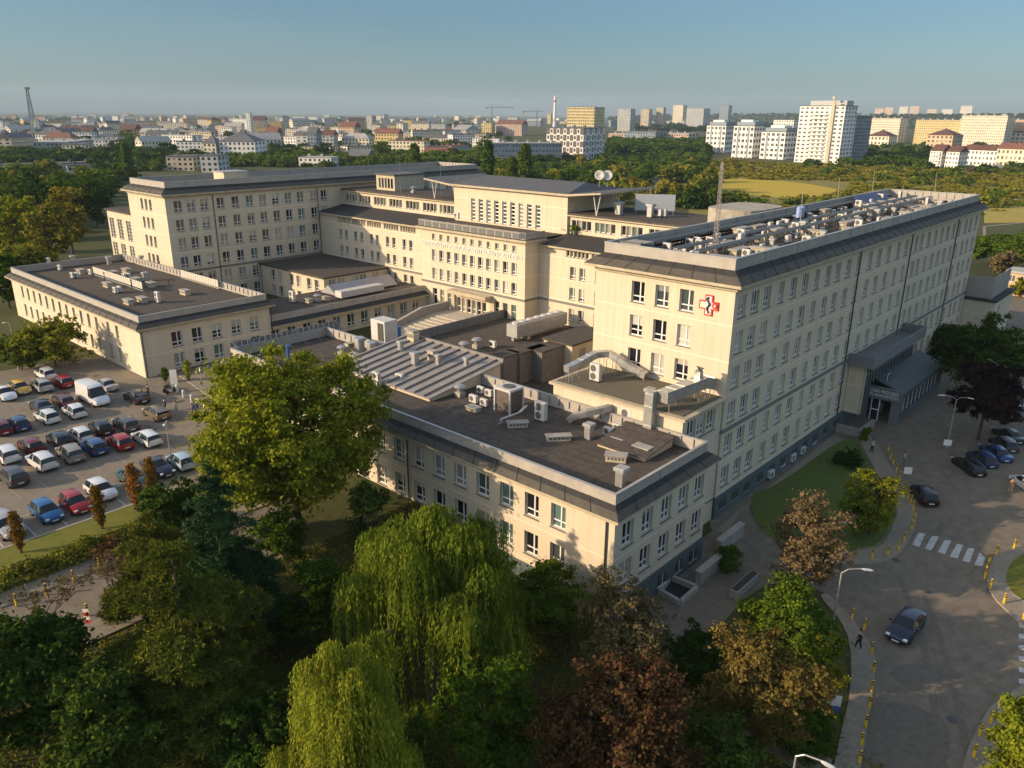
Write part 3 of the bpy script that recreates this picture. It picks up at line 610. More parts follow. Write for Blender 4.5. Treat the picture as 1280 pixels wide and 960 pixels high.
# stairs to the main entrance
t = thing('entrance_stairs', 'wide sunlit stone stairs climbing to the main entrance', 'stairs', (86, 95.5, 3))
m = MB(); n = 11
for k in range(n): m.box(78+k*1.15-86, -5.2, 0, 94.6-86, 5.2, .16*(k+1)-.0)
m.build('steps', mat('stair_stone', (.50, .44, .34), .9, noise=(2, .25)), t)
for s_ in (-1, 1):
    m = MB(); y = s_*5.5; prof = [(77.2, 3), (77.2, 4.3), (82.5, 4.6), (88, 6.0), (94.5, 6.1), (94.5, 3)]
    v = [(a-86, y-.25, z-3) for a, z in prof]+[(a-86, y+.25, z-3) for a, z in prof]; k = len(prof)
    m.add(v, [tuple(range(k)), tuple(range(2*k-1, k-1, -1))]+[(i, k+i, k+(i+1) % k, (i+1) % k) for i in range(k)])
    for a, z0_, a2, z2 in ((77.1, 4.3, 82.5, 4.62), (82.5, 4.62, 88, 6.02), (88, 6.02, 94.5, 6.1)):
        m.add([(a-86, y-.32, z0_-3), (a2-86, y-.32, z2-3), (a2-86, y+.32, z2-3), (a-86, y+.32, z0_-3), (a-86, y-.32, z0_-2.9), (a2-86, y-.32, z2-2.9), (a2-86, y+.32, z2-2.9), (a-86, y+.32, z0_-2.9)], [(4, 5, 6, 7), (0, 1, 5, 4), (2, 3, 7, 6), (3, 0, 4, 7), (1, 2, 6, 5)])
    m.build('side_wall', CONC, t)
# ------------------------------------------------------------------ reception pavilion on the right
b = Bld('reception_pavilion', 'grey glazed reception pavilion with lettered portal against the long wing', 'building', (104, 28, 0), None, mat('slate_panel', (.105, .118, .12), .6, noise=(.8, .2)))
# upper bay, cream flank
m = MB(); m.box(98.2, 29.9, 2.3, 98.5, 31.7, 8.7); m.box(98.2, 29.7, 2.3, 98.8, 29.9, 8.7, 1); b.part(m, 'flank_wall', [WALL, CORN])
m = MB(); m.box(97.3, 28.6, 8.7, 118.3, 31.7, 9.0); m.box(97.3, 28.6, 9.0, 118.3, 28.85, 10.2); m.box(97.3, 28.85, 9.0, 97.55, 31.7, 10.2); m.box(118.05, 28.85, 9, 118.3, 31.7, 10.2); b.part(m, 'roof_parapet', mat('grey_fascia', (.20, .20, .195), .7, noise=(.9, .2)))
m = MB(); m.box(98.8, 29.9, 5.6, 118.0, 30.0, 8.7); b.part(m, 'upper_glazing', mat('dark_glazing', (.02, .025, .03), .12))
m = MB()
for k in range(17): m.box(98.8+k*1.2, 29.8, 5.6, 98.88+k*1.2, 29.9, 8.7)
m.box(98.8, 29.78, 7.2, 118, 29.9, 7.28); b.part(m, 'mullion', GREYM)
# lower hall
x0, x1, y0 = 103.6, 121.5, 26.4
m = MB()
m.add([(x0, y0-.2, 4.3), (x1, y0-.2, 4.3), (x1, 30.0, 5.6), (x0, 30.0, 5.6), (x0, y0-.2, 4.5), (x1, y0-.2, 4.5), (x1, 30.0, 5.8), (x0, 30.0, 5.8)], [(3, 2, 1, 0), (4, 5, 6, 7), (0, 1, 5, 4), (1, 2, 6, 5), (2, 3, 7, 6), (3, 0, 4, 7)])
b.part(m, 'hall_roof', mat('teal_roof_sheet', (.06, .082, .082), .6, noise=(.7, .25)))
b.face('-y', y0, x0, x1, -.3, 4.3, [(x0+1.6+1.75*k, 1.5, 'std') for k in range(10)])
b.blank('+x', x1, y0, 31.7, -.3, 4.5)
m = MB(); m.box(x0-.3, 30.4, 0, x0, 31.6, 4.4); m.box(x0-.3, y0, 0, x0, y0+1.1, 4.3); m.box(x0-.5, y0-.1, 3.25, x0, 31.7, 4.85)
m.box(x0-.1, 28.9, 0, x0-.02, 29.02, 3.25, 1); m.box(x0-.1, 29.9, 0, x0-.02, 30.0, 3.25, 1); m.box(x0-.1, 29.02, 1.6, x0-.02, 29.9, 1.72, 1); m.box(x0-.1, 29.02, 0, x0-.02, 29.9, .12, 1); m.box(x0-.06, 29.02, .12, x0-.04, 29.9, 3.24, 2)
b.part(m, 'portal', [mat('portal_grey', (.15, .155, .155), .7), FRAME, mat('dark_glazing', (.02, .025, .03), .12)])
m = MB(); m.box(x0+5, y0+.2, 0, x0+5.1, 31, 4.2); b.part(m, 'inner_wall', DARKM)
o = text('lettering', 'IZBA PRZYJĘĆ\nPLANOWYCH', .56, face_M('-x', x0-.56, 28.45, 4.05), LET, b.root, .03); o.matrix_parent_inverse = Matrix.Translation(-b.o)
m = MB(); m.cyl((x0-.05, 26.9, 2.6), (x0-.14, 26.9, 2.6), .36, n=20); m.box(x0-.16, 26.65, 2.5, x0-.145, 27.15, 2.7, 1); b.part(m, 'round_sign', [RED, SIGNW])
m = MB(); m.box(104.8, 28.8, 5.4, 105.6, 28.9, 6.3); m.box(104.85, 28.75, 5.45, 105.55, 28.8, 6.25, 1); b.part(m, 'sign_box', [FRAME, DARKM])
b.finish()
# ramp walls beside the long wing
rw = thing('retaining_wall', 'low grey retaining wall round the light well next to reception', 'wall', (96.5, 30, 0))
m = MB(); m.box(-.2, -1.6, -.3, 4.4, -1.3, 1.1); m.box(-.2, -1.3, -.3, .1, 1.6, 1.1); m.build('wall', CONC, rw); m = MB(); m.box(-.3, -1.7, 1.1, 4.4, -1.2, 1.2); m.build('coping', METAL, rw)
# annexe beyond the far end of the long wing
b = Bld('rear_annexe', 'low cream annexe with tall grey roof screen past the far end of the long wing', 'building', (154, 24, 0))
b.face('-y', 27, 152, 166, 0, 8.2, [(156, 5, 'std')]); b.face('-x', 152, 27, 44, 0, 8.2, []); 
m = MB(); m.box(151.7, 26.7, 8.2, 166.3, 44, 8.5); b.part(m, 'roof', SKIRT)
m = MB(); m.box(153, 27.9, 8.5, 165, 28.0, 12.2); m.box(153, 28, 8.5, 153.1, 40, 12.2)
for k in range(9): m.box(153+k*1.5, 27.85, 8.5, 153.06+k*1.5, 27.9, 12.2)
b.part(m, 'roof_screen', PARA); b.finish()
# ------------------------------------------------------------------ ground, roads, pavements
GRASS = mat_ground('grass_ground', (.050, .064, .014), (.030, .044, .010), (.085, .078, .022), .10, 1.3)
ASPH = mat_ground('asphalt', (.165, .135, .10), (.122, .101, .077), (.21, .172, .127), .09, .9)
ASPH2 = mat_ground('car_park_asphalt', (.195, .163, .122), (.15, .127, .098), (.235, .196, .148), .08, 1.1)
PAVE = mat_ground('concrete_paving', (.235, .196, .145), (.18, .152, .116), (.29, .242, .18), .3, 2.2)
KERB = mat('kerb_stone', (.38, .34, .28), .9, noise=(1.5, .25))
PAINT = mat('road_paint', (.60, .58, .53), .8, noise=(2.6, .5))
YEL = mat('yellow_paint', (.72, .45, .02), .5); BLK = mat('black_paint', (.02, .02, .02), .5)

def axis(lo, hi, d0, d1, step):
    a = list(np.arange(d0, d1+.01, step)); b = d1; s = step
    while b < hi: s *= 1.5; b += s; a.append(min(b, hi))
    b = d0; s = step
    while b > lo: s *= 1.5; b -= s; a.insert(0, max(b, lo))
    return a
xs = axis(-9000, 16000, -40, 240, 14); ys = axis(-9000, 16000, 20, 66, 2)
g = MB(); nx, ny = len(xs), len(ys)
g.v = [(x, y, gz(x, y)) for y in ys for x in xs]
g.f = [(j*nx+i, j*nx+i+1, (j+1)*nx+i+1, (j+1)*nx+i) for j in range(ny-1) for i in range(nx-1)]; g.mi = [0]*len(g.f)
struct(g.build('ground', GRASS, None, True))

def sheet(name, pts, m, z=.004):
    mb = MB(); mb.add([(p[0], p[1], gz(p[0], p[1])+z) for p in pts], [tuple(range(len(pts)))])
    o = mb.build(name, m); me = o.data; bm = bmesh.new(); bm.from_mesh(me); bmesh.ops.triangulate(bm, faces=bm.faces[:]); bmesh.ops.recalc_face_normals(bm, faces=bm.faces[:])
    if sum(f.normal.z for f in bm.faces) < 0: bmesh.ops.reverse_faces(bm, faces=bm.faces[:])
    bm.to_mesh(me); bm.free(); return struct(o)
def slab(name, pts, m, h=.12, z0=None, base=-.2, kerb=None):
    """raised flat area with its own edge"""
    zz = z0 if z0 is not None else gz(pts[0][0], pts[0][1]); mb = MB(); a = sum(pts[i][0]*pts[(i+1) % len(pts)][1]-pts[(i+1) % len(pts)][0]*pts[i][1] for i in range(len(pts)))
    p = pts if a > 0 else pts[::-1]; n = len(p)
    mb.prism([(q[0], q[1]) for q in p], zz+base, zz+h)
    mb.mi = [1 if 2 <= i else 0 for i in range(len(mb.f))]
    o = mb.build(name, [m, kerb or KERB]); bm = bmesh.new(); bm.from_mesh(o.data); bmesh.ops.triangulate(bm, faces=[f for f in bm.faces if len(f.verts) > 4]); bm.to_mesh(o.data); bm.free()
    return struct(o)
def smooth_poly(pts, it=2):
    for _ in range(it):
        q = []
        for i in range(len(pts)):
            a, b = Vector(pts[i][:2]), Vector(pts[(i+1) % len(pts)][:2]); q += [a.lerp(b, .22), a.lerp(b, .78)]
        pts = q
    return [(p.x, p.y) for p in pts]
PX = lambda L, z=0: [(p.x, p.y) for p in (at(a, b_, z) for a, b_ in L)]
# street side, level 0
sheet('road', PX([(1068, 1010), (1082, 940), (1095, 830), (1085, 802), (1062, 770), (1036, 744), (1000, 727), (960, 730), (930, 748), (905, 777), (868, 800), (838, 803), (806, 770), (800, 733), (890, 664), (884, 640), (1045, 540), (1080, 470), (1200, 395), (1330, 330), (1700, 420), (1700, 1100)]), ASPH, .006)
LAWN = mat_ground('mown_lawn', (.075, .12, .018), (.052, .088, .014), (.11, .13, .028), .25, 2.5)
ROUGH = mat_ground('dry_lawn', (.125, .14, .016), (.08, .10, .013), (.17, .155, .026), .12, 1.1)
slab('lawn', smooth_poly(PX([(934, 622), (975, 605), (1048, 552), (1070, 548), (1090, 585), (1113, 622), (1121, 642), (1110, 664), (1099, 682), (1072, 688), (1010, 690), (950, 668)]), 1), LAWN, .10)
slab('pavement', smooth_poly(PX([(1010, 703), (1067, 706), (1101, 703), (1126, 693), (1139, 671), (1147, 650), (1142, 630), (1133, 613), (1112, 583), (1090, 545), (1072, 547), (1092, 586), (1115, 622), (1123, 642), (1112, 666), (1101, 685), (1072, 690), (1010, 692)]), 1), PAVE, .12)
slab('pavement', smooth_poly(PX([(1034, 742), (1060, 767), (1085, 801), (1096, 828), (1092, 856), (1078, 950), (1066, 1020), (1030, 1020), (1048, 930), (1064, 862), (1063, 803), (1050, 774), (1024, 745)]), 1), PAVE, .12)
slab('pavement', smooth_poly(PX([(1232, 722), (1238, 745), (1280, 785), (1340, 830), (1400, 700), (1300, 672), (1245, 690)]), 1), PAVE, .12)
slab('lawn', smooth_poly(PX([(1256, 722), (1266, 700), (1300, 685), (1380, 700), (1340, 790), (1283, 755), (1262, 742)]), 1), ROUGH, .16)
slab('pavement', smooth_poly(PX([(1240, 880), (1222, 910), (1206, 945), (1196, 1000), (1400, 1040), (1420, 880), (1290, 850)]), 1), PAVE, .12)
slab('lawn', smooth_poly(PX([(1175, 535), (1195, 527), (1240, 530), (1230, 555), (1205, 575), (1182, 580), (1168, 565)]), 1), LAWN, .12)
slab('pavement', PX([(893, 664), (1045, 541), (1053, 551), (976, 604), (925, 640), (905, 668)]), PAVE, .05)
slab('path', PX([(930, 895), (990, 925), (1040, 950), (1030, 985), (975, 950), (920, 915)]), PAVE, .05)
for L in ([(1148, 666), (1157, 667), (1149, 684), (1140, 681)], [(1165, 670), (1174, 671), (1164, 688), (1156, 686)], [(1181, 675), (1189, 676), (1181, 693), (1172, 690)], [(1196, 680), (1204, 681), (1197, 698), (1187, 696)], [(1210, 685), (1218, 686), (1212, 703), (1203, 701)], [(1225, 689), (1234, 690), (1228, 708), (1218, 706)],
          *[[(1273, 778+k*14), (1300, 782+k*14), (1300, 788+k*14), (1274, 784+k*14)] for k in range(7)]):
    sheet('road_marking', PX(L), PAINT, .011)
# asphalt repairs and cracks
DP = mat_ground('asphalt_patch', (.135, .112, .086), (.108, .091, .072), (.165, .138, .107), .3, 2)
for L in ([(1060, 880), (1130, 876), (1190, 905), (1185, 960), (1075, 990)], [(1090, 560), (1130, 545), (1150, 570), (1128, 600)], [(1100, 835), (1180, 828), (1210, 850), (1150, 872)]): sheet('road_repair', smooth_poly(PX(L), 1), DP, .009)
CR = mat('tar_seam', (.10, .092, .082), .9)
def seam(L, wd=.03):
    P_ = [Vector((*q, 0)) for q in PX(L)]; mb = MB(); P2 = []
    for i in range(len(P_)-1):
        for k in range(6): q = P_[i].lerp(P_[i+1], k/6); P2.append(q+Vector((rng.uniform(-.12, .12), rng.uniform(-.12, .12), 0)))
    for i in range(len(P2)-1):
        d = (P2[i+1]-P2[i]).normalized(); n = Vector((-d.y, d.x, 0))*wd; mb.quad((*(P2[i]-n).xy, .012), (*(P2[i+1]-n).xy, .012), (*(P2[i+1]+n).xy, .012), (*(P2[i]+n).xy, .012))
    struct(mb.build('road_seam', CR))
seam([(1100, 832), (1140, 830), (1190, 848), (1260, 815), (1300, 800)]); seam([(1168, 845), (1172, 880), (1200, 900), (1255, 915)]); seam([(1100, 880), (1145, 888), (1158, 899)]); seam([(1178, 757), (1240, 735), (1300, 722)]); seam([(1230, 640), (1205, 668), (1213, 690)])
# car-park side, level 3
sheet('car_park', [(-60, 70.6), (43, 70.6), (43, 86), (62, 86), (62, 106.7), (43, 106.7), (43, 121), (36, 124), (10, 126), (-60, 128)], ASPH2, .006)
sheet('road', [(-60, 54.6), (34, 54.6), (34, 61.3), (-60, 61.3)], ASPH, .006)
slab('pavement', [(-60, 61.3), (34, 61.3), (34, 63.3), (-60, 63.3)], PAVE, .12)
slab('pavement', [(-60, 52.2), (30, 52.2), (30, 54.6), (-60, 54.6)], PAVE, .12)
slab('lawn', [(-60, 63.3), (29, 63.3), (36, 66), (38, 70.4), (-60, 70.4)], ROUGH, .10, 3)
slab('kerb', [(-60, 70.4), (38, 70.4), (38, 70.62), (-60, 70.62)], KERB, .13, 3)
slab('pavement', [(44, 88), (61, 88), (61, 105), (46, 105)], PAVE, .10, 3)
mb = MB()
for k in range(14):
    x = -6+2.55*k; mb.box(x-.05, 71, 3.008, x+.05, 75.6, 3.010)
mb.box(-6, 75.55, 3.008, 28, 75.68, 3.0095); struct(mb.build('road_marking', PAINT))
# light well and steps by the front pavilion's flank
t = thing('light_well', 'grey rimmed light well sunk beside the flank of the front pavilion', 'light well', (*PX([(836, 745)])[0], 0))
P_ = [Vector((*q, 0))-t.location for q in PX([(824, 742), (838, 725), (871, 738), (850, 757)])]
m = MB()
for i in range(4):
    a, b_ = P_[i], P_[(i+1) % 4]; d = (b_-a).normalized(); n = Vector((-d.y, d.x, 0))*.16
    m.add([a-n, b_-n, b_+n, a+n, *[q+Vector((0, 0, .5)) for q in (a-n, b_-n, b_+n, a+n)]], [(4, 5, 6, 7), (0, 1, 5, 4), (2, 3, 7, 6), (3, 0, 4, 7), (1, 2, 6, 5)])
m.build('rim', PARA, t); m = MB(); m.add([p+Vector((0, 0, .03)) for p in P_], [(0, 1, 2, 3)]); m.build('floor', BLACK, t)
for px, py, lab in ((888, 718, 'short grey wing wall of the side steps nearest the front pavilion'), (912, 680, 'grey end pillar wall at the mouth of the service ramp')):
    q = at(px, py, 0); t = thing('garden_wall', lab, 'wall', q)
    m = MB(); m.box(-2.2, -.25, -.2, 2.2, .25, 1.25); m.build('wall', CONC, t); m = MB(); m.box(-2.3, -.32, 1.25, 2.3, .32, 1.36); m.build('coping', PARA, t)
q = at(930, 735, 0); t = thing('planter', 'long pale concrete planter beside the side steps', 'planter', q)
m = MB(); m.cbox(-2, -.4, 0, 2, .4, .7); m.build('trough', CONC, t); m = MB(); m.box(-1.85, -.28, .7, 1.85, .28, .74); m.build('soil', mat('soil', (.05, .04, .03), .95), t)
# ------------------------------------------------------------------ bollards
def bollard(px, py, lab, grp):
    q = at(px, py); o = bollard.src
    if o is None:
        o = thing('bollard', lab, 'bollard', q, 0, grp); m = MB(); m.lathe([(.075, 0), (.075, .88), (.05, .93)], 8); m.build('post', YEL, o)
        for z in (.62, .80): m = MB(); m.lathe([(.08, z), (.08, z+.09)], 8); m.build('stripe', BLK, o)
        bollard.src = o; index_children()
    else: o = dup(o, q, 0, lab, 'bollard', grp)
    o.scale = (1.25, 1.25, 1.15)
bollard.src = None
Z4 = lambda L, ox, oy: [(ox+a/4, oy+b_/4) for a, b_ in L]
for L, lab, grp in (
    (Z4([(520, 395), (597, 380), (652, 355), (678, 312), (715, 255), (724, 222), (735, 190), (722, 152), (712, 122), (700, 97), (690, 68)], 960, 600)+Z4([(600, 660), (612, 695), (625, 722), (640, 762), (655, 800), (680, 855)], 960, 400), 'yellow and black bollard along the kerb of the upper pavement by the lawn', 'bollards along the upper pavement'),
    (Z4([(420, 60), (480, 112), (515, 230), (523, 330), (516, 425), (505, 505), (485, 600), (465, 690), (455, 780)], 960, 760), 'yellow and black bollard along the lower pavement beside the dark bushes', 'bollards along the lower pavement'),
    (Z4([(1228, 348), (1142, 377), (1105, 418), (1092, 455), (1083, 492), (1110, 548), (1177, 622), (1275, 700)], 960, 600), 'sunlit yellow bollard on the kerb of the right traffic island', 'bollards on the right island'),
    (Z4([(1110, 580), (1055, 645), (1027, 750)], 960, 760), 'yellow bollard beside the round green bush in the bottom right corner', 'bollards by the corner bush'),
    (Z4([(85, 710), (235, 657), (370, 590), (500, 527)], 0, 580), 'yellow bollard on the pavement below the left hedge', 'bollards below the left hedge')):
    for a, b_ in L: bollard(a, b_, lab, grp)
bollard(110, 770, 'yellow bollard next to the striped warning post on the near left pavement', None)
bl = thing('bollard', 'white concrete bollard by the car park walkway', 'bollard', at(230, 497, 3), 0, 'white bollards at the walkway'); m = MB(); m.lathe([(.2, 0), (.2, .9), (.12, 1.05)], 8); m.build('post', WHITE, bl); index_children()
for a, b_ in ((240, 503), (248, 508), (222, 490)): dup(bl, at(a, b_, 3))
# ------------------------------------------------------------------ lamps and signs
LAMPM = mat('lamp_pole', (.42, .41, .38), .45, .5)
def lamp(lab, top, heads, zg, r=.085):
    """pole under `top`, arms towards each head point"""
    t = thing('street_lamp', lab, 'street lamp', (top.x, top.y, zg)); h = top.z-zg
    m = MB(); m.lathe([(.16, 0), (.16, .5), (r, .7), (r*.65, h)], 8); m.build('pole', LAMPM, t)
    for hp in heads:
        d = Vector(hp)-top; m = MB(); m.tube([(0, 0, h-.02), Vector((0, 0, h))+d*.2+Vector((0, 0, .25)), Vector((0, 0, h))+d*.6+Vector((0, 0, .22))+Vector((0, 0, 0))], .045, 6); a = m.build('arm', LAMPM, t)
        q = Vector((0, 0, h))+d*.6+Vector((0, 0, .2)); e = Vector((0, 0, h))+d; u = (e-q).normalized(); n = u.cross(Vector((0, 0, 1))).normalized()
        m = MB(); v = []
        for k, wd, hh in ((0, .08, .06), (.3, .17, .10), (.8, .17, .09), (1, .06, .03)):
            c = q.lerp(e, k); v += [c-n*wd, c+Vector((0, 0, hh)), c+n*wd, c-Vector((0, 0, hh*.5))]
        m.add(v, [(k*4+i, k*4+(i+1) % 4, k*4+4+(i+1) % 4, k*4+4+i) for k in range(3) for i in range(4)]+[(3, 2, 1, 0), (12, 13, 14, 15)]); m.build('lamp_head', WHITE, a)
def up(q, h): return Vector((q.x, q.y, q.z+h))
q = at(1183, 562, 0); lamp('double armed street lamp on the grass strip by reception', up(q, 6.4), [at(1172, 494, 7.1), at(1218, 499, 7.1)], 0)
a = at(1052, 716, 7); lamp('single armed street lamp rising from the bushes at the junction', a, [at(1092, 713, 7.2)], 0)
a = at(995, 945, 6.8); lamp('street lamp cut by the bottom edge of the picture', a, [at(1046, 962, 6.9)], 0)
a = at(1252, 462, 7); lamp('street lamp half hidden by the dark trees on the right', a, [at(1232, 447, 7.1)], 0)
q = at(215, 582, 3); lamp('slim car park lamp beside the white car and the pine', up(q, 4.6), [up(q, 4.7)+Vector((.4, .5, 0)), up(q, 4.7)+Vector((-.4, -.5, 0))], 3, .06)
q = at(24, 462, 3); lamp('tall lamp post in front of the left pavilion bush', up(q, 6.6), [up(q, 6.8)+Vector((-.7, .7, 0))], 3, .08)
q = at(256, 512, 3); lamp('thin blue grey lamp at the car park walkway', up(q, 5.0), [up(q, 5.2)+Vector((.5, .8, 0))], 3, .05)
BLUES = mat('blue_sign', (.03, .09, .35), .5)
def sign(lab, px, py, h, w_, hh, cols, rz=0):
    q = at(px, py); t = thing('road_sign', lab, 'sign', q, rz); m = MB(); m.cyl((0, 0, 0), (0, 0, h), .035, n=6); m.build('post', GREYM, t)
    n = len(cols)
    for i, c in enumerate(cols):
        m = MB(); z0 = h-hh+i*hh/n; m.cbox(-w_/2, -.06, z0+.01, w_/2, -.04, z0+hh/n-.01, .01); m.build('plate', c, t)
sign('white notice board on a post in front of the parked black cars', 1180, 575, 2.6, .85, .75, [SIGNW], R(-60))
sign('white square sign beside the black car near the lawn', 1131, 609, 2.4, .8, .8, [SIGNW], R(-60))
sign('red and white striped warning post on the lawn corner', 1052, 668, 2.2, .5, 1.5, [RED, SIGNW, RED, SIGNW], R(-60))
sign('red and white striped warning post on the near left pavement', 112, 786, 1.7, .45, 1.2, [RED, SIGNW, RED, SIGNW], R(-50))
sign('blue and white sign on the lower lawn edge', 1037, 912, 2.8, .8, 1.7, [BLUES, SIGNW], R(-60))
sign('white information column by the motorbikes', 219, 486, 2.7, .9, 2.4, [SIGNW, SIGNW], R(-40))

# manhole covers and gully grates
for px, py in ((1120, 700), (1190, 900), (1240, 660), (1130, 600), (1000, 735), (1160, 740)):
    q = at(px, py, 0); mb = MB(); mb.lathe([(.34, 0), (.34, .012), (.30, .013)], 16); o = mb.build('manhole_cover', mat('cast_iron', (.06, .055, .05), .6)); o.location = (q.x, q.y, .006); struct(o)
for px, py in ((70, 560), (150, 590), (120, 470), (200, 570)):
    q = at(px, py, 3); mb = MB(); mb.lathe([(.34, 0), (.34, .012), (.30, .013)], 16); o = mb.build('manhole_cover', mat('cast_iron', (.06, .055, .05), .6)); o.location = (q.x, q.y, 3.006); struct(o)
# darker tyre lanes and oil spots where cars pass and stand
LANE = mat_ground('worn_lane', (.14, .115, .087), (.115, .096, .074), (.17, .14, .106), .5, 3)
for L in ([(1180, 1000), (1165, 900), (1150, 800), (1120, 720), (1128, 720), (1158, 800), (1174, 900), (1192, 1000)], [(1215, 1000), (1196, 900), (1176, 810), (1150, 740), (1158, 740), (1184, 810), (1206, 900), (1228, 1000)], [(1160, 690), (1178, 640), (1188, 590), (1194, 590), (1186, 640), (1169, 691)]): sheet('tyre_track', smooth_poly(PX(L), 1), LANE, .0085)
g4 = random.Random(4); OIL = mat_ground('oil_spot', (.11, .10, .085), (.08, .075, .068), (.13, .115, .095), 1, 5)
for k in range(26):
    x, y = g4.uniform(5, 38), g4.choice((80.5, 88.5, 93, 97.5, 101))+g4.uniform(-1, 1); r_ = g4.uniform(.25, .7); sheet('oil_spot', [(x+r_*g4.uniform(.6, 1.1)*math.cos(a), y+r_*1.5*g4.uniform(.6, 1.1)*math.sin(a)) for a in np.linspace(0, 6.28, 10, endpoint=False)], OIL, .009)
for y0 in (79.2, 89.2, 98.6):
    mb = MB()
    for k in range(15):
        x = -2+2.55*k; mb.box(x-.04, y0, 3.009, x+.04, y0+4.6, 3.0105)
    struct(mb.build('road_marking', mat('faded_paint', (.34, .31, .26), .85, noise=(2.5, .5, (.20, .17, .135)))))
# ------------------------------------------------------------------ cars
GLASS_C = mat('car_glass', (.012, .014, .017), .06, spec=.6)
TYRE = mat('tyre', (.015, .015, .015), .85); RIM = mat('wheel_rim', (.35, .35, .36), .35, .8)
TAIL = mat('tail_light', (.35, .012, .012), .3); HEADL = mat('head_light', (.75, .75, .72), .15); PLATE = mat('number_plate', (.7, .7, .66), .5); TRIM = mat('black_trim', (.02, .02, .022), .6)
PAINTS = {}
def paint(n, c, metal=.25):
    if n not in PAINTS:
        PAINTS[n] = mat('car_paint_'+n, c, .32, metal, coat=.6)
    return PAINTS[n]
# station: (x, half width, bottom z, belt z, top z, half width of top)  — glass where the top is a cabin
SHAPES = {
 'hatch': (4.1, [(-2.05, .70, .32, .62, .66, .60), (-1.98, .82, .24, .86, .92, .66), (-1.55, .88, .22, .95, 1.36, .60), (-1.1, .89, .22, .95, 1.47, .60), (.0, .89, .22, .93, 1.50, .61), (.45, .89, .22, .92, 1.40, .60), (1.15, .88, .22, .90, .97, .70), (1.75, .84, .24, .78, .84, .62), (2.0, .74, .28, .60, .66, .52), (2.06, .64, .34, .50, .54, .45)], (1, 6)),
 'sedan': (4.65, [(-2.33, .72, .34, .66, .70, .62), (-2.25, .84, .25, .86, .93, .68), (-1.7, .89, .22, .93, 1.0, .70), (-1.05, .90, .22, .94, 1.38, .58), (-.3, .90, .22, .93, 1.45, .60), (.25, .90, .22, .92, 1.40, .59), (1.05, .89, .22, .90, .97, .70), (1.85, .85, .24, .80, .86, .62), (2.25, .76, .28, .62, .67, .52), (2.33, .64, .34, .50, .54, .45)], (2, 6)),
 'estate': (4.6, [(-2.3, .74, .34, .64, .70, .64), (-2.22, .85, .25, .90, .97, .70), (-1.95, .89, .22, .95, 1.38, .62), (-1.3, .90, .22, .95, 1.47, .61), (-.2, .90, .22, .94, 1.48, .61), (.3, .90, .22, .93, 1.40, .60), (1.05, .89, .22, .91, .98, .70), (1.8, .85, .24, .80, .86, .62), (2.2, .76, .28, .62, .67, .52), (2.3, .64, .34, .50, .54, .45)], (1, 6)),
 'suv': (4.5, [(-2.25, .74, .40, .74, .80, .64), (-2.18, .87, .32, 1.0, 1.08, .70), (-1.95, .91, .30, 1.06, 1.52, .64), (-1.3, .92, .30, 1.06, 1.66, .63), (-.1, .92, .30, 1.05, 1.68, .64), (.4, .92, .30, 1.04, 1.56, .62), (1.0, .91, .30, 1.02, 1.10, .72), (1.75, .87, .32, .92, .99, .66), (2.15, .78, .36, .72, .78, .56), (2.25, .66, .42, .58, .62, .48)], (1, 6)),
 'van': (5.7, [(-2.85, .90, .42, 1.2, 2.42, .82), (-2.8, .98, .34, 1.25, 2.5, .88), (-1.5, 1.0, .32, 1.25, 2.54, .88), (0, 1.0, .32, 1.25, 2.54, .88), (.85, 1.0, .32, 1.22, 2.50, .86), (1.25, 1.0, .32, 1.2, 2.30, .82), (1.95, .98, .32, 1.16, 1.28, .80), (2.55, .92, .34, 1.0, 1.10, .72), (2.8, .84, .40, .80, .86, .62), (2.86, .72, .46, .62, .66, .55)], (4, 6)),
}
CARMESH = {}
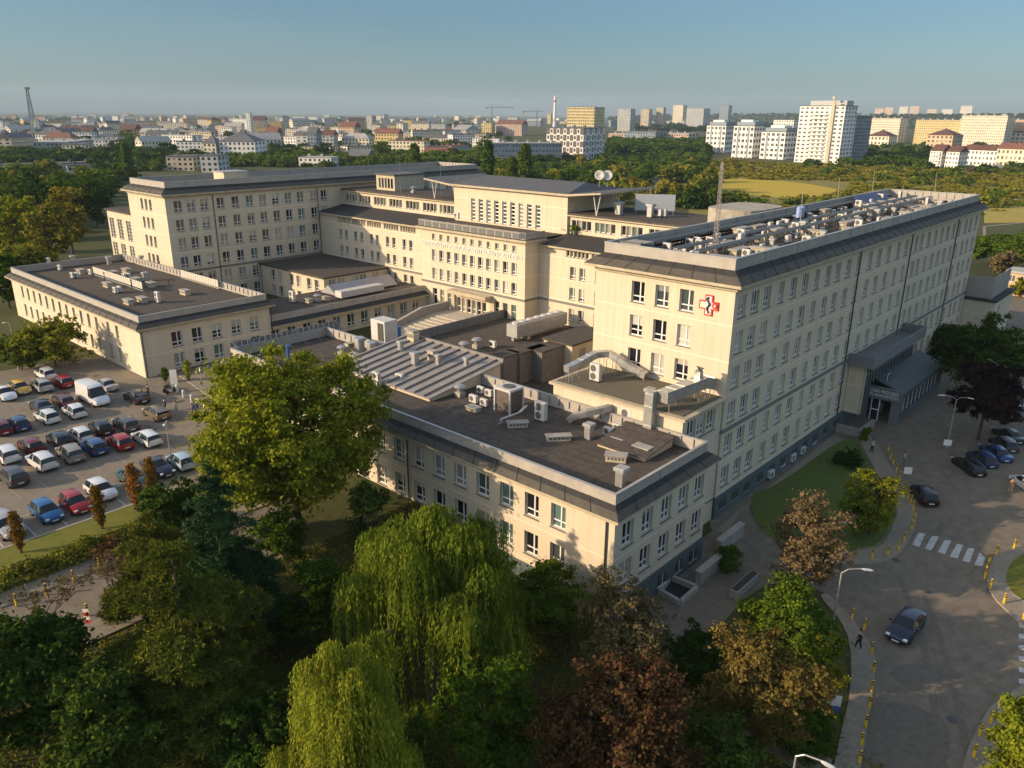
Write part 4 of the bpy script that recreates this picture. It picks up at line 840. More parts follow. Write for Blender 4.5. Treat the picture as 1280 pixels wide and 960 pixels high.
def car_meshes(kind):
    if kind in CARMESH: return CARMESH[kind]
    L, S, (g0, g1) = SHAPES[kind]; body, glass = MB(), MB(); rings = []
    for x, w_, zb, zl, zt, wt in S:
        rings.append([(x, w_*.86, zb), (x, w_, zb+.12), (x, w_*1.0, (zb+zl)/2+.05), (x, w_*.955, zl), (x, wt, zt-.05), (x, wt*.72, zt), (x, 0, zt+.015)])
    n = 7; full = []
    for r in rings: full.append(r+[(p[0], -p[1], p[2]) for p in r[-2::-1]])
    m = len(full[0]); vs = [p for r in full for p in r]
    bf = []; gl = {'windscreen': [], 'rear_window': [], 'side_window+': [], 'side_window-': []}
    for i in range(len(full)-1):
        cab = g0 <= i < g1
        for k in range(m-1):
            q = (i*m+k, (i+1)*m+k, (i+1)*m+k+1, i*m+k+1); side = k in (3, m-5)
            topk = 4 <= k <= m-6
            isg = cab and (side or (topk and i in ((g0, g1-1) if kind != 'van' else (g1-1,))))
            ((bf if not isg else gl['windscreen'] if topk and i == g1-1 else gl['rear_window'] if topk else gl['side_window'+'+-'[k > 5]])).append(q)
        bf.append((i*m, i*m+m-1, (i+1)*m+m-1, (i+1)*m))
    bf += [tuple(range(m)), tuple(range(len(vs)-1, len(vs)-m-1, -1))]
    body.add(vs, bf); GL = []
    for nm, fs in gl.items():
        if fs: q_ = MB(); q_.add(vs, fs); me_ = q_.mesh(nm.strip('+-'), [GLASS_C]); b_ = bmesh.new(); b_.from_mesh(me_); bmesh.ops.delete(b_, geom=[v for v in b_.verts if not v.link_faces], context='VERTS'); b_.to_mesh(me_); b_.free(); GL.append((nm.strip('+-'), me_))
    if kind != 'van':   # pillars and roof rails break the side glass
        x_ = [S[g0][0], S[g1][0]]; w0 = S[4][1]*.955; wt = S[4][5]; zl, zt = S[4][3], S[4][4]
        for s_ in (-1, 1):
            for xx in (-.28,): body.add([(xx, s_*(w0+.012), zl), (xx+.1, s_*(w0+.012), zl), (xx+.08, s_*(wt+.015), zt-.06), (xx+.02, s_*(wt+.015), zt-.06)], [(0, 1, 2, 3)])
    for s_ in (-1, 1): body.cbox(.62 if kind != 'van' else 1.45, s_*(S[4][1]+.10)-.09, S[5][3]+.02, .80 if kind != 'van' else 1.65, s_*(S[4][1]+.10)+.09, S[5][3]+.17, .02)
    wb = L*.30; tyre, rim = MB(), MB(); wr = .32 if kind not in ('suv', 'van') else .36
    tyre.lathe([(wr*.62, -.11), (wr*.95, -.11), (wr, -.07), (wr, .07), (wr*.95, .11), (wr*.62, .11)], 16); rim.lathe([(wr*.62, -.105), (wr*.25, -.12), (wr*.62, .105)], 12)
    for mb in (tyre, rim): mb.v = [(p[0], p[2], p[1]) for p in mb.v]
    d = {}
    tl = MB(); xr, wr_, zr = S[1][0], S[1][1], S[1][3]
    for s_ in (-1, 1): tl.cbox(xr-.04, s_*wr_*.82-.13, zr-.22, xr+.12, s_*wr_*.82+.13, zr-.02, .02)
    hl = MB(); xf, wf, zf = S[-2][0], S[-2][1], S[-2][3]
    for s_ in (-1, 1): hl.cbox(xf-.22, s_*wf*.82-.15, zf-.06, xf+.03, s_*wf*.82+.15, zf+.08, .02)
    pl = MB(); pl.box(S[0][0]-.02, -.26, S[0][2]+.1, S[0][0]-.005, .26, S[0][2]+.22); pl.box(S[-1][0]+.005, -.26, S[-1][2]-.02, S[-1][0]+.02, .26, S[-1][2]+.1)
    tr = MB(); tr.box(S[0][0]-.01, -.62, S[0][2]-.12, S[0][0]+.1, .62, S[0][2]); tr.box(S[-1][0]-.1, -.52, S[-1][2]-.12, S[-1][0]+.012, .52, S[-1][2]-.03)
    bm_ = body.mesh('body', [paint('white', (.72, .72, .71))], True)
    me_ok = bm_; 
    bm = bmesh.new(); bm.from_mesh(bm_); bmesh.ops.recalc_face_normals(bm, faces=bm.faces[:])
    for e in bm.edges:
        if len(e.link_faces) == 2 and e.calc_face_angle(0) > R(38): e.smooth = False
    bm.to_mesh(bm_); bm.free()
    CARMESH[kind] = dict(body=bm_, glass=GL, tyre=tyre.mesh('wheel', [TYRE]), rim=rim.mesh('rim', [RIM]), tail=tl.mesh('tail_lights', [TAIL]), head=hl.mesh('headlights', [HEADL]), plate=pl.mesh('number_plate', [PLATE]), trim=tr.mesh('bumper', [TRIM]), wb=wb, w=S[4][1], r=wr)
    return CARMESH[kind]
PC = {'white': (.72, .72, .71), 'silver': (.42, .41, .40), 'black': (.012, .012, .014), 'darkgrey': (.06, .06, .064), 'navy': (.015, .02, .045), 'blue': (.02, .075, .22), 'brightblue': (.015, .12, .30), 'red': (.36, .015, .018), 'darkred': (.16, .012, .015), 'teal': (.02, .10, .095), 'yellow': (.62, .36, .02), 'bronze': (.16, .12, .07), 'beige': (.30, .27, .22), 'brown': (.10, .055, .04), 'lightblue': (.42, .55, .60), 'maroon': (.12, .03, .03), 'deepblue': (.02, .05, .14)}
def car(kind, colr, p, rz, lab, grp='cars in the car park', tail_open=False):
    M_ = car_meshes(kind); t = thing('van' if kind == 'van' else 'parked_car', lab, 'van' if kind == 'van' else 'car', p, rz, grp)
    o = link('body', M_['body'], t); o.material_slots[0].link = 'OBJECT'; o.material_slots[0].material = paint(colr, PC[colr], 0 if colr in ('white', 'yellow') else .3)
    for n, me_ in M_['glass']: link(n, me_, t)
    for k, n in (('tail', 'tail_light'), ('head', 'headlight'), ('plate', 'number_plate'), ('trim', 'bumper')): link(n, M_[k], t)
    for sx in (-1, 1):
        for sy in (-1, 1):
            w_ = link('wheel', M_['tyre'], t, (sx*M_['wb'], sy*(M_['w']-.10), M_['r'])); link('rim', M_['rim'], w_)
    if tail_open:
        m = MB(); m.cbox(-.95, -.62, 0, 0, .62, .06, .02); tg = m.build('tailgate', paint(colr, PC[colr]), t); tg.location = (-1.55, 0, 1.45); tg.rotation_euler = (0, R(-8), 0)
    return t
Yn, Yp = R(90), R(-90)
CARS = [  # px, py on the ground, kind, colour, front towards (+90 = away), label
 (8, 497, 'sedan', 'white', -90, 'white sports car with dark nose at the left end of the rear row'),
 (26, 490, 'hatch', 'yellow', -90, 'yellow hatchback in the rear row'),
 (58, 472, 'hatch', 'white', 90, 'white hatchback at the very back of the car park'),
 (53, 487, 'suv', 'silver', 90, 'pale silver hatchback next to the yellow car'),
 (79, 482, 'hatch', 'red', 90, 'red hatchback at the back row beside the white one'),
 (133, 486, 'sedan', 'silver', 90, 'silver saloon behind the white van'),
 (118, 503, 'van', 'white', -90, 'tall white delivery van in the middle of the car park'),
 (80, 505, 'estate', 'maroon', 90, 'brown red estate left of the white van'),
 (53, 513, 'sedan', 'navy', 90, 'dark blue saloon left of the brown red estate'),
 (94, 519, 'hatch', 'white', 90, 'white hatchback in front of the white van'),
 (60, 526, 'hatch', 'white', 90, 'white hatchback below the dark blue saloon'),
 (171, 501, 'sedan', 'black', 90, 'black car with open boot right of the white van'),
 (196, 521, 'estate', 'bronze', 90, 'bronze estate with open tailgate at the walkway'),
 (24, 535, 'hatch', 'deepblue', 90, 'dark teal blue hatchback near the left edge'),
 (2, 540, 'hatch', 'darkred', 90, 'dark red car cut by the left edge'),
 (127, 540, 'hatch', 'black', 90, 'black hatchback in the middle row'),
 (158, 535, 'estate', 'darkgrey', 90, 'dark grey estate in the middle row'),
 (101, 549, 'hatch', 'white', 90, 'white hatchback between dark cars in the middle row'),
 (75, 555, 'hatch', 'navy', 90, 'navy hatchback left of the white middle row car'),
 (40, 563, 'hatch', 'darkred', 90, 'dark red hatchback in the lower middle row'),
 (119, 564, 'hatch', 'blue', 90, 'royal blue hatchback beside the red one'),
 (151, 558, 'hatch', 'red', 90, 'bright red hatchback in the lower middle row'),
 (184, 553, 'estate', 'white', 90, 'white estate at the right end of the middle row'),
 (89, 573, 'suv', 'beige', 90, 'beige grey off road car in the lower middle row'),
 (9, 574, 'suv', 'white', 90, 'white estate at the left edge of the lower middle row'),
 (53, 583, 'suv', 'white', 90, 'white compact off road car alone in the lower lane'),
 (17, 602, 'suv', 'darkgrey', 90, 'dark grey car alone at the lower left'),
 (127, 619, 'hatch', 'white', -90, 'white hatchback nose to the lawn'),
 (95, 635, 'hatch', 'red', -90, 'bright red hatchback nose to the lawn'),
 (59, 646, 'hatch', 'brightblue', -90, 'bright blue hatchback nose to the lawn'),
 (10, 665, 'suv', 'silver', -90, 'silver grey car nose to the lawn at the left edge'),
 (168, 604, 'sedan', 'teal', -90, 'teal green saloon behind the orange columnar trees'),
 (198, 590, 'sedan', 'navy', -90, 'dark navy car half hidden by the pine'),
 (227, 582, 'hatch', 'lightblue', 90, 'pale blue hatchback beside the big maple'),
]
for px, py, k, c, f, lab in CARS:
    q = at(px, py, 3); car(k, c, (q.x, q.y, 3.006), R(f+rng.uniform(-3, 3)), lab, 'cars in the hospital car park', c in ('bronze',) or 'open boot' in lab)
def heading(a, b_):   # direction from rear mark to front mark on the ground
    p, q = at(*a, 0), at(*b_, 0); return math.atan2(q.y-p.y, q.x-p.x)
RC = [(1131, 789, 'sedan', 'navy', heading((1143, 770), (1120, 800)), 'dark blue saloon driving alone towards the viewer'),
      (1154, 624, 'hatch', 'black', heading((1163, 632), (1146, 612)), 'black hatchback stopped beside the pavement bollards'),
      (1209, 588, 'estate', 'black', heading((1222, 597), (1196, 578)), 'black estate nearest the viewer in the right row'),
      (1226, 579, 'hatch', 'deepblue', heading((1240, 588), (1213, 569)), 'dark petrol blue car second in the right row'),
      (1243, 571, 'sedan', 'blue', heading((1257, 580), (1230, 561)), 'blue saloon third in the right row'),
      (1253, 560, 'hatch', 'darkgrey', heading((1266, 569), (1240, 551)), 'dark grey hatchback fourth in the right row'),
      (1259, 549, 'sedan', 'black', heading((1272, 557), (1246, 541)), 'black saloon at the far end of the right row'),
      (1283, 611, 'hatch', 'white', heading((1300, 620), (1272, 601)), 'white car cut by the right edge'),
      (1268, 517, 'hatch', 'lightblue', heading((1285, 522), (1258, 512)), 'pale blue car behind the dark trees on the right'),
      (1281, 506, 'van', 'white', heading((1295, 512), (1265, 499)), 'white van at the right edge behind the trees'),
      (1266, 293, 'suv', 'silver', 0, 'silver car on the far track beyond the long wing'),
      (1240, 299, 'hatch', 'darkred', .3, 'dark red car on the far track beyond the long wing')]
for px, py, k, c, h, lab in RC:
    q = at(px, py, 0); car(k, c, (q.x, q.y, .008), h, lab, None)
# motorbike pair by the walkway
def bike(px, py, rz, lab, m_):
    t = thing('motorbike', lab, 'motorbike', at(px, py, 3), rz); m = MB()
    for x in (-.65, .65):
        w_ = MB(); w_.lathe([(.22, -.06), (.30, -.06), (.31, 0), (.30, .06), (.22, .06)], 14); w_.v = [(p[0]+x, p[2], p[1]+.31) for p in w_.v]; w_.build('wheel', TYRE, t)
    m.tube([(-.65, 0, .31), (-.3, 0, .62), (.35, 0, .72), (.6, 0, .5), (.65, 0, .31)], [.07, .14, .17, .09, .05], 8); m.tube([(-.1, 0, .3), (.3, 0, .38)], .17, 8); m.build('body', m_, t)
    m = MB(); m.cbox(-.75, -.13, .74, .1, .13, .86, .03); m.build('seat', BLACK, t); m = MB(); m.tube([(.42, -.36, .98), (.5, 0, 1.0), (.42, .36, .98)], .025, 6); m.cyl((.5, 0, 1.0), (.62, 0, .4), .035); m.build('handlebar', DARKM, t)
bike(209, 489, R(35), 'dark motorbike parked left of the white information column', DARKM); bike(214, 491, R(25), 'silver motorbike parked under the white information column', METAL)
# ------------------------------------------------------------------ people
SKIN = mat('skin', (.45, .27, .19), .6); HAIR = mat('hair', (.05, .035, .025), .8); SHOE = mat('shoe', (.03, .028, .026), .6)
def skin_mesh(name, vs, es, rad, m, parent, sub=1):
    me = bpy.data.meshes.new(name); me.from_pydata(vs, es, []); o = link(name, me, parent); me.materials.append(m)
    sk = o.modifiers.new('skin', 'SKIN'); sk.use_smooth_shade = True
    for i, r in enumerate(rad): me.skin_vertices[0].data[i].radius = (r, r) if not isinstance(r, tuple) else r
    me.skin_vertices[0].data[0].use_root = True
    sb = o.modifiers.new('sub', 'SUBSURF'); sb.levels = sub; sb.render_levels = sub
    return o
def person(px, py, rz, lab, top, legs, stride=.18, hold=0.0):
    q = at(px, py); q.z += .1 if q.z < .5 else 0; t = thing('person', lab, 'person', q, rz); s_ = stride
    v = [(0, 0, .95), (0, 0, 1.15), (.0, 0, 1.38), (.01, 0, 1.5), (.03, 0, 1.60), (.03, 0, 1.72),
         (0, .10, .90), (s_*.6, .10, .50), (s_, .10, .08), (s_+.13, .10, .04), (0, -.10, .90), (-s_*.3, -.10, .50), (-s_, -.10, .09), (-s_+.12, -.10, .04),
         (0, .20, 1.36), (-.04, .25, 1.1), (.06+hold, .25, .88), (0, -.20, 1.36), (.05, -.25, 1.1), (.16+hold, -.24, .90)]
    e = [(0, 1), (1, 2), (2, 3), (3, 4), (4, 5), (0, 6), (6, 7), (7, 8), (8, 9), (0, 10), (10, 11), (11, 12), (12, 13), (2, 14), (14, 15), (15, 16), (2, 17), (17, 18), (18, 19)]
    r = [.13, .12, .14, .055, .085, .09, .085, .06, .042, .04, .085, .06, .042, .04, .055, .042, .032, .055, .042, .032]
    skin_mesh('body', v, e, r, SKIN, t)
    i = [1, 2, 14, 15, 17, 18, 0]; j = [v[k] for k in i]; skin_mesh('jacket', j, [(6, 0), (0, 1), (1, 2), (2, 3), (1, 4), (4, 5)], [.155, .17, .08, .062, .08, .062, .16], top, t)
    i = [0, 6, 7, 8, 10, 11, 12]; j = [v[k] for k in i]; skin_mesh('trousers', j, [(0, 1), (1, 2), (2, 3), (0, 4), (4, 5), (5, 6)], [.15, .105, .08, .066, .105, .08, .066], legs, t)
    m = MB(); m.lathe([(.02, .135), (.075, .11), (.10, .05), (.105, -.02), (.09, -.06)], 10, (.015, 0, 1.69)); m.build('hair', HAIR, t, True)
cl = lambda n, c: mat('cloth_'+n, c, .9)
person(1072, 812, R(80), 'person in black walking along the lower pavement', cl('black', (.012, .012, .014)), cl('black', (.012, .012, .014)))
person(1129, 583, R(-100), 'person in a pale pink top walking on the reception road', cl('pink', (.45, .25, .24)), cl('teal', (.10, .22, .22)))
person(1121, 620, R(60), 'person in dark clothes on the upper pavement beside the black hatchback', cl('navy', (.02, .025, .05)), cl('slate', (.08, .09, .12)))
person(1089, 567, R(100), 'person in a white top and dark trousers near the reception bush', cl('white', (.6, .58, .54)), cl('black', (.012, .012, .014)))
person(1100, 517, R(200), 'person in white standing in the reception doorway', cl('white', (.6, .58, .54)), cl('white', (.6, .58, .54)), .04)
person(1262, 617, R(30), 'person in an orange top beside the white car at the right edge', cl('orange', (.50, .20, .08)), cl('sand', (.4, .3, .2)), .1)
person(221, 518, R(-60), 'person in pale clothes walking near the car park walkway', cl('paleblue', (.35, .38, .42)), cl('paleblue', (.35, .38, .42)))
person(243, 516, R(-80), 'person in a blue uniform at the walkway, left of a colleague', cl('blue', (.03, .09, .30)), cl('blue', (.03, .09, .30)))
person(247, 517, R(-80), 'person in a blue uniform at the walkway, right of a colleague', cl('blue', (.03, .09, .30)), cl('navy', (.02, .025, .05)))
person(207, 514, R(150), 'person in dark clothes at the open boot of the bronze estate', cl('black', (.012, .012, .014)), cl('navy', (.02, .025, .05)), .05)
person(186, 496, R(150), 'person in dark clothes at the open boot of the black car', cl('black', (.012, .012, .014)), cl('black', (.012, .012, .014)), .05)
# ------------------------------------------------------------------ foliage
BARK = mat('bark', (.085, .062, .043), .95, noise=(3, .4)); BARKG = mat('grey_bark', (.13, .11, .09), .95, noise=(3, .4))
G = lambda r, g, b_: (r, g, b_)
LM = {
 'maple': mat_leaf('leaf_maple', [G(.10, .14, .010), G(.145, .19, .014), G(.20, .23, .018), G(.25, .25, .025)]),
 'willow': mat_leaf('leaf_willow', [G(.085, .135, .012), G(.14, .20, .018), G(.20, .24, .022), G(.26, .25, .03)]),
 'dark': mat_leaf('leaf_dark', [G(.026, .052, .010), G(.046, .084, .013), G(.075, .115, .016)], .25),
 'green': mat_leaf('leaf_green', [G(.045, .082, .009), G(.085, .14, .013), G(.135, .185, .018)]),
 'lime': mat_leaf('leaf_lime', [G(.13, .155, .014), G(.20, .215, .02), G(.28, .255, .03)]),
 'spruce': mat_leaf('leaf_spruce', [G(.026, .056, .020), G(.046, .088, .030), G(.072, .118, .040)], .12),
 'pine': mat_leaf('leaf_pine', [G(.050, .075, .012), G(.095, .12, .016), G(.15, .165, .022), G(.18, .15, .025)], .2),
 'brown': mat_leaf('leaf_brown', [G(.10, .078, .04), G(.155, .12, .055), G(.20, .155, .07), G(.13, .125, .045)], .3),
 'gold': mat_leaf('leaf_gold', [G(.13, .085, .028), G(.20, .125, .035), G(.26, .17, .05), G(.15, .12, .03)], .3),
 'red': mat_leaf('leaf_red', [G(.075, .030, .022), G(.115, .045, .028), G(.135, .075, .034), G(.115, .095, .03)], .3),
 'purple': mat_leaf('leaf_purple', [G(.020, .012, .014), G(.034, .018, .020), G(.05, .026, .026)], .2),
 'orange': mat_leaf('leaf_orange', [G(.20, .085, .015), G(.30, .13, .02), G(.22, .15, .03)], .3),
 'scrub': mat_leaf('leaf_scrub', [G(.09, .115, .014), G(.15, .165, .018), G(.22, .205, .024), G(.26, .21, .03)], .3),
}
def quads_mesh(name, V, m):
    """V: (n,4,3) array of leaf quads"""
    n = len(V); me = bpy.data.meshes.new(name); me.vertices.add(4*n); me.vertices.foreach_set('co', V.reshape(-1).astype(np.float32))
    me.loops.add(4*n); me.loops.foreach_set('vertex_index', np.arange(4*n, dtype=np.int32)); me.polygons.add(n); me.polygons.foreach_set('loop_start', np.arange(0, 4*n, 4, dtype=np.int32))
    me.update(); me.materials.append(m); me.validate(); return me
def norm(a): return a/np.maximum(np.linalg.norm(a, axis=-1, keepdims=True), 1e-6)
def leafquads(P, N, size, elong=1.5, g=nrg, jit=.9, hang=None):
    """diamond shaped leaves at P facing roughly along N"""
    n = len(P); N = norm(N+jit*g.normal(size=(n, 3))); A = norm(np.cross(N, g.normal(size=(n, 3)) if hang is None else hang+.15*g.normal(size=(n, 3)))); B = np.cross(N, A)
    s = (size*(.6+.8*g.random((n, 1)))); a = A*s*.5; b = B*s*.5*elong
    return np.stack([P-b, P+a*.9+N*s*.12, P+b, P-a*.9+N*s*.12], 1)
def rand_dir(n, g): return norm(g.normal(size=(n, 3)))
def broad(h, r, n, leaf, seed, trunk=.3, zc=.62, rz=.42, nclump=46, cr=.30, top=0.0, shell=.75):
    """crown of uneven leaf clumps round an ellipsoid; returns leaf quads and limb end points"""
    g = np.random.default_rng(seed); d = rand_dir(nclump, g); rad = (shell+(1-shell)*g.random((nclump, 1)))*(g.random((nclump, 1)) > .14)+.45*(g.random((nclump, 1)))*0
    rad = np.where(rad < .1, .45, rad)
    c = d*rad*np.array([r*(1-cr*.75), r*(1-cr*.75), h*rz*(1-cr*.6)])+np.array([0, 0, h*zc]); c[:, 2] += top*0
    c += g.normal(size=c.shape)*r*.07; sz = r*cr*(.65+.7*g.random(nclump)); w_ = sz**2; k = g.choice(nclump, n, p=w_/w_.sum())
    ns = 11; sd = rand_dir(nclump*ns, g).reshape(nclump, ns, 3); so_ = sd*(.35+.75*g.random((nclump, ns, 1)))*sz[:, None, None]*np.array([1.1, 1.1, .85]); j = g.integers(0, ns, n); j = np.where(g.random(n) < .3, 0, j); ss = sz*(.30+.16*g.random(nclump))
    dd = rand_dir(n, g); rr = np.abs(g.normal(size=(n, 1)))*.62*ss[k][:, None]+.12*ss[k][:, None]; P = c[k]+so_[k, j]+dd*rr*np.array([1.15, 1.15, .6]); P[:, 2] = np.maximum(P[:, 2], h*.06)
    out = norm(P-np.array([0, 0, h*(zc-.15)]))
    return leafquads(P, dd*.7+out*.6+np.array([0, 0, .35]), leaf, 1.35, g), c, sz
def trunk_mesh(h, r0, ends, seed, m=None, lean=0, fork=.3, maxn=14):
    g = random.Random(seed); mb = MB(); pts = [(0, 0, -.3), (.05*r0, 0, h*.12), (g.uniform(-.3, .3)*r0, g.uniform(-.3, .3)*r0, h*fork), (g.uniform(-1, 1)*r0, g.uniform(-1, 1)*r0, h*.72)]
    mb.tube(pts, [r0*1.25, r0, r0*.8, r0*.25], 7); E = list(ends); g.shuffle(E)
    for e in E[:maxn]:
        s = Vector(pts[2]).lerp(Vector(pts[3]), g.random()*.8) if e[2] > h*fork else Vector(pts[1]).lerp(Vector(pts[2]), .8)
        mid = s.lerp(Vector(e), .5)+Vector((0, 0, -.04*h)); mb.tube([s, mid, Vector(e)], [r0*.42, r0*.26, r0*.08], 5)
    return mb
def height_to(p, py, hmax=60):
    lo, hi = 0, hmax
    for _ in range(40):
        m_ = (lo+hi)/2; d = Vector((p.x, p.y, p.z+m_-CAMZ)); y = CH/2-FPX*d.dot(UP)/d.dot(_fw)
        if y > py: lo = m_
        else: hi = m_
    return lo
def tree(lab, V, tm, p, leafm, barkm=None, name='broadleaf_tree', cat='tree', grp=None, rz=0):
    t = thing(name, lab, cat, p, rz, grp)
    if tm is not None: tm.build('trunk', barkm or BARK, t)
    link('crown', quads_mesh('crown', V, leafm), t); return t
def fg_broad(lab, base, top, wpx, n, leaf, lm, seed, bark=None, zc=.6, rz=.42, ncl=46, cr=.3, name='broadleaf_tree', cat='tree', r0=None, z=None, shell=.75):
    p = at(*base, z); h = height_to(p, top); r = px_size(p+Vector((0, 0, h*.6)), wpx/2)
    V, c, sz = broad(h, r, n, leaf, seed, zc=zc, rz=rz, nclump=ncl, cr=cr, shell=shell)
    return tree(lab, V, trunk_mesh(h, r0 or max(.06, h*.018), c, seed), p, LM[lm], bark, name, cat)

def conifer(h, r, n, leaf, seed, whorls=16, droop=-.18, flat=.35, z0=.08, power=.85, gap=0.0, tuft=0, nb=8):
    """whorls of boughs; needles in flat sprays along each bough"""
    g = np.random.default_rng(seed); P, N = [], []; boughs = []
    tot = 0; L_ = []
    for w_ in range(whorls):
        f = (w_+.5)/whorls; z = h*(z0+(1-z0)*f); rr = r*(1-f)**power*(.8+.35*g.random())
        for k in range(max(4, int(nb*(1-f)+3))):
            a = g.random()*6.283; l = rr*(.7+.45*g.random()); L_.append((z+g.normal()*h*.012, a, max(l, .15*r*(1-f)+.1)))
    W_ = np.array([q[2] for q in L_])**1.4; W_ /= W_.sum()
    for (z, a, l), w_ in zip(L_, W_):
        m_ = max(6, int(n*w_/max(tuft, 1))); t = g.random(m_)**(.7 if not tuft else .5); x = t*l; side = g.normal(size=m_)*(.12+.22*(1-t))*l*.8
        zz = z+droop*x+.06*l*np.sin(t*3)+g.normal(size=m_)*l*.05*flat*3
        ca, sa = math.cos(a), math.sin(a); P.append(np.stack([ca*x-sa*side, sa*x+ca*side, zz], 1)); N.append(np.tile([ca*.5, sa*.5, .8], (m_, 1))); boughs.append(((0, 0, z), (ca*l*.8, sa*l*.8, z+droop*l*.8)))
    P = np.concatenate(P); N = np.concatenate(N)
    if tuft:
        D_ = rand_dir(len(P)*tuft, g)*np.array([1, 1, .75]); P = np.repeat(P, tuft, 0)+D_*(.10+.22*g.random((len(D_), 1))); N = np.cross(D_, rand_dir(len(D_), g)); s_ = leaf*(.7+.6*g.random((len(D_), 1))); A = norm(N)
        return np.stack([P-D_*s_*2.2, P+A*s_*.5, P+D_*s_*2.2, P-A*s_*.5], 1), boughs
    return leafquads(P, N, leaf, 4.5, g, .8), boughs
def fg_conifer(lab, base, top, wpx, n, leaf, lm, seed, **k):
    p = at(*base); h = height_to(p, top); r = px_size(p+Vector((0, 0, h*.35)), wpx/2); V, bo = conifer(h, r, n, leaf, seed, **k)
    m = MB(); m.tube([(0, 0, -.3), (0, 0, h*.5), (0, 0, h*.97)], [h*.018, h*.012, .03], 7)
    for a, b_ in bo[::2]: m.cyl(a, b_, h*.004, .015, 4)
    return tree(lab, V, m, p, LM[lm], BARK, 'conifer_tree')
def willow(h, r, n, leaf, seed, heads=26):
    """arching limbs with curtains of hanging strands"""
    g = np.random.default_rng(seed); P, D = [], []; limbs = []
    for k in range(heads):
        d = rand_dir(1, g)[0]; d[2] = abs(d[2])*.8; rad = .25+.8*g.random()**.8; hx, hy = d[0]*r*rad, d[1]*r*rad; hz = h*(.97-.55*(rad**2)*(.5+.8*g.random())); cr_ = r*(.13+.14*g.random())
        limbs.append((hx*.8, hy*.8, hz-.03*h))
        ns = int(n/heads/26)
        for s_ in range(ns):
            a = g.random()*6.283; q = math.sqrt(g.random())*cr_; a = round(a*1.9+.4*g.normal())/1.9 if g.random() < .8 else a; x, y = hx+math.cos(a)*q, hy+math.sin(a)*q; z = hz-(q/cr_)**2*cr_*.5; L_ = h*(.16+.30*g.random())*(.35+.9*q/cr_)*(.6+.8*g.random()); L_ = min(L_, z-.3)
            m_ = 26; t = (np.arange(m_)+g.random(m_))/m_; sw = np.array([math.cos(a), math.sin(a)])*.10*L_
            P.append(np.stack([x+sw[0]*np.sqrt(t)+g.normal(size=m_)*.07, y+sw[1]*np.sqrt(t)+g.normal(size=m_)*.07, z-L_*t], 1)); D.append(np.tile([math.cos(a), math.sin(a), .25], (m_, 1)))
    P = np.concatenate(P); D = np.concatenate(D); n_ = len(P); g2 = g
    N = norm(D+.7*g.normal(size=(n_, 3))*np.array([1, 1, .4])); A = norm(np.cross(N, np.tile([0, 0, 1.0], (n_, 1))+.22*g.normal(size=(n_, 3)))); B = np.cross(N, A); s = leaf*(.6+.8*g.random((n_, 1)))
    return np.stack([P-B*s*1.3, P+A*s*.32, P+B*s*1.3, P-A*s*.32], 1), limbs
def fg_willow(lab, base, top, wpx, n, leaf, seed, heads=26):
    p = at(*base); h = height_to(p, top); r = px_size(p+Vector((0, 0, h*.6)), wpx/2); V, li = willow(h, r, n, leaf, seed, heads)
    return tree(lab, V, trunk_mesh(h, h*.03, li, seed, maxn=22), p, LM['willow'], BARKG, 'weeping_willow')

# --- big trees of the front garden
fg_broad('big sunlit light green maple in front of the pavilion beside the car park', (374, 658), 440, 236, 96600, 0.238, 'maple', 21, zc=.60, rz=.42, ncl=70, cr=.27)
fg_conifer('tall dark blue green spruce beside the maple', (285, 790), 578, 165, 90000, .09, 'spruce', 31, whorls=24, power=.72, flat=.3)
fg_broad('dark round topped yew like tree left of the spruce', (218, 690), 592, 85, 18900, 0.172, 'dark', 32, cr=.34, ncl=26, zc=.55, rz=.47)
fg_conifer('large spreading olive green pine filling the lower left', (248, 915), 676, 275, 190000, .085, 'pine', 33, whorls=10, droop=-.06, flat=.22, power=.62, z0=.16, tuft=16, nb=6)
fg_conifer('second spreading pine behind the large one, nearer the road', (205, 770), 640, 135, 80000, .085, 'pine', 34, whorls=9, droop=-.06, flat=.22, power=.75, z0=.14, tuft=16, nb=6)
fg_willow('large weeping willow hiding the foot of the front pavilion', (542, 878), 636, 262, 100000, .12, 41, 46)
fg_willow('yellow green sunlit weeping willow at the bottom centre', (438, 1075), 790, 175, 90000, .085, 42, 34)
fg_broad('compact round dark green tree at the corner of the front pavilion', (688, 796), 700, 108, 31500, 0.172, 'green', 51, cr=.33, ncl=30, zc=.56, rz=.43)
fg_broad('thin brown olive tree below the pavilion corner', (770, 872), 718, 140, 19950, 0.158, 'brown', 52, ncl=46, cr=.26, zc=.58, rz=.44, shell=.45)
fg_broad('red brown autumn tree at the bottom edge right of centre', (768, 1005), 826, 196, 54600, 0.172, 'red', 53, ncl=56, cr=.26, zc=.52, rz=.47)
fg_broad('golden brown autumn tree right of the red brown one', (948, 945), 782, 150, 31500, 0.165, 'gold', 54, ncl=44, cr=.27, zc=.55, rz=.45, shell=.55)
fg_broad('dark green bushy tree at the street corner', (975, 850), 728, 130, 31500, 0.178, 'green', 55, ncl=36, cr=.32, zc=.5, rz=.5)
fg_broad('bright green young tree at the edge of the lower pavement', (1020, 868), 784, 58, 12600, 0.158, 'lime', 56, ncl=20, cr=.36, zc=.52, rz=.47)
fg_broad('feathery brown tree shading the lawn corner', (1002, 748), 628, 125, 17850, 0.165, 'brown', 57, ncl=46, cr=.25, zc=.60, rz=.42, shell=.45)
fg_broad('yellow green young tree standing on the reception lawn', (1086, 668), 573, 62, 16800, 0.158, 'lime', 58, ncl=22, cr=.36, zc=.52, rz=.48)
fg_broad('dark shrub beside the yellow green lawn tree', (1068, 672), 612, 55, 9450, 0.158, 'green', 59, ncl=16, cr=.4, zc=.5, rz=.5, name='shrub', cat='shrub')
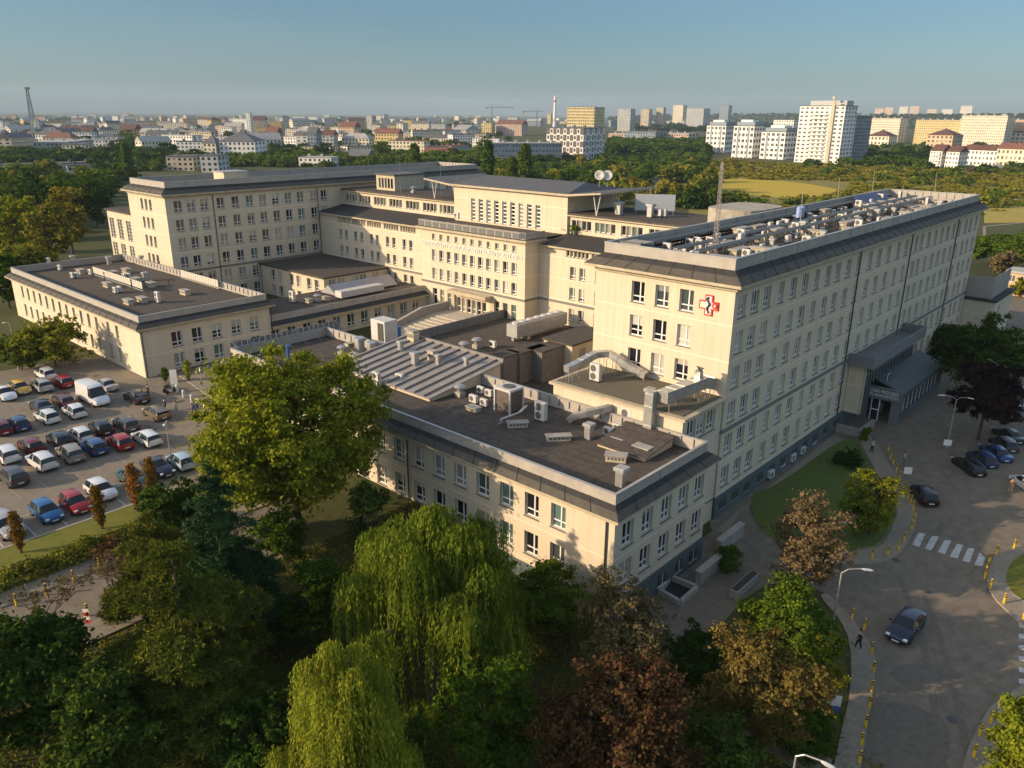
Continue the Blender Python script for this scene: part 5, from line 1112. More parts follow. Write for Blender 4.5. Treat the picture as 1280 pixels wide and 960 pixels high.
fg_broad('round fresh green bush cut by the bottom right corner', (1278, 1000), 868, 120, 25200, 0.172, 'maple', 60, ncl=32, cr=.33, zc=.52, rz=.48, name='shrub', cat='shrub')
fg_broad('broad dark green tree past the reception pavilion', (1225, 500), 398, 112, 25200, 0.277, 'dark', 61, ncl=36, cr=.3)
fg_broad('dark purple leaved tree above the row of parked cars', (1222, 552), 452, 90, 25200, 0.238, 'purple', 62, ncl=34, cr=.3, zc=.6, rz=.4)
fg_broad('second dark tree right of the reception pavilion', (1180, 455), 408, 66, 12600, 0.297, 'dark', 63, ncl=26, cr=.33, zc=.5, rz=.5)
fg_broad('dense dark leafy tree in the bottom left corner', (40, 930), 785, 190, 42000, 0.198, 'dark', 64, ncl=44, cr=.3, zc=.55, rz=.45)
fg_broad('dark leafy tree under the pine at the bottom left', (150, 985), 835, 160, 31500, 0.198, 'dark', 65, ncl=38, cr=.3, zc=.55, rz=.45)
fg_broad('dark understorey tree between pine and lit willow', (330, 1000), 880, 120, 21000, 0.185, 'dark', 66, ncl=30, cr=.32)
fg_broad('deep green leafy tree between the two willows and the red tree', (608, 975), 785, 130, 33600, 0.185, 'green', 67, ncl=36, cr=.3, zc=.55, rz=.45)
fg_broad('olive shrub on the slope below the maple', (400, 800), 695, 110, 16800, 0.178, 'green', 68, ncl=26, cr=.34, zc=.5, rz=.5, name='shrub', cat='shrub')
fg_broad('leafy shrub at the foot of the maple', (355, 700), 640, 75, 10500, 0.165, 'green', 69, ncl=18, cr=.38, zc=.5, rz=.5, name='shrub', cat='shrub')
fg_broad('dark shrub against the front pavilion beside the maple', (462, 690), 600, 60, 10500, 0.165, 'dark', 70, ncl=18, cr=.38, zc=.5, rz=.5, name='shrub', cat='shrub')
fg_broad('dark shrub between willow and round tree', (622, 790), 690, 70, 10500, 0.165, 'dark', 71, ncl=18, cr=.38, zc=.5, rz=.5, name='shrub', cat='shrub')
fg_broad('low dark bush right of the brown olive tree', (870, 850), 790, 90, 13650, 0.158, 'dark', 72, ncl=22, cr=.38, zc=.45, rz=.55, name='shrub', cat='shrub')
fg_broad('olive bush below the golden brown tree', (985, 930), 855, 100, 13650, 0.158, 'green', 73, ncl=22, cr=.38, zc=.45, rz=.55, name='shrub', cat='shrub')
fg_broad('dark bush at the bottom edge beside the path', (880, 1000), 895, 130, 16800, 0.165, 'dark', 74, ncl=26, cr=.36, zc=.45, rz=.55, name='shrub', cat='shrub')
fg_broad('dark bush between lit willow and leafy tree', (520, 1005), 880, 90, 13650, 0.165, 'dark', 75, ncl=22, cr=.38, zc=.45, rz=.55, name='shrub', cat='shrub')
fg_broad('small clipped dark shrub on the lawn beside the wall', (1060, 583), 563, 38, 3780, 0.145, 'dark', 76, ncl=12, cr=.45, zc=.5, rz=.5, name='shrub', cat='shrub')
fg_broad('small ragged shrub at the reception path', (1082, 551), 532, 18, 1890, 0.145, 'green', 77, ncl=10, cr=.45, zc=.5, rz=.5, name='shrub', cat='shrub')
fg_broad('low green bush behind the side steps', (912, 712), 690, 40, 5250, 0.145, 'green', 78, ncl=14, cr=.42, zc=.5, rz=.5, name='shrub', cat='shrub')
# nearly bare small trees over the left road
def bare(lab, base, top, wpx, seed, n=900):
    p = at(*base); h = height_to(p, top); r = px_size(p, wpx/2); g = random.Random(seed); m = MB(); tips = []
    def grow(s, d, l, r_, k):
        e = s+d*l; m.cyl(s, e, r_, r_*.65, 5 if k > 1 else 4)
        if k == 0: tips.append(e); return
        for _ in range(3 if k > 1 else 4):
            v = (d+Vector((g.uniform(-1, 1), g.uniform(-1, 1), g.uniform(-.2, .7)))*.75).normalized(); grow(e, v, l*g.uniform(.6, .82), r_*.62, k-1)
    grow(Vector((0, 0, -.2)), Vector((0, 0, 1)), h*.26, .05, 4)
    mx = max(max(abs(q.x), abs(q.y)) for q in tips); mz = max(q.z for q in tips); m.v = [(v[0]*r/mx, v[1]*r/mx, v[2]*h/mz) for v in m.v]
    T = np.array([(q.x*r/mx, q.y*r/mx, q.z*h/mz) for q in tips]); gg = np.random.default_rng(seed); P = T[gg.integers(0, len(T), n)]+gg.normal(size=(n, 3))*.12
    return tree(lab, leafquads(P, gg.normal(size=(n, 3)), .13, 1.5, gg), m, p, LM['brown'], BARKG, 'bare_tree')
bare('nearly bare brown tree at the near left road edge', (70, 808), 735, 110, 81); bare('nearly bare brown tree half hidden by the pines over the left road', (165, 770), 700, 95, 82)
# slim orange columnar trees by the car park kerb
def column(lab, base, top, wpx, n, lm, seed, leaf=.2, name='columnar_tree'):
    p = at(*base); h = height_to(p, top); r = px_size(p, wpx/2); g = np.random.default_rng(seed); t = g.random(n)**.8; rr = r*np.sin(np.clip(t, .04, 1)*math.pi*.93)**.6*np.sqrt(g.random(n)); a = g.random(n)*6.283
    lump = 1+.3*np.sin(a*3+t*19); P = np.stack([rr*lump*np.cos(a), rr*lump*np.sin(a), h*(.1+.9*t)], 1); m = MB(); m.tube([(0, 0, -.2), (0, 0, h*.9)], [.09+h*.006, .03], 6)
    return tree(lab, leafquads(P, np.stack([np.cos(a), np.sin(a), .5+0*a], 1), leaf, 1.6, g), m, p, LM[lm], BARK, name)
for i, (b_, tp, lab) in enumerate((((172, 640), 580, 'slim orange columnar tree left of its twin by the teal saloon'), ((194, 632), 572, 'slim orange columnar tree right of its twin by the pine'), ((27, 692), 640, 'slim orange brown columnar tree by the silver grey car'), ((128, 662), 608, 'slim rusty columnar tree by the white hatchback at the lawn'))): column(lab, b_, tp, 17, 1100, 'orange', 90+i, .16)
column('slim green young tree before the shaded plinth, left one', (207, 478), 460, 9, 350, 'green', 95, .2); column('slim green young tree before the shaded plinth, right one', (236, 476), 451, 10, 400, 'maple', 96, .2)
# hedge along the left road
hp = thing('hedge', 'clipped yellow green hedge along the pavement of the left road', 'hedge', (-2, 64.2, 3)); g = np.random.default_rng(5); n = 26000
x = g.random(n)*72-46; x = x*1.0; P = np.stack([x, g.normal(size=n)*.55, .15+1.15*np.sqrt(g.random(n))*(1+.2*np.sin(x*1.3)+.12*np.sin(x*3.1))], 1); P[:, 1] *= (1.15-.3*P[:, 2]); P = P[P[:, 0] < 25]
link('foliage', quads_mesh('foliage', leafquads(P, np.stack([0*P[:, 0], P[:, 1], .9+0*P[:, 0]], 1), .2, 1.4, g), LM['scrub']), hp)
fg_broad('round reddish shrub at the end of the left hedge', (142, 700), 672, 45, 5460, 0.132, 'red', 97, ncl=16, cr=.42, zc=.45, rz=.5, name='shrub', cat='shrub')
# grass tufts in the garden and on the verges
n = 60000; g = np.random.default_rng(8); X = g.uniform(-5, 44, n); Y = g.uniform(-2, 52, n); Z = np.array([gz(0, y) for y in Y]); P = np.stack([X, Y, Z+.06], 1)
aw = np.array([[p[0], p[1]] for p in PX([(868, 800), (838, 803), (806, 770), (800, 733)])])
tag(link('grass', quads_mesh('grass', leafquads(P, g.normal(size=(n, 3))*np.array([1, 1, .15]), .16, 1.8, g, .2), LM['scrub'])), kind='stuff', label='rough grass under the front garden trees')
# --- left bank trees behind the side pavilion
for i, (bx, by, tp, w_, lm, lab) in enumerate((
    (30, 335, 236, 62, 'maple', 'upright bright green tree, leftmost of the sunlit bank trees'), (68, 348, 250, 58, 'scrub', 'olive autumn tree on the bank behind the left pavilion'), (92, 322, 222, 54, 'scrub', 'tall yellowing tree next to the louvred stair tower'),
    (52, 380, 305, 62, 'lime', 'lime green low tree touching the far end of the left pavilion'), (12, 385, 318, 60, 'green', 'green tree at the left edge beyond the left pavilion'), (70, 458, 397, 84, 'lime', 'yellow green spreading tree in front of the left pavilion'),
    (28, 462, 418, 66, 'green', 'green bush left of the spreading tree at the car park corner'), (2, 318, 262, 36, 'green', 'small green tree at the left edge of the wooded bank'), (55, 300, 216, 80, 'dark', 'dark broad tree on the bank behind the bright green one'),
    (122, 285, 218, 46, 'dark', 'dark tree left of the left wing roof'), (100, 285, 211, 80, 'green', 'deep green tree at the crest of the wooded bank'), (10, 285, 210, 70, 'green', 'rounded green tree at the left end of the bank crest'))):
    fg_broad(lab, (bx, by), tp, w_, 7000, .5 if by < 400 else .36, lm, 200+i, ncl=36, cr=.3, zc=.55, rz=.46)
tall = at(175, 210, 3)
# right side far trees next to the rear annexe
for i, (bx, by, tp, w_, lm, lab) in enumerate(((1250, 352, 314, 36, 'brown', 'russet round tree by the far track'), (1268, 345, 290, 46, 'green', 'green tree at the right edge beside the far track'), (1275, 372, 350, 26, 'lime', 'small yellow green tree in front of the peach house'), (1222, 330, 298, 24, 'green', 'green tree close behind the far end of the long wing'))):
    fg_broad(lab, (bx, by), tp, w_, 5000, .5, lm, 240+i, ncl=30, cr=.33)
# ------------------------------------------------------------------ town beyond
WINB = mat_pane('town_window', (.03, .035, .04), [(.10, .11, .12), (.25, .24, .2)], .75)
TW = [mat('town_wall_'+n, c, .9, noise=(.05, .15)) for n, c in (('cream', (.70, .63, .48)), ('white', (.80, .78, .73)), ('ochre', (.50, .36, .17)), ('grey', (.44, .45, .44)), ('pink', (.56, .42, .34)), ('sand', (.52, .45, .34)), ('yellow', (.60, .48, .22)), ('bluegrey', (.24, .29, .33)), ('peach', (.62, .44, .28)))]
TR = [mat('town_roof_'+n, c, .85, noise=(.2, .3)) for n, c in (('red', (.20, .085, .06)), ('brown', (.13, .06, .045)), ('slate', (.13, .135, .14)), ('pale', (.40, .39, .36)), ('felt', (.11, .11, .11)))]
TRIMW = mat('town_white_trim', (.68, .67, .63), .7)
def cam_rz(p): return math.atan2(-p.x, p.y)
def box_wall(w_, d, h, nx, ns, ny=0, win=(.45, .5), z0=0.0):
    """wall box about the origin, window panes set 4 cm proud on front (-y), right (+x) and left"""
    m = MB(); m.box(-w_/2, -d/2, -3, w_/2, d/2, h); W_ = []
    sh = (h-z0)/max(ns, 1)
    for s in range(ns):
        za = z0+sh*(s+.5-win[1]/2); zb = za+sh*win[1]
        for i in range(nx):
            cx_ = -w_/2+w_*(i+.5)/nx; hw = w_/nx*win[0]/2; m.quad((cx_-hw, -d/2-.04, za), (cx_+hw, -d/2-.04, za), (cx_+hw, -d/2-.04, zb), (cx_-hw, -d/2-.04, zb), 1)
        for i in range(ny):
            cy_ = -d/2+d*(i+.5)/ny; hw = d/ny*win[0]/2
            m.quad((w_/2+.04, cy_-hw, za), (w_/2+.04, cy_+hw, za), (w_/2+.04, cy_+hw, zb), (w_/2+.04, cy_-hw, zb), 1)
            m.quad((-w_/2-.04, cy_+hw, za), (-w_/2-.04, cy_-hw, za), (-w_/2-.04, cy_-hw, zb), (-w_/2-.04, cy_+hw, zb), 1)
    return m
def roof_mb(kind, w_, d, h):
    m = MB(); o = .5
    if kind == 'flat':
        m.box(-w_/2-.3, -d/2-.3, h, w_/2+.3, d/2+.3, h+.5)
        for k in range(int(w_/9)): x = -w_/2+4+k*9; m.box(x, -1, h+.5, x+1.6, 1, h+2.2)
    elif kind == 'gable':
        r = min(d*.36, 6.5); m.add([(-w_/2-o, -d/2-o, h), (w_/2+o, -d/2-o, h), (w_/2+o, d/2+o, h), (-w_/2-o, d/2+o, h), (-w_/2-o, 0, h+r), (w_/2+o, 0, h+r)], [(0, 1, 5, 4), (2, 3, 4, 5), (0, 4, 3), (1, 2, 5), (3, 2, 1, 0)])
        for k in range(max(1, int(w_/8))): x = -w_/2+3+k*8; m.box(x, .6, h+r*.5, x+.9, 1.5, h+r+1.0)
    else:
        r = min(d*.34, 6.5); q = min(w_*.45, d*.45); m.add([(-w_/2-o, -d/2-o, h), (w_/2+o, -d/2-o, h), (w_/2+o, d/2+o, h), (-w_/2-o, d/2+o, h), (-w_/2+q, 0, h+r), (w_/2-q, 0, h+r)], [(0, 1, 5, 4), (2, 3, 4, 5), (0, 4, 3), (1, 2, 5), (3, 2, 1, 0)])
        m.box(-1, .4, h+r*.4, 0, 1.3, h+r+1.1)
    return m
def house(p, rz, w_, d, h, wm, rm, kind, lab, grp=None, nx=None, ns=None, ny=None, win=(.45, .5), name='town_house', cat='building', wparts=False):
    ns = ns or max(1, round(h/3.1)); nx = nx or max(2, round(w_/3.2)); ny = max(1, round(d/3.4)) if ny is None else ny
    t = thing(name, lab, cat, p, rz, grp)
    if wparts:
        m = MB(); m.box(-w_/2, -d/2, -3, w_/2, d/2, h); m.build('wall', wm, t); sh = h/ns; pos = []
        for s in range(ns):
            for i in range(nx): pos.append((-w_/2+w_*(i+.5)/nx, -d/2-.03, sh*(s+.28), 0, w_/nx*win[0]))
            for i in range(ny): pos.append((w_/2+.03, -d/2+d*(i+.5)/ny, sh*(s+.28), R(90), d/ny*win[0]))
        cache = {}; rest = MB()
        for k, (x, y, z, a, ww) in enumerate(pos):
            key = round(ww, 2); hh = sh*win[1]; f = MB(); f.quad((-ww/2, -.01, 0), (ww/2, -.01, 0), (ww/2, -.01, hh), (-ww/2, -.01, hh)); f.box(-ww/2-.1, -.12, -.16, ww/2+.1, 0, -.01, 1); f.box(-.05, -.06, .01, .05, -.012, hh, 1)
            if k < 100:
                if key not in cache: cache[key] = f.mesh('window', [WINB, TRIMW])
                link('window', cache[key], t, (x, y, z), a)
            else:
                M_ = Matrix.Translation((x, y, z)) @ Matrix.Rotation(a, 4, 'Z'); rest.add([M_ @ Vector(v) for v in f.v], f.f); rest.mi[-len(f.f):] = f.mi
        if rest.f: rest.build('window', [WINB, TRIMW], t)['kind'] = 'stuff'
    else: box_wall(w_, d, h, nx, ns, ny, win).build('wall', [wm, WINB], t)
    roof_mb(kind, w_, d, h).build('roof', rm, t); return t
def landmark(l, r, yb, yt, lab, wm, rm, kind, a=25, frac=.7, ns=None, nx=None, ny=None, win=(.45, .5), z=0, wparts=True, name='apartment_block', **k):
    p = at((l+r)/2, yb, z); W = px_size(p, r-l); H = px_size(p, yb-yt); a_ = R(a); w_ = W*frac/math.cos(a_); d = W*(1-frac)/max(math.sin(a_), .2); fw = Vector((p.x, p.y, 0)).normalized()
    return house(p+fw*(d*.5), cam_rz(p)-a_, w_, d, H, wm, rm, kind, lab, None, nx, ns, ny, win, name, 'apartment block' if 'block' in name or 'tower' in name else 'house', wparts)
# right side landmarks
tw = landmark(993, 1060, 209, 137, 'tall white apartment tower with balconies beyond the scrub', TW[1], TR[4], 'flat', 22, .78, 15, 9, 4, (.5, .45), name='tower_block')
w_ = None
m = MB()
def balc(t, x0, x1, y, h, ns, dep=1.3):
    for s in range(ns):
        m = MB(); z = h/ns*s+.2; m.box(x0, y-dep, z, x1, y-.02, z+.16); m.box(x0, y-dep, z+.16, x1, y-dep+.08, z+1.1); m.build('balcony', TRIMW, t)
def dims(t):
    c = [q for q in bpy.data.objects if q.parent == t and q.name.startswith('wall')][0].data.vertices; return max(v.co.x for v in c), max(v.co.y for v in c), max(v.co.z for v in c)
X_, Y_, Z_ = dims(tw); balc(tw, -X_*.45, X_*.30, -Y_, Z_*.92, 14); m = MB(); m.box(X_*.42, -Y_-1.2, 0, X_*.56, -Y_-.05, Z_+4); m.build('lift_shaft', TW[5], tw); m = MB(); m.box(-X_*.7, -Y_*.5, Z_+.5, X_*.9, Y_*.6, Z_+4); m.build('penthouse', TW[3], tw); m = MB(); m.box(X_*.40, -Y_-.6, Z_+5, X_*.5, -Y_+.6, Z_+7); m.build('chimney', TW[5], tw)
landmark(1048, 1079, 207, 149, 'grey slab tower close behind the tall white tower', TW[7], TR[2], 'flat', -15, .75, 14, 8, 3, (.55, .5), name='tower_block')
landmark(881, 914, 195, 159, 'white five storey block, leftmost of three before the scrub', TW[1], TR[2], 'flat', 28, .70, 6, 5, 4, (.6, .5))
landmark(914, 951, 202, 160, 'white five storey block, middle of three before the scrub', TW[1], TR[2], 'flat', 28, .66, 6, 5, 4, (.6, .5))
landmark(949, 995, 204, 167, 'white five storey block, nearest the tall tower of three', TW[1], TR[2], 'flat', 28, .62, 6, 5, 5, (.6, .5))
WB = [q for q in bpy.data.objects if q.parent is None and 'white five storey block' in q.get('label', '')]
for t_ in WB:
    X_, Y_, Z_ = dims(t_); m = MB(); m.box(-X_*.85, -Y_*.75, Z_+.5, X_*.9, Y_*.85, Z_+3.4); m.build('top_storey', TW[7], t_); m = MB(); m.box(-X_*.6, -Y_*.5, Z_+3.4, X_*.55, Y_*.6, Z_+5.2); m.build('roof_cabin', TRIMW, t_)
    for k in (-1, 1):
        m = MB(); m.box(k*X_*.5-.9, -Y_-.05, 0, k*X_*.5+.9, -Y_-.02, Z_*.98); m.build('dark_bay', TW[7], t_)
landmark(966, 996, 168, 151, 'white block peeping out left of the tall tower', TW[1], TR[2], 'flat', 20, .8, 5, 8, 3)
landmark(1080, 1129, 182, 150, 'long cream slab block right of the white tower', TW[0], TR[3], 'flat', 18, .80, 11, 20, 3, (.4, .45))
landmark(1143, 1200, 184, 152, 'long cream slab block behind the second red roofed villa', TW[6], TR[3], 'flat', 14, .9, 11, 22, 3, (.4, .45))
landmark(1199, 1258, 186, 147, 'big cream slab block on the right, highest of the row', TW[0], TR[3], 'flat', 16, .84, 12, 22, 3, (.4, .45))
landmark(1261, 1310, 186, 152, 'cream slab block cut by the right edge', TW[8], TR[3], 'flat', 16, .9, 11, 16, 3, (.4, .45))
landmark(1083, 1118, 188, 171, 'red roofed villa before the first cream slab block', TW[0], TR[1], 'hip', 20, .72, 3, 6, 4, name='villa')
landmark(1158, 1198, 190, 170, 'red roofed villa before the second cream slab block', TW[8], TR[1], 'hip', 20, .72, 4, 6, 4, name='villa')
landmark(1258, 1300, 186, 167, 'red roofed villa cut by the right edge', TW[0], TR[0], 'hip', 20, .72, 4, 6, 4, name='villa')
t_ = landmark(1160, 1184, 216, 190, 'white terrace block with balconies and brown roof at the scrub edge', TW[1], TR[1], 'gable', 30, .55, 5, 4, 4, (.5, .5)); X_, Y_, Z_ = dims(t_); balc(t_, -X_*.8, X_*.8, -Y_, Z_, 5)
landmark(1180, 1204, 217, 191, 'white terrace house with brown roof in the middle of the right row', TW[1], TR[1], 'gable', 30, .6, 5, 4, 3, (.5, .5))
landmark(1203, 1247, 214, 189, 'pale terrace block with long brown roof on the right', TW[1], TR[1], 'gable', 24, .85, 4, 9, 3, (.45, .5))
landmark(1245, 1300, 217, 188, 'cream and yellow terrace block at the right edge', TW[0], TR[0], 'gable', 24, .85, 4, 10, 3, (.45, .5))
# middle landmarks
landmark(708, 755, 168, 136, 'yellow and grey office tower on the skyline', TW[6], TR[4], 'flat', 25, .72, 9, 12, 6, (.7, .4), name='tower_block')
ck = landmark(682, 756, 207, 163, 'modern block with a white and dark chequered front', TW[1], TR[2], 'flat', 24, .62, 6, 11, 8, (.55, .55)); X_, Y_, Z_ = dims(ck); m = MB()
for s in range(6):
    for i in range(8):
        if (s+i) % 2: y = -Y_+2*Y_*(i+.1)/8; m.box(X_+.02, y, Z_/6*s+.2, X_+.16, y+2*Y_*.9/8, Z_/6*(s+1)-.1)
m.build('dark_panel', TW[7], ck); m = MB()
for s in range(6):
    for i in range(11):
        if (s+i) % 2: x = -X_+2*X_*(i+.02)/11; m.box(x, -Y_-.16, Z_/6*s+.2, x+2*X_*.96/11, -Y_-.02, Z_/6*(s+1)-.1)
m.build('dark_panel', mat('umber_panel', (.14, .11, .095), .8), ck)
landmark(603, 702, 211, 181, 'long pale blue five storey slab block with teal stair bays', TW[7], TR[3], 'flat', -12, .93, 5, 22, 3, (.45, .5))
for l, r, yb, yt, c, lab in ((771, 793, 166, 138, 3, 'grey teal office block on the middle skyline'), (800, 814, 162, 138, 5, 'sand coloured tower block on the middle skyline'), (819, 831, 162, 136, 5, 'narrow sand coloured tower block right of its wider twin'), (840, 857, 158, 133, 0, 'cream slab tower left of the grey slab on the wooded ridge'), (857, 886, 160, 137, 3, 'grey slab block beside the cream slab tower'), (898, 913, 156, 133, 7, 'blue glass office block on the wooded ridge'), (780, 833, 186, 166, 7, 'long teal office block before the dark wood'), (826, 872, 186, 168, 4, 'pink grey block with an arch shaped roof frame'), (760, 790, 185, 168, 4, 'rose coloured block behind the chequered block'), (684, 690, 156, 143, 6, 'small yellow block far behind the pale slab')):
    landmark(l, r, yb, yt, lab, TW[c], TR[3] if c != 7 else TR[2], 'flat', 22, .72, None, None, 3, wparts=False)
# left landmarks
for l, r, yb, yt, c, rf, kd, a, fr, lab in (
    (257, 282, 206, 180, 0, 2, 'hip', 25, .6, 'cream corner house left of the long white tenement'), (278, 334, 206, 178, 1, 2, 'hip', 18, .75, 'long white tenement with slate roof in the left middle distance'),
    (50, 118, 199, 179, 7, 3, 'flat', 15, .6, 'glass and white office building at the far left'), (0, 120, 222, 206, 3, 4, 'flat', -8, .95, 'long low grey range of garages behind the wooded bank'), (88, 170, 221, 207, 3, 4, 'flat', -6, .95, 'second low grey range with pale roof hatches'),
    (212, 256, 220, 197, 5, 4, 'flat', 20, .7, 'sand coloured flat block behind the left wing'), (254, 288, 222, 196, 3, 4, 'flat', 20, .6, 'grey brown flat block with stair towers behind the left wing'), (375, 424, 214, 198, 1, 3, 'flat', 20, .8, 'bright white low building behind the left wing roof'),
    (334, 356, 196, 168, 2, 0, 'gable', 25, .6, 'ochre gabled tenement in the left town'), (310, 318, 172, 143, 1, 3, 'flat', 25, .6, 'narrow old grey tower on the left skyline'), (318, 336, 170, 151, 4, 1, 'gable', 10, .8, 'pinkish hall beside the old tower'),
    (459, 471, 166, 146, 3, 3, 'flat', 30, .55, 'grey white tower block left of centre on the skyline'), (470, 505, 188, 168, 6, 0, 'gable', 25, .8, 'yellow tenement row left of centre'), (565, 600, 176, 163, 0, 3, 'gable', 15, .5, 'cream building with a lit gable left of the cranes'),
    (424, 452, 180, 160, 8, 0, 'gable', 25, .7, 'orange cream tenement row in the left town'), (82, 124, 184, 167, 2, 1, 'gable', 20, .8, 'ochre hall with brown roof in the far left town'), (152, 180, 178, 163, 2, 1, 'gable', 25, .6, 'ochre gabled house in the far left town'), (186, 226, 188, 172, 6, 2, 'gable', 15, .85, 'long yellow house row in the far left town'),
    (530, 570, 201, 192, 0, 0, 'gable', 10, .9, 'row of small red roofed houses behind the left wing roof'), (386, 404, 196, 168, 7, 2, 'gable', 20, .6, 'teal netted tenement in scaffolding'), (404, 424, 194, 170, 3, 1, 'gable', 20, .7, 'brown grey tenement beside the netted one'), (436, 470, 210, 196, 1, 2, 'gable', 25, .7, 'white house row just behind the left wing roof'), (620, 660, 172, 156, 4, 0, 'gable', 20, .8, 'rose coloured tenement row left of the yellow tower')):
    landmark(l, r, yb, yt, lab, TW[c], TR[rf], kd, a, fr, None, None, 3, wparts=False, name='tenement')
# filler town: every house its own object
g = random.Random(77); N_ = 0
def fill(n, x0, x1, y0, y1, hs, grp, lab, pal, rp, kinds):
    for _ in range(n):
        px, py = g.uniform(x0, x1), y0+(y1-y0)*g.random()**1.15
        p = at(px, py, 0); h = g.uniform(*hs); w_ = g.uniform(14, 44); d = g.uniform(11, 15)
        house(p, cam_rz(p)+R(g.choice((-25, -20, 60, 30, -35, 5)))+R(g.uniform(-6, 6)), w_, d, h, TW[g.choice(pal)], TR[g.choice(rp)], g.choice(kinds), lab, grp, name='town_house', ny=2)
fill(172, -20, 640, 148.5, 172, (11, 24), 'houses of the far left town', 'small distant house among the roofs of the far left town', (0, 0, 1, 2, 3, 4, 5, 6, 8, 1), (1, 2, 2, 3, 3, 3, 4), ('gable', 'hip', 'flat', 'flat', 'flat'))
fill(92, 0, 610, 168, 200, (9, 17), 'houses of the nearer left town', 'tenement or house among the trees of the nearer left town', (0, 1, 3, 1, 5, 0), (0, 2, 2, 3, 4, 3), ('gable', 'hip', 'flat', 'flat'))
fill(36, 620, 1000, 148.5, 160, (10, 24), 'buildings of the far middle town', 'distant pale block in the far middle town', (0, 1, 5, 3, 7), (2, 3, 4), ('flat', 'flat', 'gable'))
# ------------------------------------------------------------------ wooded hill with houses on the right skyline
hx = [(760, 149, 151), (820, 147, 152), (900, 145.5, 153), (990, 145.5, 155), (1080, 147, 158), (1160, 147.5, 160), (1240, 148, 162), (1330, 149, 165)]
mb = MB()
for i, (px, yt, yb) in enumerate(hx):
    a = at(px, yb+3, 0); f = Vector((a.x, a.y, 0)).normalized(); h = px_size(a+f*500, yb+3-yt)
    for k, (s, z) in enumerate(((-60, -2), (150, h*.35), (420, h*.8), (700, h), (1500, h*.95), (2600, -2))): mb.v.append(tuple(a+f*s+Vector((0, 0, z))))
for i in range(len(hx)-1):
    for k in range(5): mb.f.append((i*6+k, (i+1)*6+k, (i+1)*6+k+1, i*6+k+1)); mb.mi.append(0)
hill = struct(mb.build('hill', mat_ground('wooded_hill', (.035, .05, .02), (.02, .034, .016), (.06, .065, .025), .006, .03), None, True))
for i, (l, r, yb, yt, c) in enumerate(((1091, 1104, 145, 136, 8), (1103, 1116, 144, 135, 8), (1121, 1134, 146, 134, 0), (1134, 1148, 144, 133.5, 8), (1156, 1170, 144, 137, 8), (1174, 1190, 145, 137, 0), (1197, 1214, 144, 133, 0), (1222, 1262, 148, 143, 1), (1262, 1290, 147, 144, 8))):
    hp_ = at((l+r)/2, 152, 0); f = Vector((hp_.x, hp_.y, 0)).normalized(); c_ = hp_+f*600; h = px_size(c_, yb-yt); 
    z = CAMZ+ (lambda q: (q.normalized()*1))(ray((l+r)/2, yb)).z*0
    d = ray((l+r)/2, yb); tt = c_.xy.length/Vector((d.x, d.y)).length; z = CAMZ+d.z*tt
    house(Vector((c_.x, c_.y, z-16)), cam_rz(c_)-R(20), px_size(c_, (r-l)*.8), 14, h+16, TW[c], TR[3], 'flat', ['stepped peach apartment block on the hill crest', 'pale apartment block on the hill crest'][c in (0, 1)]+', '+['leftmost of the crest row', 'second of the crest row', 'third of the crest row', 'fourth of the crest row', 'fifth of the crest row', 'sixth of the crest row', 'tallest and rightmost of the crest towers', 'long low range right of the towers', 'far right low range'][i], None, name='apartment_block', cat='apartment block')
# ------------------------------------------------------------------ masts, cranes, chimney, spires
STEEL = mat('mast_steel', (.16, .15, .15), .6, .3); REDW = mat('mast_red', (.35, .07, .05), .6)
def lattice(name, lab, cat, p, h, w0, w1, lm, r=.06, nb=12):
    t = thing(name, lab, cat, p); m = MB(); c = [(-1, -1), (1, -1), (1, 1), (-1, 1)]
    for a, b_ in c: m.cyl((a*w0, b_*w0, 0), (a*w1, b_*w1, h), r, n=4)
    b2 = MB()
    for k in range(nb):
        f0, f1 = k/nb, (k+1)/nb; a0, a1 = w0+(w1-w0)*f0, w0+(w1-w0)*f1
        for i in range(4): j = (i+1) % 4; b2.cyl((c[i][0]*a0, c[i][1]*a0, h*f0), (c[j][0]*a1, c[j][1]*a1, h*f1), r*.6, n=4); b2.cyl((c[i][0]*a1, c[i][1]*a1, h*f1), (c[j][0]*a1, c[j][1]*a1, h*f1), r*.6, n=4)
    m.build('legs', lm, t); b2.build('bracing', lm, t); return t
p = at(42, 158, 0); h = px_size(p, 158-113); t = lattice('lattice_mast', 'tall lattice broadcasting mast on the far left horizon', 'mast', p, h, 6, 2, STEEL, 1.5, 8); t.rotation_euler = (0, 0, cam_rz(p)); 
m = MB(); m.lathe([(7, h*.97), (7, h*1.02)], 8); m.lathe([(5, h*.6), (5, h*.63)], 8); m.build('platform', STEEL, t)
p = at(693, 160, 0); h = px_size(p, 160-122); t = thing('chimney', 'slender white chimney on the middle skyline', 'chimney', p); m = MB(); m.lathe([(5, 0), (3.4, h*.7), (3, h)], 12); m.build('shaft', TRIMW, t); m = MB(); m.lathe([(3.3, h*.8), (3.2, h*.86)], 12); m.build('band', REDW, t)
def crane(px, yb, yt, l, r, lab):
    p = at(px, yb, 0); h = px_size(p, yb-yt); t = lattice('tower_crane', lab, 'crane', p, h, 1.1, 1.1, STEEL, .5, 14); t.rotation_euler = (0, 0, cam_rz(p)); a, b_ = px_size(p, l), px_size(p, r); m = MB(); m.box(-a, -1, h, b_, 1, h+1.4); m.build('jib', STEEL, t)
    m = MB(); m.tube([(-a, 0, h+1.4), (0, 0, h+8), (b_, 0, h+1.4)], .4, 4); m.cyl((0, 0, h), (0, 0, h+8), .7, n=4); m.build('tie', STEEL, t); m = MB(); m.box(-a, -1.5, h-4, -a+5, 1.5, h); m.build('counterweight', CONC, t)
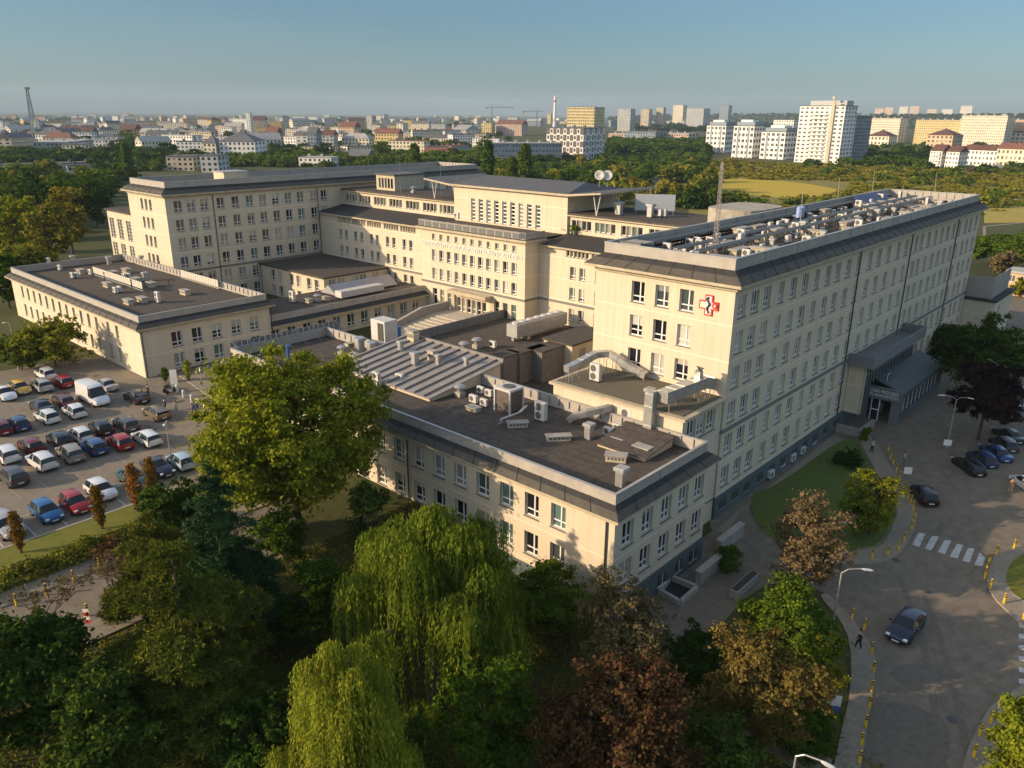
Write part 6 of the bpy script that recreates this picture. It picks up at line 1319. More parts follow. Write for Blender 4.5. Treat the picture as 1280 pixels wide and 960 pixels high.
crane(615, 158, 136, 8, 27, 'tower crane with its jib to the right, left one on the skyline'); crane(671, 160, 141, 18, 7, 'tower crane with its long arm to the left, right one on the skyline')
for px, lab in ((121, 'thin dark church spire, left of the twin spires'), (133, 'thin dark church spire, right of the twin spires')):
    p = at(px, 166, 0); h = px_size(p, 166-148); t = thing('church_spire', lab, 'church spire', p); m = MB(); m.box(-4, -4, 0, 4, 4, h*.5); m.build('tower', TR[1], t); m = MB(); m.lathe([(4.6, h*.5), (1.4, h*.72), (.3, h)], 8); m.build('spire', TR[2], t)
# ------------------------------------------------------------------ distant trees
LIB = {}
def lib(key, lm, h, r, n, leaf, seed, **k):
    V, c, sz = broad(h, r, n, leaf, seed, nclump=k.get('ncl', 16), cr=k.get('cr', .42), zc=k.get('zc', .56), rz=k.get('rz', .45)); me = quads_mesh('crown', V, LM[lm]); tm = trunk_mesh(h, .22, c, seed, maxn=4).mesh('trunk', [BARK]); LIB[key] = (me, tm, h)
for i, lm in enumerate(('green', 'scrub', 'dark', 'lime', 'green', 'brown')): lib('t%d' % i, lm, 10, 4.6, 900, 1.05, 300+i)
for i, lm in enumerate(('scrub', 'lime', 'green')): lib('b%d' % i, lm, 5, 3.9, 520, .8, 320+i, zc=.42, rz=.5, ncl=12)
V = np.concatenate([broad(10, 4.6, 260, 2.1, 350, nclump=12, cr=.45)[0]]); LIB['f0'] = (quads_mesh('crown', V, LM['green']), None, 10)
V = broad(10, 4.6, 260, 2.1, 351, nclump=12, cr=.45)[0]; LIB['f1'] = (quads_mesh('crown', V, LM['dark']), None, 10)
def plant(key, p, h, lab, cat='tree', grp=None, wide=1.0):
    me, tm, H = LIB[key]; s = h/H; t = thing('broadleaf_tree' if cat == 'tree' else 'shrub', lab, cat, p, g.uniform(0, 6.28), grp); t.scale = (s*wide, s*wide, s)
    link('crown', me, t)
    if tm is not None: link('trunk', tm, t)
    return t
def belt(n, poly, keys, hs, lab, grp, cat='tree', wide=(1, 1.5)):
    k = 0; xs_ = [q[0] for q in poly]; ys_ = [q[1] for q in poly]
    def inside(x, y):
        c = False
        for i in range(len(poly)):
            (x1, y1), (x2, y2) = poly[i], poly[i-1]
            if (y1 > y) != (y2 > y) and x < (x2-x1)*(y-y1)/(y2-y1)+x1: c = not c
        return c
    while k < n:
        x, y = g.uniform(min(xs_), max(xs_)), g.uniform(min(ys_), max(ys_))
        if inside(x, y): plant(g.choice(keys), at(x, y, 0), g.uniform(*hs), lab, cat, grp, g.uniform(*wide)); k += 1
# scrub and wood between hospital and the white blocks
belt(62, [(620, 232), (760, 214), (880, 214), (905, 262), (870, 275), (740, 262)], ('t0', 't4', 't2', 't1', 't3'), (8, 13), 'leafy tree in the wood right behind the central block', 'trees of the wood behind the central block')
belt(70, [(880, 206), (1060, 214), (1290, 222), (1290, 245), (1080, 236), (1000, 228), (890, 222)], ('b0', 'b1', 'b2', 't1', 't0'), (4, 8), 'rounded bush in the scrub before the white apartment tower', 'bushes of the scrub before the apartment tower', 'shrub')
belt(48, [(860, 262), (900, 252), (1060, 262), (1080, 240), (1290, 248), (1290, 268), (1230, 275), (1100, 268), (900, 280)], ('b0', 'b1', 'b2', 't3'), (4, 7.5), 'yellow green bush close behind the long wing roof', 'bushes close behind the long wing', 'shrub')
belt(26, [(1080, 196), (1160, 196), (1160, 214), (1078, 216)], ('t0', 't2', 't4'), (8, 14), 'green tree between white tower and terrace row', 'trees between tower and terrace row')
belt(12, [(1195, 216), (1290, 220), (1290, 226), (1195, 224)], ('t0', 't5', 't4'), (5, 9), 'small tree before the terrace row on the right', 'trees before the right terrace row')
# rough ground of the scrub
sheet('scrubland', [(p.x, p.y) for p in (at(a, b_, 0) for a, b_ in ((860, 205), (1060, 212), (1320, 222), (1330, 330), (1228, 330), (1200, 280), (860, 290)))], mat_ground('scrub_ground', (.17, .15, .03), (.12, .125, .022), (.24, .19, .04), .04, .4), .03)
# yellow meadow in the scrub
sheet('meadow', smooth_poly([(p.x, p.y) for p in (at(a, b_, 0) for a, b_ in ((862, 234), (890, 229), (930, 230), (1000, 235), (1060, 247), (1010, 256), (930, 254), (858, 248)))]), mat_ground('yellow_meadow', (.42, .29, .022), (.34, .25, .025), (.46, .34, .035), .05, .5), .05)
sheet('meadow', [(p.x, p.y) for p in (at(a, b_, 0) for a, b_ in ((1228, 262), (1300, 258), (1300, 288), (1228, 290)))], mat_ground('dry_meadow', (.32, .24, .04), (.24, .20, .035), (.38, .29, .06), .05, .5), .05)
sheet('track', [(p.x, p.y) for p in (at(a, b_, 0) for a, b_ in ((1226, 294), (1300, 286), (1300, 304), (1226, 310)))], PAVE, .06)
landmark(1256, 1300, 372, 343, 'peach coloured house at the right edge beyond the long wing', TW[8], TR[3], 'flat', 10, .85, 2, 3, 2, name='villa')
# poplars behind the central block
for i, (px, yb, yt, w_, lab) in enumerate(((610, 236, 176, 15, 'tall dark poplar left of the three behind the hall roof'), (640, 234, 196, 12, 'shorter poplar in the middle behind the hall roof'), (656, 236, 180, 16, 'tall dark poplar right of the three behind the hall roof'), (519, 222, 180, 14, 'dark poplar behind the left wing roof'), (163, 230, 178, 12, 'slim green poplar before the left town'))):
    column(lab, (px, yb), yt, w_, 2600, 'green', 400+i, .9)
# town greenery
belt(60, [(0, 160), (300, 158), (640, 160), (640, 205), (430, 212), (0, 204)], ('t0', 't2', 't4', 't2'), (9, 17), 'dark green tree among the houses of the left town', 'trees among the left town houses', 'tree', (1, 1.5))
belt(26, [(500, 178), (610, 178), (606, 210), (480, 212)], ('t0', 't2', 't4'), (8, 14), 'green tree behind the left wing roof', 'trees behind the left wing roof')
belt(14, [(660, 205), (760, 203), (770, 212), (660, 218)], ('t0', 't1', 't2'), (7, 12), 'tree before the chequered block', 'trees before the chequered block')
def mass(name, n, poly, hs, lm, leaf, seed, dz=0):
    gg = random.Random(seed); Q = []; tri = [at(a, b_, 0) for a, b_ in poly]
    base = {k: np.array([v.co[:] for v in LIB[k][0].vertices]).reshape(-1, 4, 3) for k in ('f0', 'f1')}
    xs_ = [q[0] for q in poly]; k = 0
    while k < n:
        u, v = gg.random(), gg.random(); a, b_, c, d = [Vector(q) for q in tri]; p = a.lerp(b_, u).lerp(d.lerp(c, u), v); h = gg.uniform(*hs)/10; w_ = h*gg.uniform(1.1, 1.7); z = dz
        B = base['f0' if gg.random() < .5 else 'f1']*np.array([w_, w_, h])+np.array([p.x, p.y, z]); Q.append(B); k += 1
    return tag(link(name, quads_mesh(name, np.concatenate(Q), LM[lm])), kind='stuff')
mass('far_wood', 420, [(775, 166), (990, 168), (990, 153), (775, 153)], (9, 16), 'dark', 2, 1)
mass('far_wood', 230, [(0, 160), (640, 162), (620, 149), (0, 149)], (8, 13), 'dark', 2, 2)
mass('far_wood', 260, [(760, 196), (885, 200), (880, 183), (770, 183)], (9, 14), 'green', 2, 3)
mass('scrub', 1500, [(880, 230), (1290, 240), (1290, 222), (890, 205)], (2.5, 5), 'scrub', 2, 4)
mass('scrub', 150, [(862, 252), (1075, 256), (1060, 232), (870, 230)], (.8, 2.2), 'scrub', 2, 14)
mass('scrub', 900, [(1010, 264), (1300, 266), (1300, 234), (1065, 236)], (1.5, 4.5), 'scrub', 2, 11)
mass('scrub', 300, [(1226, 330), (1300, 330), (1300, 306), (1226, 308)], (1.5, 4), 'green', 2, 12)
mass('scrub', 420, [(880, 272), (1240, 280), (1290, 250), (860, 256)], (2, 4), 'scrub', 2, 5)
mass('scrub', 500, [(620, 236), (880, 232), (885, 198), (620, 208)], (4, 9), 'green', 2, 7)
mass('far_wood', 420, [(130, 216), (640, 214), (640, 200), (130, 203)], (5, 10), 'green', 2, 13)
mass('far_wood', 360, [(0, 206), (640, 208), (640, 168), (0, 166)], (5, 10), 'green', 2, 8)
mass('far_wood', 260, [(1000, 214), (1300, 222), (1300, 184), (1060, 182)], (4, 9), 'green', 2, 9)
belt(30, [(-10, 226), (150, 222), (118, 275), (100, 310), (-10, 330)], ('t0', 't2', 't4', 't1'), (9, 15), 'leafy tree of the wooded bank behind the left pavilion', 'trees of the wooded bank')
belt(14, [(118, 208), (166, 208), (160, 236), (122, 262)], ('t0', 't2', 't4'), (10, 15), 'green tree right behind the stair tower', 'trees behind the stair tower')
belt(20, [(130, 203), (420, 206), (420, 214), (160, 222)], ('t0', 't2', 't4'), (7, 12), 'green tree between the left wing and the near town', 'trees between left wing and near town')
mass('far_wood', 160, [(0, 216), (210, 214), (210, 200), (0, 200)], (8, 12), 'dark', 2, 6)
Q = []; gg = random.Random(9)
base_ = np.array([v.co[:] for v in LIB['f1'][0].vertices]).reshape(-1, 4, 3)
hv = [Vector(v.co) for v in hill.data.vertices]
for _ in range(900):
    i = gg.randrange(len(hx)-1); k = gg.choice((0, 1, 1, 2, 2, 3)); u, v = gg.random(), gg.random()
    p = hv[i*6+k].lerp(hv[(i+1)*6+k], u).lerp(hv[i*6+k+1].lerp(hv[(i+1)*6+k+1], u), v); q = gg.uniform(.5, 1.0); w_ = q*gg.uniform(1.3, 2.2)
    Q.append(base_[gg.randrange(20)::3]*np.array([w_, w_, q])+np.array(p))
tag(link('hill_wood', quads_mesh('hill_wood', np.concatenate(Q), LM['dark'])), kind='stuff')
# thin smoke by the boiler roof
sm = MB()
for k in range(9): r_ = .4+.22*k; sm.lathe([(.05, -r_), (r_*.8, -r_*.6), (r_, 0), (r_*.8, r_*.6), (.05, r_)], 10, (rng.uniform(-.3, .3)+k*.55, rng.uniform(-.2, .2)-k*.2, k*.75))
p = at(806, 247, 8)
smk = bpy.data.materials.new('smoke'); smk.use_nodes = True; nt_ = smk.node_tree; nt_.nodes.clear(); o_ = nt_.nodes.new('ShaderNodeOutputMaterial'); v_ = nt_.nodes.new('ShaderNodeVolumePrincipled'); v_.inputs['Density'].default_value = .025; v_.inputs['Color'].default_value = (.8, .8, .8, 1); nt_.links.new(v_.outputs[0], o_.inputs['Volume'])
so_ = sm.build('smoke', smk, None); so_.location = p; so_['kind'] = 'stuff'
# ------------------------------------------------------------------ rooftop equipment
ROOFZ = {'RW': 24.12, 'LB': 10.32, 'LBx': 10.32, 'AN': 10.52, 'CT': 22.5}
FAN = mat('fan_grille', (.09, .09, .09), .6)
def make_ac():
    t = thing('air_conditioner', 'x', 'air conditioner'); m = MB(); m.cbox(-.5, -.19, .14, .5, .19, .9, .03); m.build('casing', WHITE, t)
    m = MB(); m.v = []; m.cyl((-.14, -.20, .52), (-.14, -.191, .52), .27, n=16); m.build('fan', FAN, t); m = MB(); m.box(-.45, -.16, 0, -.38, .16, .14); m.box(.38, -.16, 0, .45, .16, .14); m.build('feet', DARKM, t); return t
def make_ac2():
    t = thing('air_conditioner', 'x', 'air conditioner'); m = MB(); m.cbox(-.5, -.2, .12, .5, .2, 1.55, .03); m.build('casing', WHITE, t)
    for z in (.47, 1.15): m = MB(); m.cyl((-.12, -.21, z), (-.12, -.201, z), .29, n=16); m.build('fan', FAN, t)
    m = MB(); m.box(-.45, -.18, 0, -.38, .18, .12); m.box(.38, -.18, 0, .45, .18, .12); m.build('feet', DARKM, t); return t
def make_curb():
    t = thing('vent_stack', 'x', 'roof vent'); m = MB(); m.cbox(-.85, -.4, 0, .85, .4, .62, .03)
    m.build('plinth', WALL2, t); m = MB(); m.cbox(-.95, -.5, .62, .95, .5, .74, .02); m.build('cap', CONC, t)
    m = MB()
    for k in range(5): m.box(-.7+.3*k, -.415, .25, -.52+.3*k, -.401, .5)
    m.build('grille', FAN, t); return t
def make_mush():
    t = thing('roof_fan', 'x', 'roof fan'); m = MB(); m.cbox(-.35, -.35, 0, .35, .35, .4, .03); m.build('base', CONC, t); m = MB(); m.lathe([(.24, .4), (.24, .8)], 12); m.build('neck', GALV, t); m = MB(); m.lathe([(.5, .78), (.52, .86), (.3, 1.02), (.05, 1.08)], 14); m.build('hood', GALV, t); return t
def make_box():
    t = thing('vent_cowl', 'x', 'vent cowl'); m = MB(); m.cbox(-.3, -.3, 0, .3, .3, 1.1, .03); m.build('shaft', GALV, t); m = MB(); m.cbox(-.42, -.42, 1.1, .42, .42, 1.35, .04); m.build('cap', METAL, t); return t
SRC = {'ac': make_ac(), 'ac2': make_ac2(), 'curb': make_curb(), 'mush': make_mush(), 'box': make_box()}; index_children(); USED = set()
def eq(k, p, lab, grp=None, rz=0, sc=1):
    s = SRC[k]
    if k in USED: o = dup(s, p, rz, lab, None, grp, sc)
    else:
        USED.add(k); o = s; o.location = p; o.rotation_euler = (0, 0, rz); o.scale = sc if isinstance(sc, tuple) else (sc,)*3; o['label'] = lab
        if grp: o['group'] = grp
    if grp is None and 'group' in o: del o['group']
    return o
FR = R(-90)   # facing -x
# named single pieces on the front pavilion
z = 10.34
for k, px, py, lab, rz, sc in (
    ('ac2', 471, 483, 'double fan air conditioner at the front edge of the zinc roof', FR, 1.05), ('ac', 500, 478, 'single fan air conditioner standing low on the zinc roof edge', FR, 1.1),
    ('ac2', 676, 526, 'tall double fan air conditioner in the middle of the pavilion roof', FR, 1.25), ('ac2', 783, 533, 'tall grey double fan air conditioner by the sloping roof hatch', FR, 1.2),
    ('ac', 601, 492, 'small air conditioner, left one of the row by the zinc roof', FR, .9), ('ac', 611, 496, 'small air conditioner, middle one of the row by the zinc roof', FR, .9), ('ac', 622, 491, 'small air conditioner, right one of the row by the zinc roof', FR, .9),
    ('ac', 592, 504, 'small grey air conditioner on a frame before the row', FR, 1), ('ac', 605, 508, 'small white air conditioner beside the framed grey one', FR, .9), ('ac', 760, 545, 'small brown air conditioner left of the tall grey one', FR, .95), ('ac', 772, 541, 'small brown air conditioner touching the tall grey one', FR, 1),
    ('mush', 575, 495, 'grey roof fan with round hood at the zinc roof corner', 0, 1.2), ('box', 736, 548, 'grey square vent cowl right of the long plinth', 0, 1.1), ('box', 776, 607, 'grey square vent cowl at the front corner of the pavilion roof', 0, 1.2),
    ('curb', 592, 513, 'white edged vent plinth under the framed air conditioner', FR, (.8, 1, .6)), ('curb', 647, 533, 'long low vent plinth below the big chiller', R(-40), (1.1, .9, .7)), ('curb', 698, 550, 'long low vent plinth in the middle of the dark roof', R(-40), (1.25, .9, .7)), ('curb', 770, 576, 'cream vent plinth in front of the sloping roof hatch', R(-60), (1, 1, .9)), ('curb', 803, 566, 'cream vent plinth attached to the sloping roof hatch', FR, (.9, 1, .9)), ('curb', 773, 554, 'small cream vent plinth beside the brown air conditioners', FR, (.7, .9, .8)),
    ('curb', 442, 449, 'squat cream vent plinth left of the zinc roof', FR, (.7, 1, 1)), ('mush', 428, 444, 'grey roof fan left of the zinc roof', 0, 1.2), ('box', 450, 442, 'fat grey vent with elbow left of the zinc roof', 0, 1.5), ('box', 464, 444, 'cream square vent at the far corner of the zinc roof', 0, 1.2), ('curb', 437, 432, 'white roof hatch on the far pavilion roof', 0, (.6, .9, .5)), ('curb', 335, 456, 'white roof hatch seen over the maple', 0, (.8, 1, .6))):
    eq(k, at(px, py, z), lab, None, rz, sc)
def zr(x): return 10.75+(x-49.55)*(1.41/11)
for px, py, k, lab, sc in ((501, 440, 'box', 'small grey cowl in the upper middle of the zinc roof', .9), (519, 455, 'box', 'square cream stack in the middle of the zinc roof', 1.1), (541, 452, 'curb', 'wide cream stack on the zinc roof', (.6, .9, 1.6)), (548, 456, 'box', 'short cream stack beside the wide one on the zinc roof', .8), (583, 460, 'box', 'small white cowl at the right end of the zinc roof', .7), (517, 431, 'curb', 'white stack straddling the zinc roof ridge', (.7, 1.2, 1.8))):
    p = at(px, py, 11.5); p.z = zr(p.x); eq(k, p, lab, None, FR, sc)
# big white chiller
p = at(636, 512, z); t = thing('chiller', 'large brown sided white chiller standing on the pavilion roof', 'chiller', p, FR); m = MB(); m.cbox(-.95, -.9, .12, .95, .9, 2.2, .04); m.build('casing', mat('brown_grille', (.11, .085, .07), .7), t)
m = MB(); m.cbox(-1.05, -1.0, 2.2, 1.05, 1.0, 2.42, .03)
for a in (-1, 1):
    for b_ in (-1, 1): m.box(a*1.0-.08, b_*.95-.08, 0, a*1.0+.08, b_*.95+.08, 2.2)
m.build('frame', WHITE, t); m = MB(); m.cyl((0, 0, 2.42), (0, 0, 2.5), .62, n=20); m.build('fan', FAN, t)
m = MB(); q = at(640, 512, z); pts = [at(656, 508, z+.9), at(648, 516, z+.9), at(626, 524, z+.9), at(624, 531, z)]
tag(MB().tube(pts, .08, 8).tube([(a.x+.3, a.y, a.z) for a in pts], .08, 8).build('pipe_run', WHITE), 'pair of white bent pipes in front of the big chiller', 'pipes')
# white lift cabinet
p = at(480, 426, 10.3); t = thing('plant_cabinet', 'white plant cabinet with dark louvred door at the ridge end of the zinc roof', 'cabinet', p, FR); m = MB(); m.cbox(-1.3, -1.0, 0, 1.5, 1.1, 2.9, .04); m.build('casing', WHITE, t); m = MB(); m.box(.15, -1.06, .3, 1.25, -1.001, 2.6); m.build('door', LOUV, t)
# sloping roof hatch
p = at(800, 560, z); t = thing('roof_hatch', 'low brown sloping roof hatch near the front corner of the pavilion', 'roof hatch', p, 0); m = MB(); m.add([(-2.2, -1.9, 0), (2.2, -1.9, 0), (2.2, 3.0, 0), (-2.2, 3.0, 0), (-2.2, -1.9, .25), (2.2, -1.9, .9), (2.2, 3.0, .9), (-2.2, 3.0, .25)], [(3, 2, 1, 0), (0, 1, 5, 4), (1, 2, 6, 5), (2, 3, 7, 6), (3, 0, 4, 7)]); m.build('side', WALL2, t); m = MB(); m.add([(-2.4, -2.1, .26), (2.4, -2.1, .95), (2.4, 3.2, .95), (-2.4, 3.2, .26), (-2.4, -2.1, .34), (2.4, -2.1, 1.03), (2.4, 3.2, 1.03), (-2.4, 3.2, .34)], [(3, 2, 1, 0), (4, 5, 6, 7), (0, 1, 5, 4), (1, 2, 6, 5), (2, 3, 7, 6), (3, 0, 4, 7)]); m.build('cover', DECK, t)
# ducts on the terrace block
def duct(lab, pts, w_, h_, leg=None):
    t = thing('air_duct', lab, 'air duct', pts[0]); o = Vector(pts[0]); m = MB(); P_ = [Vector(q)-o for q in pts]; R_ = []
    for i, q in enumerate(P_):
        d = ((P_[min(i+1, len(P_)-1)]-P_[max(i-1, 0)])).normalized(); n = d.cross(Vector((0, 0, 1)))
        n = n.normalized() if n.length > .2 else Vector((0, 1, 0)); u = n.cross(d).normalized(); R_ += [q-n*w_/2-u*h_/2, q+n*w_/2-u*h_/2, q+n*w_/2+u*h_/2, q-n*w_/2+u*h_/2]
    k = len(P_); m.add(R_, [(j*4+i, j*4+(i+1) % 4, j*4+4+(i+1) % 4, j*4+4+i) for j in range(k-1) for i in range(4)]+[(3, 2, 1, 0), (4*k-4, 4*k-3, 4*k-2, 4*k-1)])
    for i in range(len(P_)-1):   # flanges
        L_ = (P_[i+1]-P_[i]).length; d = (P_[i+1]-P_[i]).normalized(); n = d.cross(Vector((0, 0, 1))); n = n.normalized() if n.length > .2 else Vector((0, 1, 0)); u = n.cross(d)
        for j in range(1, int(L_/1.2)+1):
            c = P_[i]+d*min(L_-.05, j*1.2); a, b_ = w_/2+.04, h_/2+.04; v = [c+n*sx*a+u*sy*b_+d*dd for dd in (-.03, .03) for sx, sy in ((-1, -1), (1, -1), (1, 1), (-1, 1))]; m.add(v, [(0, 1, 5, 4), (1, 2, 6, 5), (2, 3, 7, 6), (3, 0, 4, 7), (3, 2, 1, 0), (4, 5, 6, 7)])
    m.build('duct', GALV, t)
    if leg is not None:
        m = MB()
        for i in range(len(P_)-1):
            L_ = (P_[i+1]-P_[i]).length
            for j in range(max(2, int(L_/1.6))):
                q = P_[i].lerp(P_[i+1], (j+.5)/max(2, int(L_/1.6)))
                for s_ in (-.4, .4): m.cyl((q.x+s_*.8, q.y+s_, leg-o.z), (q.x+s_*.8, q.y+s_, q.z-h_/2), .03, n=4)
        m.build('stand', GREYM, t)
    return t
T = 12.93
duct('long galvanised duct bending over the left edge of the terrace roof', [(58.4, 45.6, T+1.2), (59.3, 45.5, T+1.3), (62.6, 45.2, T+1.9), (63.6, 44.2, T+2.0), (63.9, 41.6, T+1.0), (64.0, 39.9, T+.5)], .75, .65, T)
duct('galvanised duct climbing from the pavilion roof to the terrace wall', [(54.9, 42.4, 10.6), (55.1, 41.9, 11.1), (55.6, 40.9, 11.5), (57.4, 39.4, 12.0)], .6, .55)
duct('large galvanised air handling duct along the front edge of the terrace roof', [(57.3, 33.9, T+1.5), (60.4, 33.6, T+1.55), (63.2, 33.3, T+1.6), (64.6, 33.2, T+1.2)], 1.15, 1.05, T)
duct('square galvanised riser from the pavilion roof up to the terrace roof duct', [(57.1, 34.9, 10.4), (57.1, 34.92, 12.2), (57.1, 34.9, T+1.9)], .85, .85)
duct('short galvanised outlet hood above the air handling duct', [(62.6, 33.4, T+2.1), (62.6, 33.42, T+2.7), (62.8, 33.4, T+3.1)], .6, .6)
eq('ac2', (60.3, 43.4, T), 'double fan air conditioner beneath the bent terrace duct', None, FR, 1.2); eq('box', (58.6, 36.0, T), 'square grey cowl beside the tall duct riser', None, 0, 1.1)
# court roof
for px, py, k, lab, sc in ((580, 440, 'mush', 'wide hooded roof fan in the court, left of two', 1.5), (596, 435, 'mush', 'wide hooded roof fan in the court, right of two', 1.5), (616, 435, 'ac', 'small unit on the court roof next to the hooded fans', 1.2), (657, 423, 'curb', 'low vent plinth on the court roof', .8), (642, 426, 'box', 'small cowl on the court roof', .8)): eq(k, at(px, py, 5.5), lab, None, FR, sc)
p = at(672, 412, 6.2); t = thing('chiller', 'long row shaped chiller with white fans on the court roof', 'chiller', p, 0); m = MB(); m.cbox(-6, -1.1, 0, 6, 1.1, 1.9, .05); m.build('casing', METAL, t)
for k in range(7): m = MB(); m.lathe([(.62, 1.9), (.62, 2.15), (.5, 2.16)], 14, (-5+1.65*k, 0, 0)); m.build('fan', WHITE, t)
t = thing('water_tank', 'blue barrel beside the white plant cabinet', 'barrel', at(497, 420, 6.0)); m = MB(); m.lathe([(.5, 0), (.58, .3), (.58, 1.2), (.5, 1.5)], 14); m.build('barrel', mat('blue_plastic', (.02, .10, .32), .5), t)
for px, py, lab in ((451, 438, 'blue standing pipe on the pavilion roof before the screen'), (361, 450, 'blue standing pipe over the maple on the pavilion roof')):
    t = thing('standing_pipe', lab, 'pipe', at(px, py, 10.4)); MB().lathe([(.22, 0), (.22, 1.6), (.32, 1.62), (.32, 1.8)], 10).build('pipe', mat('blue_plastic', (.02, .10, .32), .5), t)
# connecting range clutter
for px, py, k, lab, sc in ((366, 378, 'ac2', 'tall tan cooling unit on the connecting range', 1.3), (385, 378, 'curb', 'silver pipe box on the connecting range, left', 1.0), (397, 377, 'mush', 'silver fan on the connecting range', 1.3), (408, 375, 'curb', 'silver pipe box on the connecting range, right', .9)): eq(k, at(px, py, 7.0), lab, None, FR, sc)
t = thing('greenhouse_roof', 'long pale roof light and duct range on the connecting range', 'roof light', at(450, 360, 7.2), R(0)); m = MB(); m.add([(-7, -2.4, 0), (7, -2.4, 0), (7, 2.4, 0), (-7, 2.4, 0), (-7, 0, 1.6), (7, 0, 1.6)], [(0, 1, 5, 4), (2, 3, 4, 5), (0, 4, 3), (1, 2, 5)]); m.build('glazing', METAL, t); m = MB(); m.cbox(-7.5, -4.6, 0, 2, -2.7, 1.1, .05); m.build('duct_box', WHITE, t)
# left pavilion roof
zA = 10.54
for i, (zx, zy, k) in enumerate(((330, 285, 'ac2'), (490, 262, 'box'), (400, 310, 'ac'), (540, 330, 'curb'), (485, 362, 'ac'), (515, 360, 'ac'), (605, 340, 'ac'), (760, 342, 'curb'), (845, 325, 'curb'), (720, 420, 'curb'), (770, 462, 'ac'), (800, 455, 'ac'), (860, 535, 'curb'), (950, 520, 'curb'), (1055, 525, 'ac2'), (830, 368, 'ac'), (860, 365, 'ac'), (910, 388, 'curb'), (970, 378, 'box'), (1010, 418, 'curb'), (1235, 470, 'curb'), (945, 262, 'box'), (730, 270, 'box'))):
    eq(k, at(zx*.1875, 280+zy*.1875, zA), {'ac': 'small white air conditioner on the left pavilion roof', 'ac2': 'double fan air conditioner on the left pavilion roof', 'curb': 'low cream vent plinth on the left pavilion roof', 'box': 'square vent cowl on the left pavilion roof'}[k], 'units on the left pavilion roof, '+k, FR, 1.1)
for zx, zy in ((700, 380), (880, 430), (990, 470), (1130, 440)):
    t = thing('vent_pipe', 'thin dark vent pipe on the left pavilion roof', 'vent pipe', at(zx*.1875, 280+zy*.1875, zA), 0, 'vent pipes on the left pavilion roof'); MB().lathe([(.07, 0), (.07, 1.3), (.13, 1.32), (.13, 1.5)], 8).build('pipe', DARKM, t)
# long wing roof: rows of units
g8 = random.Random(5); zz = 24.14
for row, (y, step) in enumerate(((35.2, 5.2), (37.6, 4.1), (40.0, 3.4), (42.2, 3.0), (44.4, 3.6))):
    x = 69.5+row*.9
    while x < 149:
        k = g8.choices(('ac', 'ac2', 'curb', 'mush', 'box'), ((.6, .2, 7, 2.5, 1.5), (2, 1, 6, 1, 1.5), (4, 2, 4, 1, 1), (5, 2, 4, 0, 1), (4, 2, 4, 1, 1))[row])[0]
        eq(k, (x+g8.uniform(-.8, .8), y+g8.uniform(-.5, .5), zz), {'ac': 'white single fan air conditioner among the units on the long wing roof', 'ac2': 'white double fan air conditioner among the units on the long wing roof', 'curb': 'cream vent plinth among the units on the long wing roof', 'mush': 'hooded roof fan among the units on the long wing roof', 'box': 'square cowl among the units on the long wing roof'}[k], 'units on the long wing roof, '+k, g8.choice((FR, FR, 0, R(180))), g8.uniform(.75, 1.05) if k != 'curb' else (g8.uniform(1, 1.9), 1.1, g8.uniform(.9, 1.5)))
        x += step*g8.uniform(.6, 1.5)
for y, lab in ((38.8, 'front cable tray running along the long wing roof'), (41.2, 'middle cable tray running along the long wing roof'), (45.6, 'rear cable tray running along the long wing roof')):
    t = thing('cable_tray', lab, 'cable tray', (70, y, zz)); m = MB(); m.box(0, -.25, .95, 78, .25, 1.08); m.box(0, -.27, 1.08, 78, -.22, 1.2); m.box(0, .22, 1.08, 78, .27, 1.2); m.build('tray', GREYM, t); m = MB()
    for k in range(27): m.box(k*3, -.2, 0, k*3+.08, -.12, .95); m.box(k*3, .12, 0, k*3+.08, .2, .95)
    m.build('stand', DARKM, t)
t = thing('water_tank', 'pair of light blue upright tanks on the long wing roof', 'tank', at(998, 272, 25)); 
for k in range(2): m = MB(); m.lathe([(.34, 0), (.34, 1.3), (.2, 1.45)], 12, (k*.9, 0, 0)); m.build('tank', mat('pale_blue_plastic', (.28, .36, .62), .5), t)
t = thing('solar_collector', 'row of dark blue tilted collectors at the far left corner of the long wing roof', 'solar panels', (131, 44.8, zz)); 
for k in range(9): m = MB(); m.add([(k*1.5, -.9, .3), (k*1.5+1.3, -.9, .3), (k*1.5+1.3, .9, 1.7), (k*1.5, .9, 1.7), (k*1.5, -.9, .38), (k*1.5+1.3, -.9, .38), (k*1.5+1.3, .9, 1.78), (k*1.5, .9, 1.78)], [(3, 2, 1, 0), (4, 5, 6, 7), (0, 1, 5, 4), (1, 2, 6, 5), (2, 3, 7, 6), (3, 0, 4, 7)]); m.build('panel', BLUE, t)
t = thing('roof_shed', 'dark blue gabled equipment cover behind the end parapet of the long wing', 'equipment cover', (67.6, 44.2, zz)); m = MB(); m.box(-1.2, -1.2, 0, 1.2, 1.2, 1.7); m.build('case', CONC, t); m = MB(); m.add([(-1.3, -1.25, 1.7), (5, -1.25, .3), (5, 1.25, .3), (-1.3, 1.25, 1.7), (-1.3, -1.25, 1.85), (5, -1.25, .45), (5, 1.25, .45), (-1.3, 1.25, 1.85)], [(3, 2, 1, 0), (4, 5, 6, 7), (0, 1, 5, 4), (1, 2, 6, 5), (2, 3, 7, 6), (3, 0, 4, 7)]); m.build('cover', PLINTH, t)
p = at(893, 317, 24.3); h = height_to(p, 198); lattice('lattice_mast', 'slim lattice radio mast on the end of the long wing roof', 'mast', p, h*.96, .19, .11, mat('pale_mast', (.26, .23, .21), .6, .3), .026, 20)
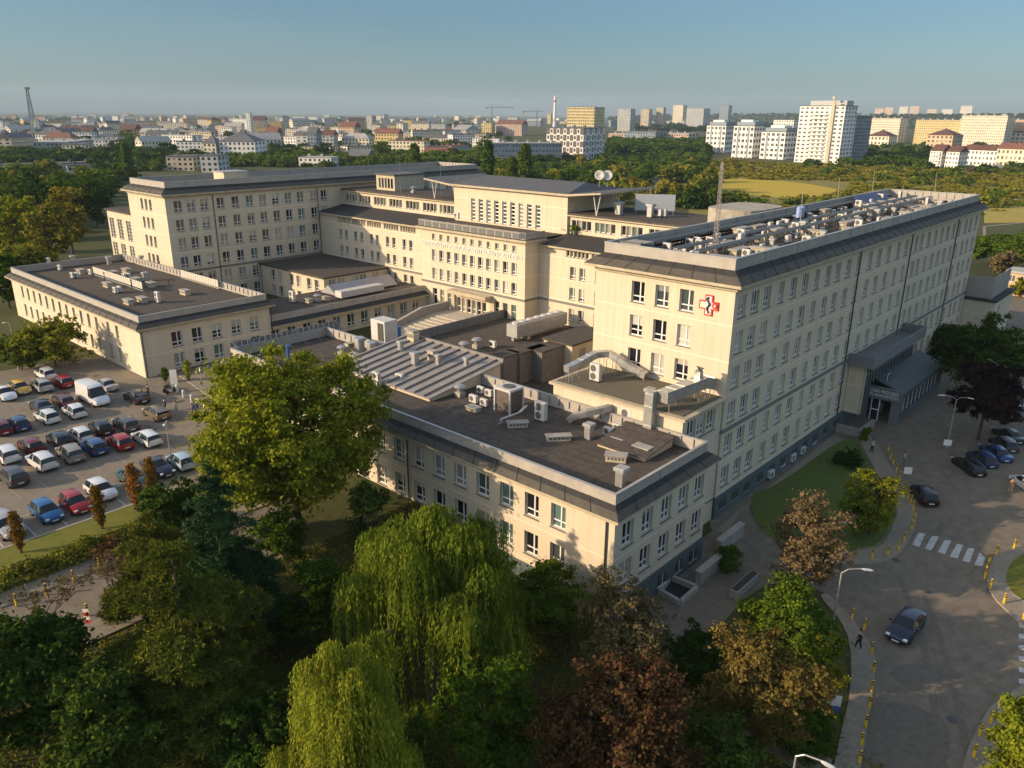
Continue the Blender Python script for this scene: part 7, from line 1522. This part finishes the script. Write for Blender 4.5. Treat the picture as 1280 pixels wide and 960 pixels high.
for px, py, yt in ((1047, 252, 222), (1090, 246, 212), (1168, 243, 216), (1000, 285, 240)):
    p = at(px, py, 24.6); t = thing('antenna_pole', 'thin leaning antenna pole on the long wing roof', 'antenna', p, 0, 'antenna poles on the long wing roof'); MB().cyl((0, 0, 0), (.2, .3, height_to(p, yt)), .05, .03, 6).build('pole', LAMPM, t)
# hall roof dishes and top-storey roof items
for px, lab in ((749, 'left satellite dish on the flared hall roof'), (759, 'right satellite dish on the flared hall roof')):
    p = at(px, 234, 26.3); t = thing('satellite_dish', lab, 'satellite dish', p, cam_rz(p)); m = MB(); m.cyl((0, 0, 0), (0, 0, 1.4), .07, n=6); m.build('pole', GREYM, t)
    m = MB(); m.lathe([(.05, 0), (.5, .09), (.85, .30), (.82, .33), (.48, .13), (.04, .05)], 20); M_ = Matrix.Translation((0, -.1, 1.9)) @ Matrix.Rotation(R(68), 4, 'X'); m.v = [tuple(M_ @ Vector(v)) for v in m.v]; m.build('dish', WHITE, t, True)
for px, py, k, lab, sc in ((774, 268, 'box', 'white vent post on the top storey roof, left', 1.5), (813, 271, 'box', 'white vent post on the top storey roof, right', 1.5), (822, 271, 'ac', 'small white unit on the top storey roof, left of two', 1.4), (828, 271, 'ac', 'small white unit on the top storey roof, right of two', 1.4), (571, 273, 'ac', 'small box at the foot of the hall', 1.0), (517, 241, 'mush', 'round white vent on the left top storey roof', 1.2)):
    eq(k, at(px, py, 22.6), lab, None, FR, sc)
t = thing('roof_hut', 'cream stair hut on the roof left of the hall', 'roof hut', (112, 134, 22.4)); m = MB(); m.box(-4, -3, 0, 4, 3, 3.2); m.build('wall', WALL2, t); m = MB(); m.box(-4.3, -3.3, 3.2, 4.3, 3.3, 3.45); m.build('roof', TR[4], t); m = MB()
for k in range(5): m.box(-4.06, -2.4+k*1.0, .6, -4.01, -1.8+k*1.0, 2.6)
m.build('window', PANE, t)
for p_, lab in (((107, 128), 'thin lightning rod on the left top storey roof'), ((109, 118), 'thin lightning rod near the hall on the left')):
    t = thing('lightning_rod', lab, 'lightning rod', (*p_, 22.5)); MB().cyl((0, 0, 0), (0, 0, 6), .04, .02, 5).build('rod', METAL, t)
# grey curved tank house and plant boxes between the two rear roofs
t = thing('tank_house', 'weathered grey rounded tank house between the long wing and the top storey roof', 'tank', (113, 55, 22.4)); m = MB(); n = 24
m.prism([(6*(1 if abs(math.cos(a)) < 9 else 0)*math.copysign(abs(math.cos(a))**.45, math.cos(a)), 4.2*math.copysign(abs(math.sin(a))**.7, math.sin(a))) for a in np.linspace(0, 2*math.pi, n, endpoint=False)], 0, 2.6); m.build('shell', mat('weathered_tank', (.42, .375, .30), .85, noise=(.9, .45)), t)
t = thing('plant_box', 'pale blue grey sheet screen on the rear roof near the smoke', 'screen', at(818, 268, 22.6), cam_rz(at(818, 268, 22.6))); m = MB(); m.box(-3.2, -.1, .6, 3.2, .1, 3.2); m.build('sheet', mat('bluegrey_sheet', (.33, .36, .40), .5), t); m = MB(); m.box(-3, -.05, 0, -2.9, .05, .6); m.box(2.9, -.05, 0, 3, .05, .6); m.build('post', GREYM, t)
for px, py, lab in ((431, 254, 'person in red on the narrow terrace of the left set back storey'), (721, 292, 'person in blue on the terrace beside the planters')):
    q = at(px, py, 19.2); o_gz = gz
    gz_, globals()['gz'] = gz, (lambda x, y: 19.2)
    person(px, py, R(-120), lab, cl('red', (.5, .03, .03)) if 'red' in lab else cl('blue', (.03, .09, .30)), cl('navy', (.02, .025, .05)), .05); globals()['gz'] = gz_
for px, py, lab in ((709, 291, 'green potted plant by the terrace wall, left one'), (718, 293, 'green potted plant by the terrace wall, right one'), (760, 296, 'spiky potted plant further along the terrace')):
    p = at(px, py, 19.1); t = thing('potted_plant', lab, 'potted plant', p); MB().lathe([(.3, 0), (.4, .5)], 10).build('pot', CONC, t); g_ = np.random.default_rng(px); P = g_.normal(size=(160, 3))*np.array([.4, .4, .3])+np.array([0, 0, .95]); link('foliage', quads_mesh('foliage', leafquads(P, P, .25, 2, g_), LM['green']), t)
# small condensers along the long wing's plinth
for i, (px, py) in enumerate(((977, 584), (963, 598), (1002, 568), (1016, 556), (1028, 543), (990, 577))): eq('ac', at(px, py, .2), 'white air conditioner on the ground along the long wing plinth', 'air conditioners along the plinth', 0, 1.1)
# ------------------------------------------------------------------ air between here and the far town
hz = MB(); hz.box(-2500, -2500, -4, 9800, 9800, 240); hm = bpy.data.materials.new('haze'); hm.use_nodes = True; q = hm.node_tree; q.nodes.clear(); o_ = q.nodes.new('ShaderNodeOutputMaterial'); v_ = q.nodes.new('ShaderNodeVolumePrincipled'); v_.inputs['Density'].default_value = .00007; v_.inputs['Color'].default_value = (.66, .82, .98, 1); v_.inputs['Anisotropy'].default_value = .0; q.links.new(v_.outputs[0], o_.inputs['Volume'])
hb = hz.build('haze', hm); hb['kind'] = 'stuff'
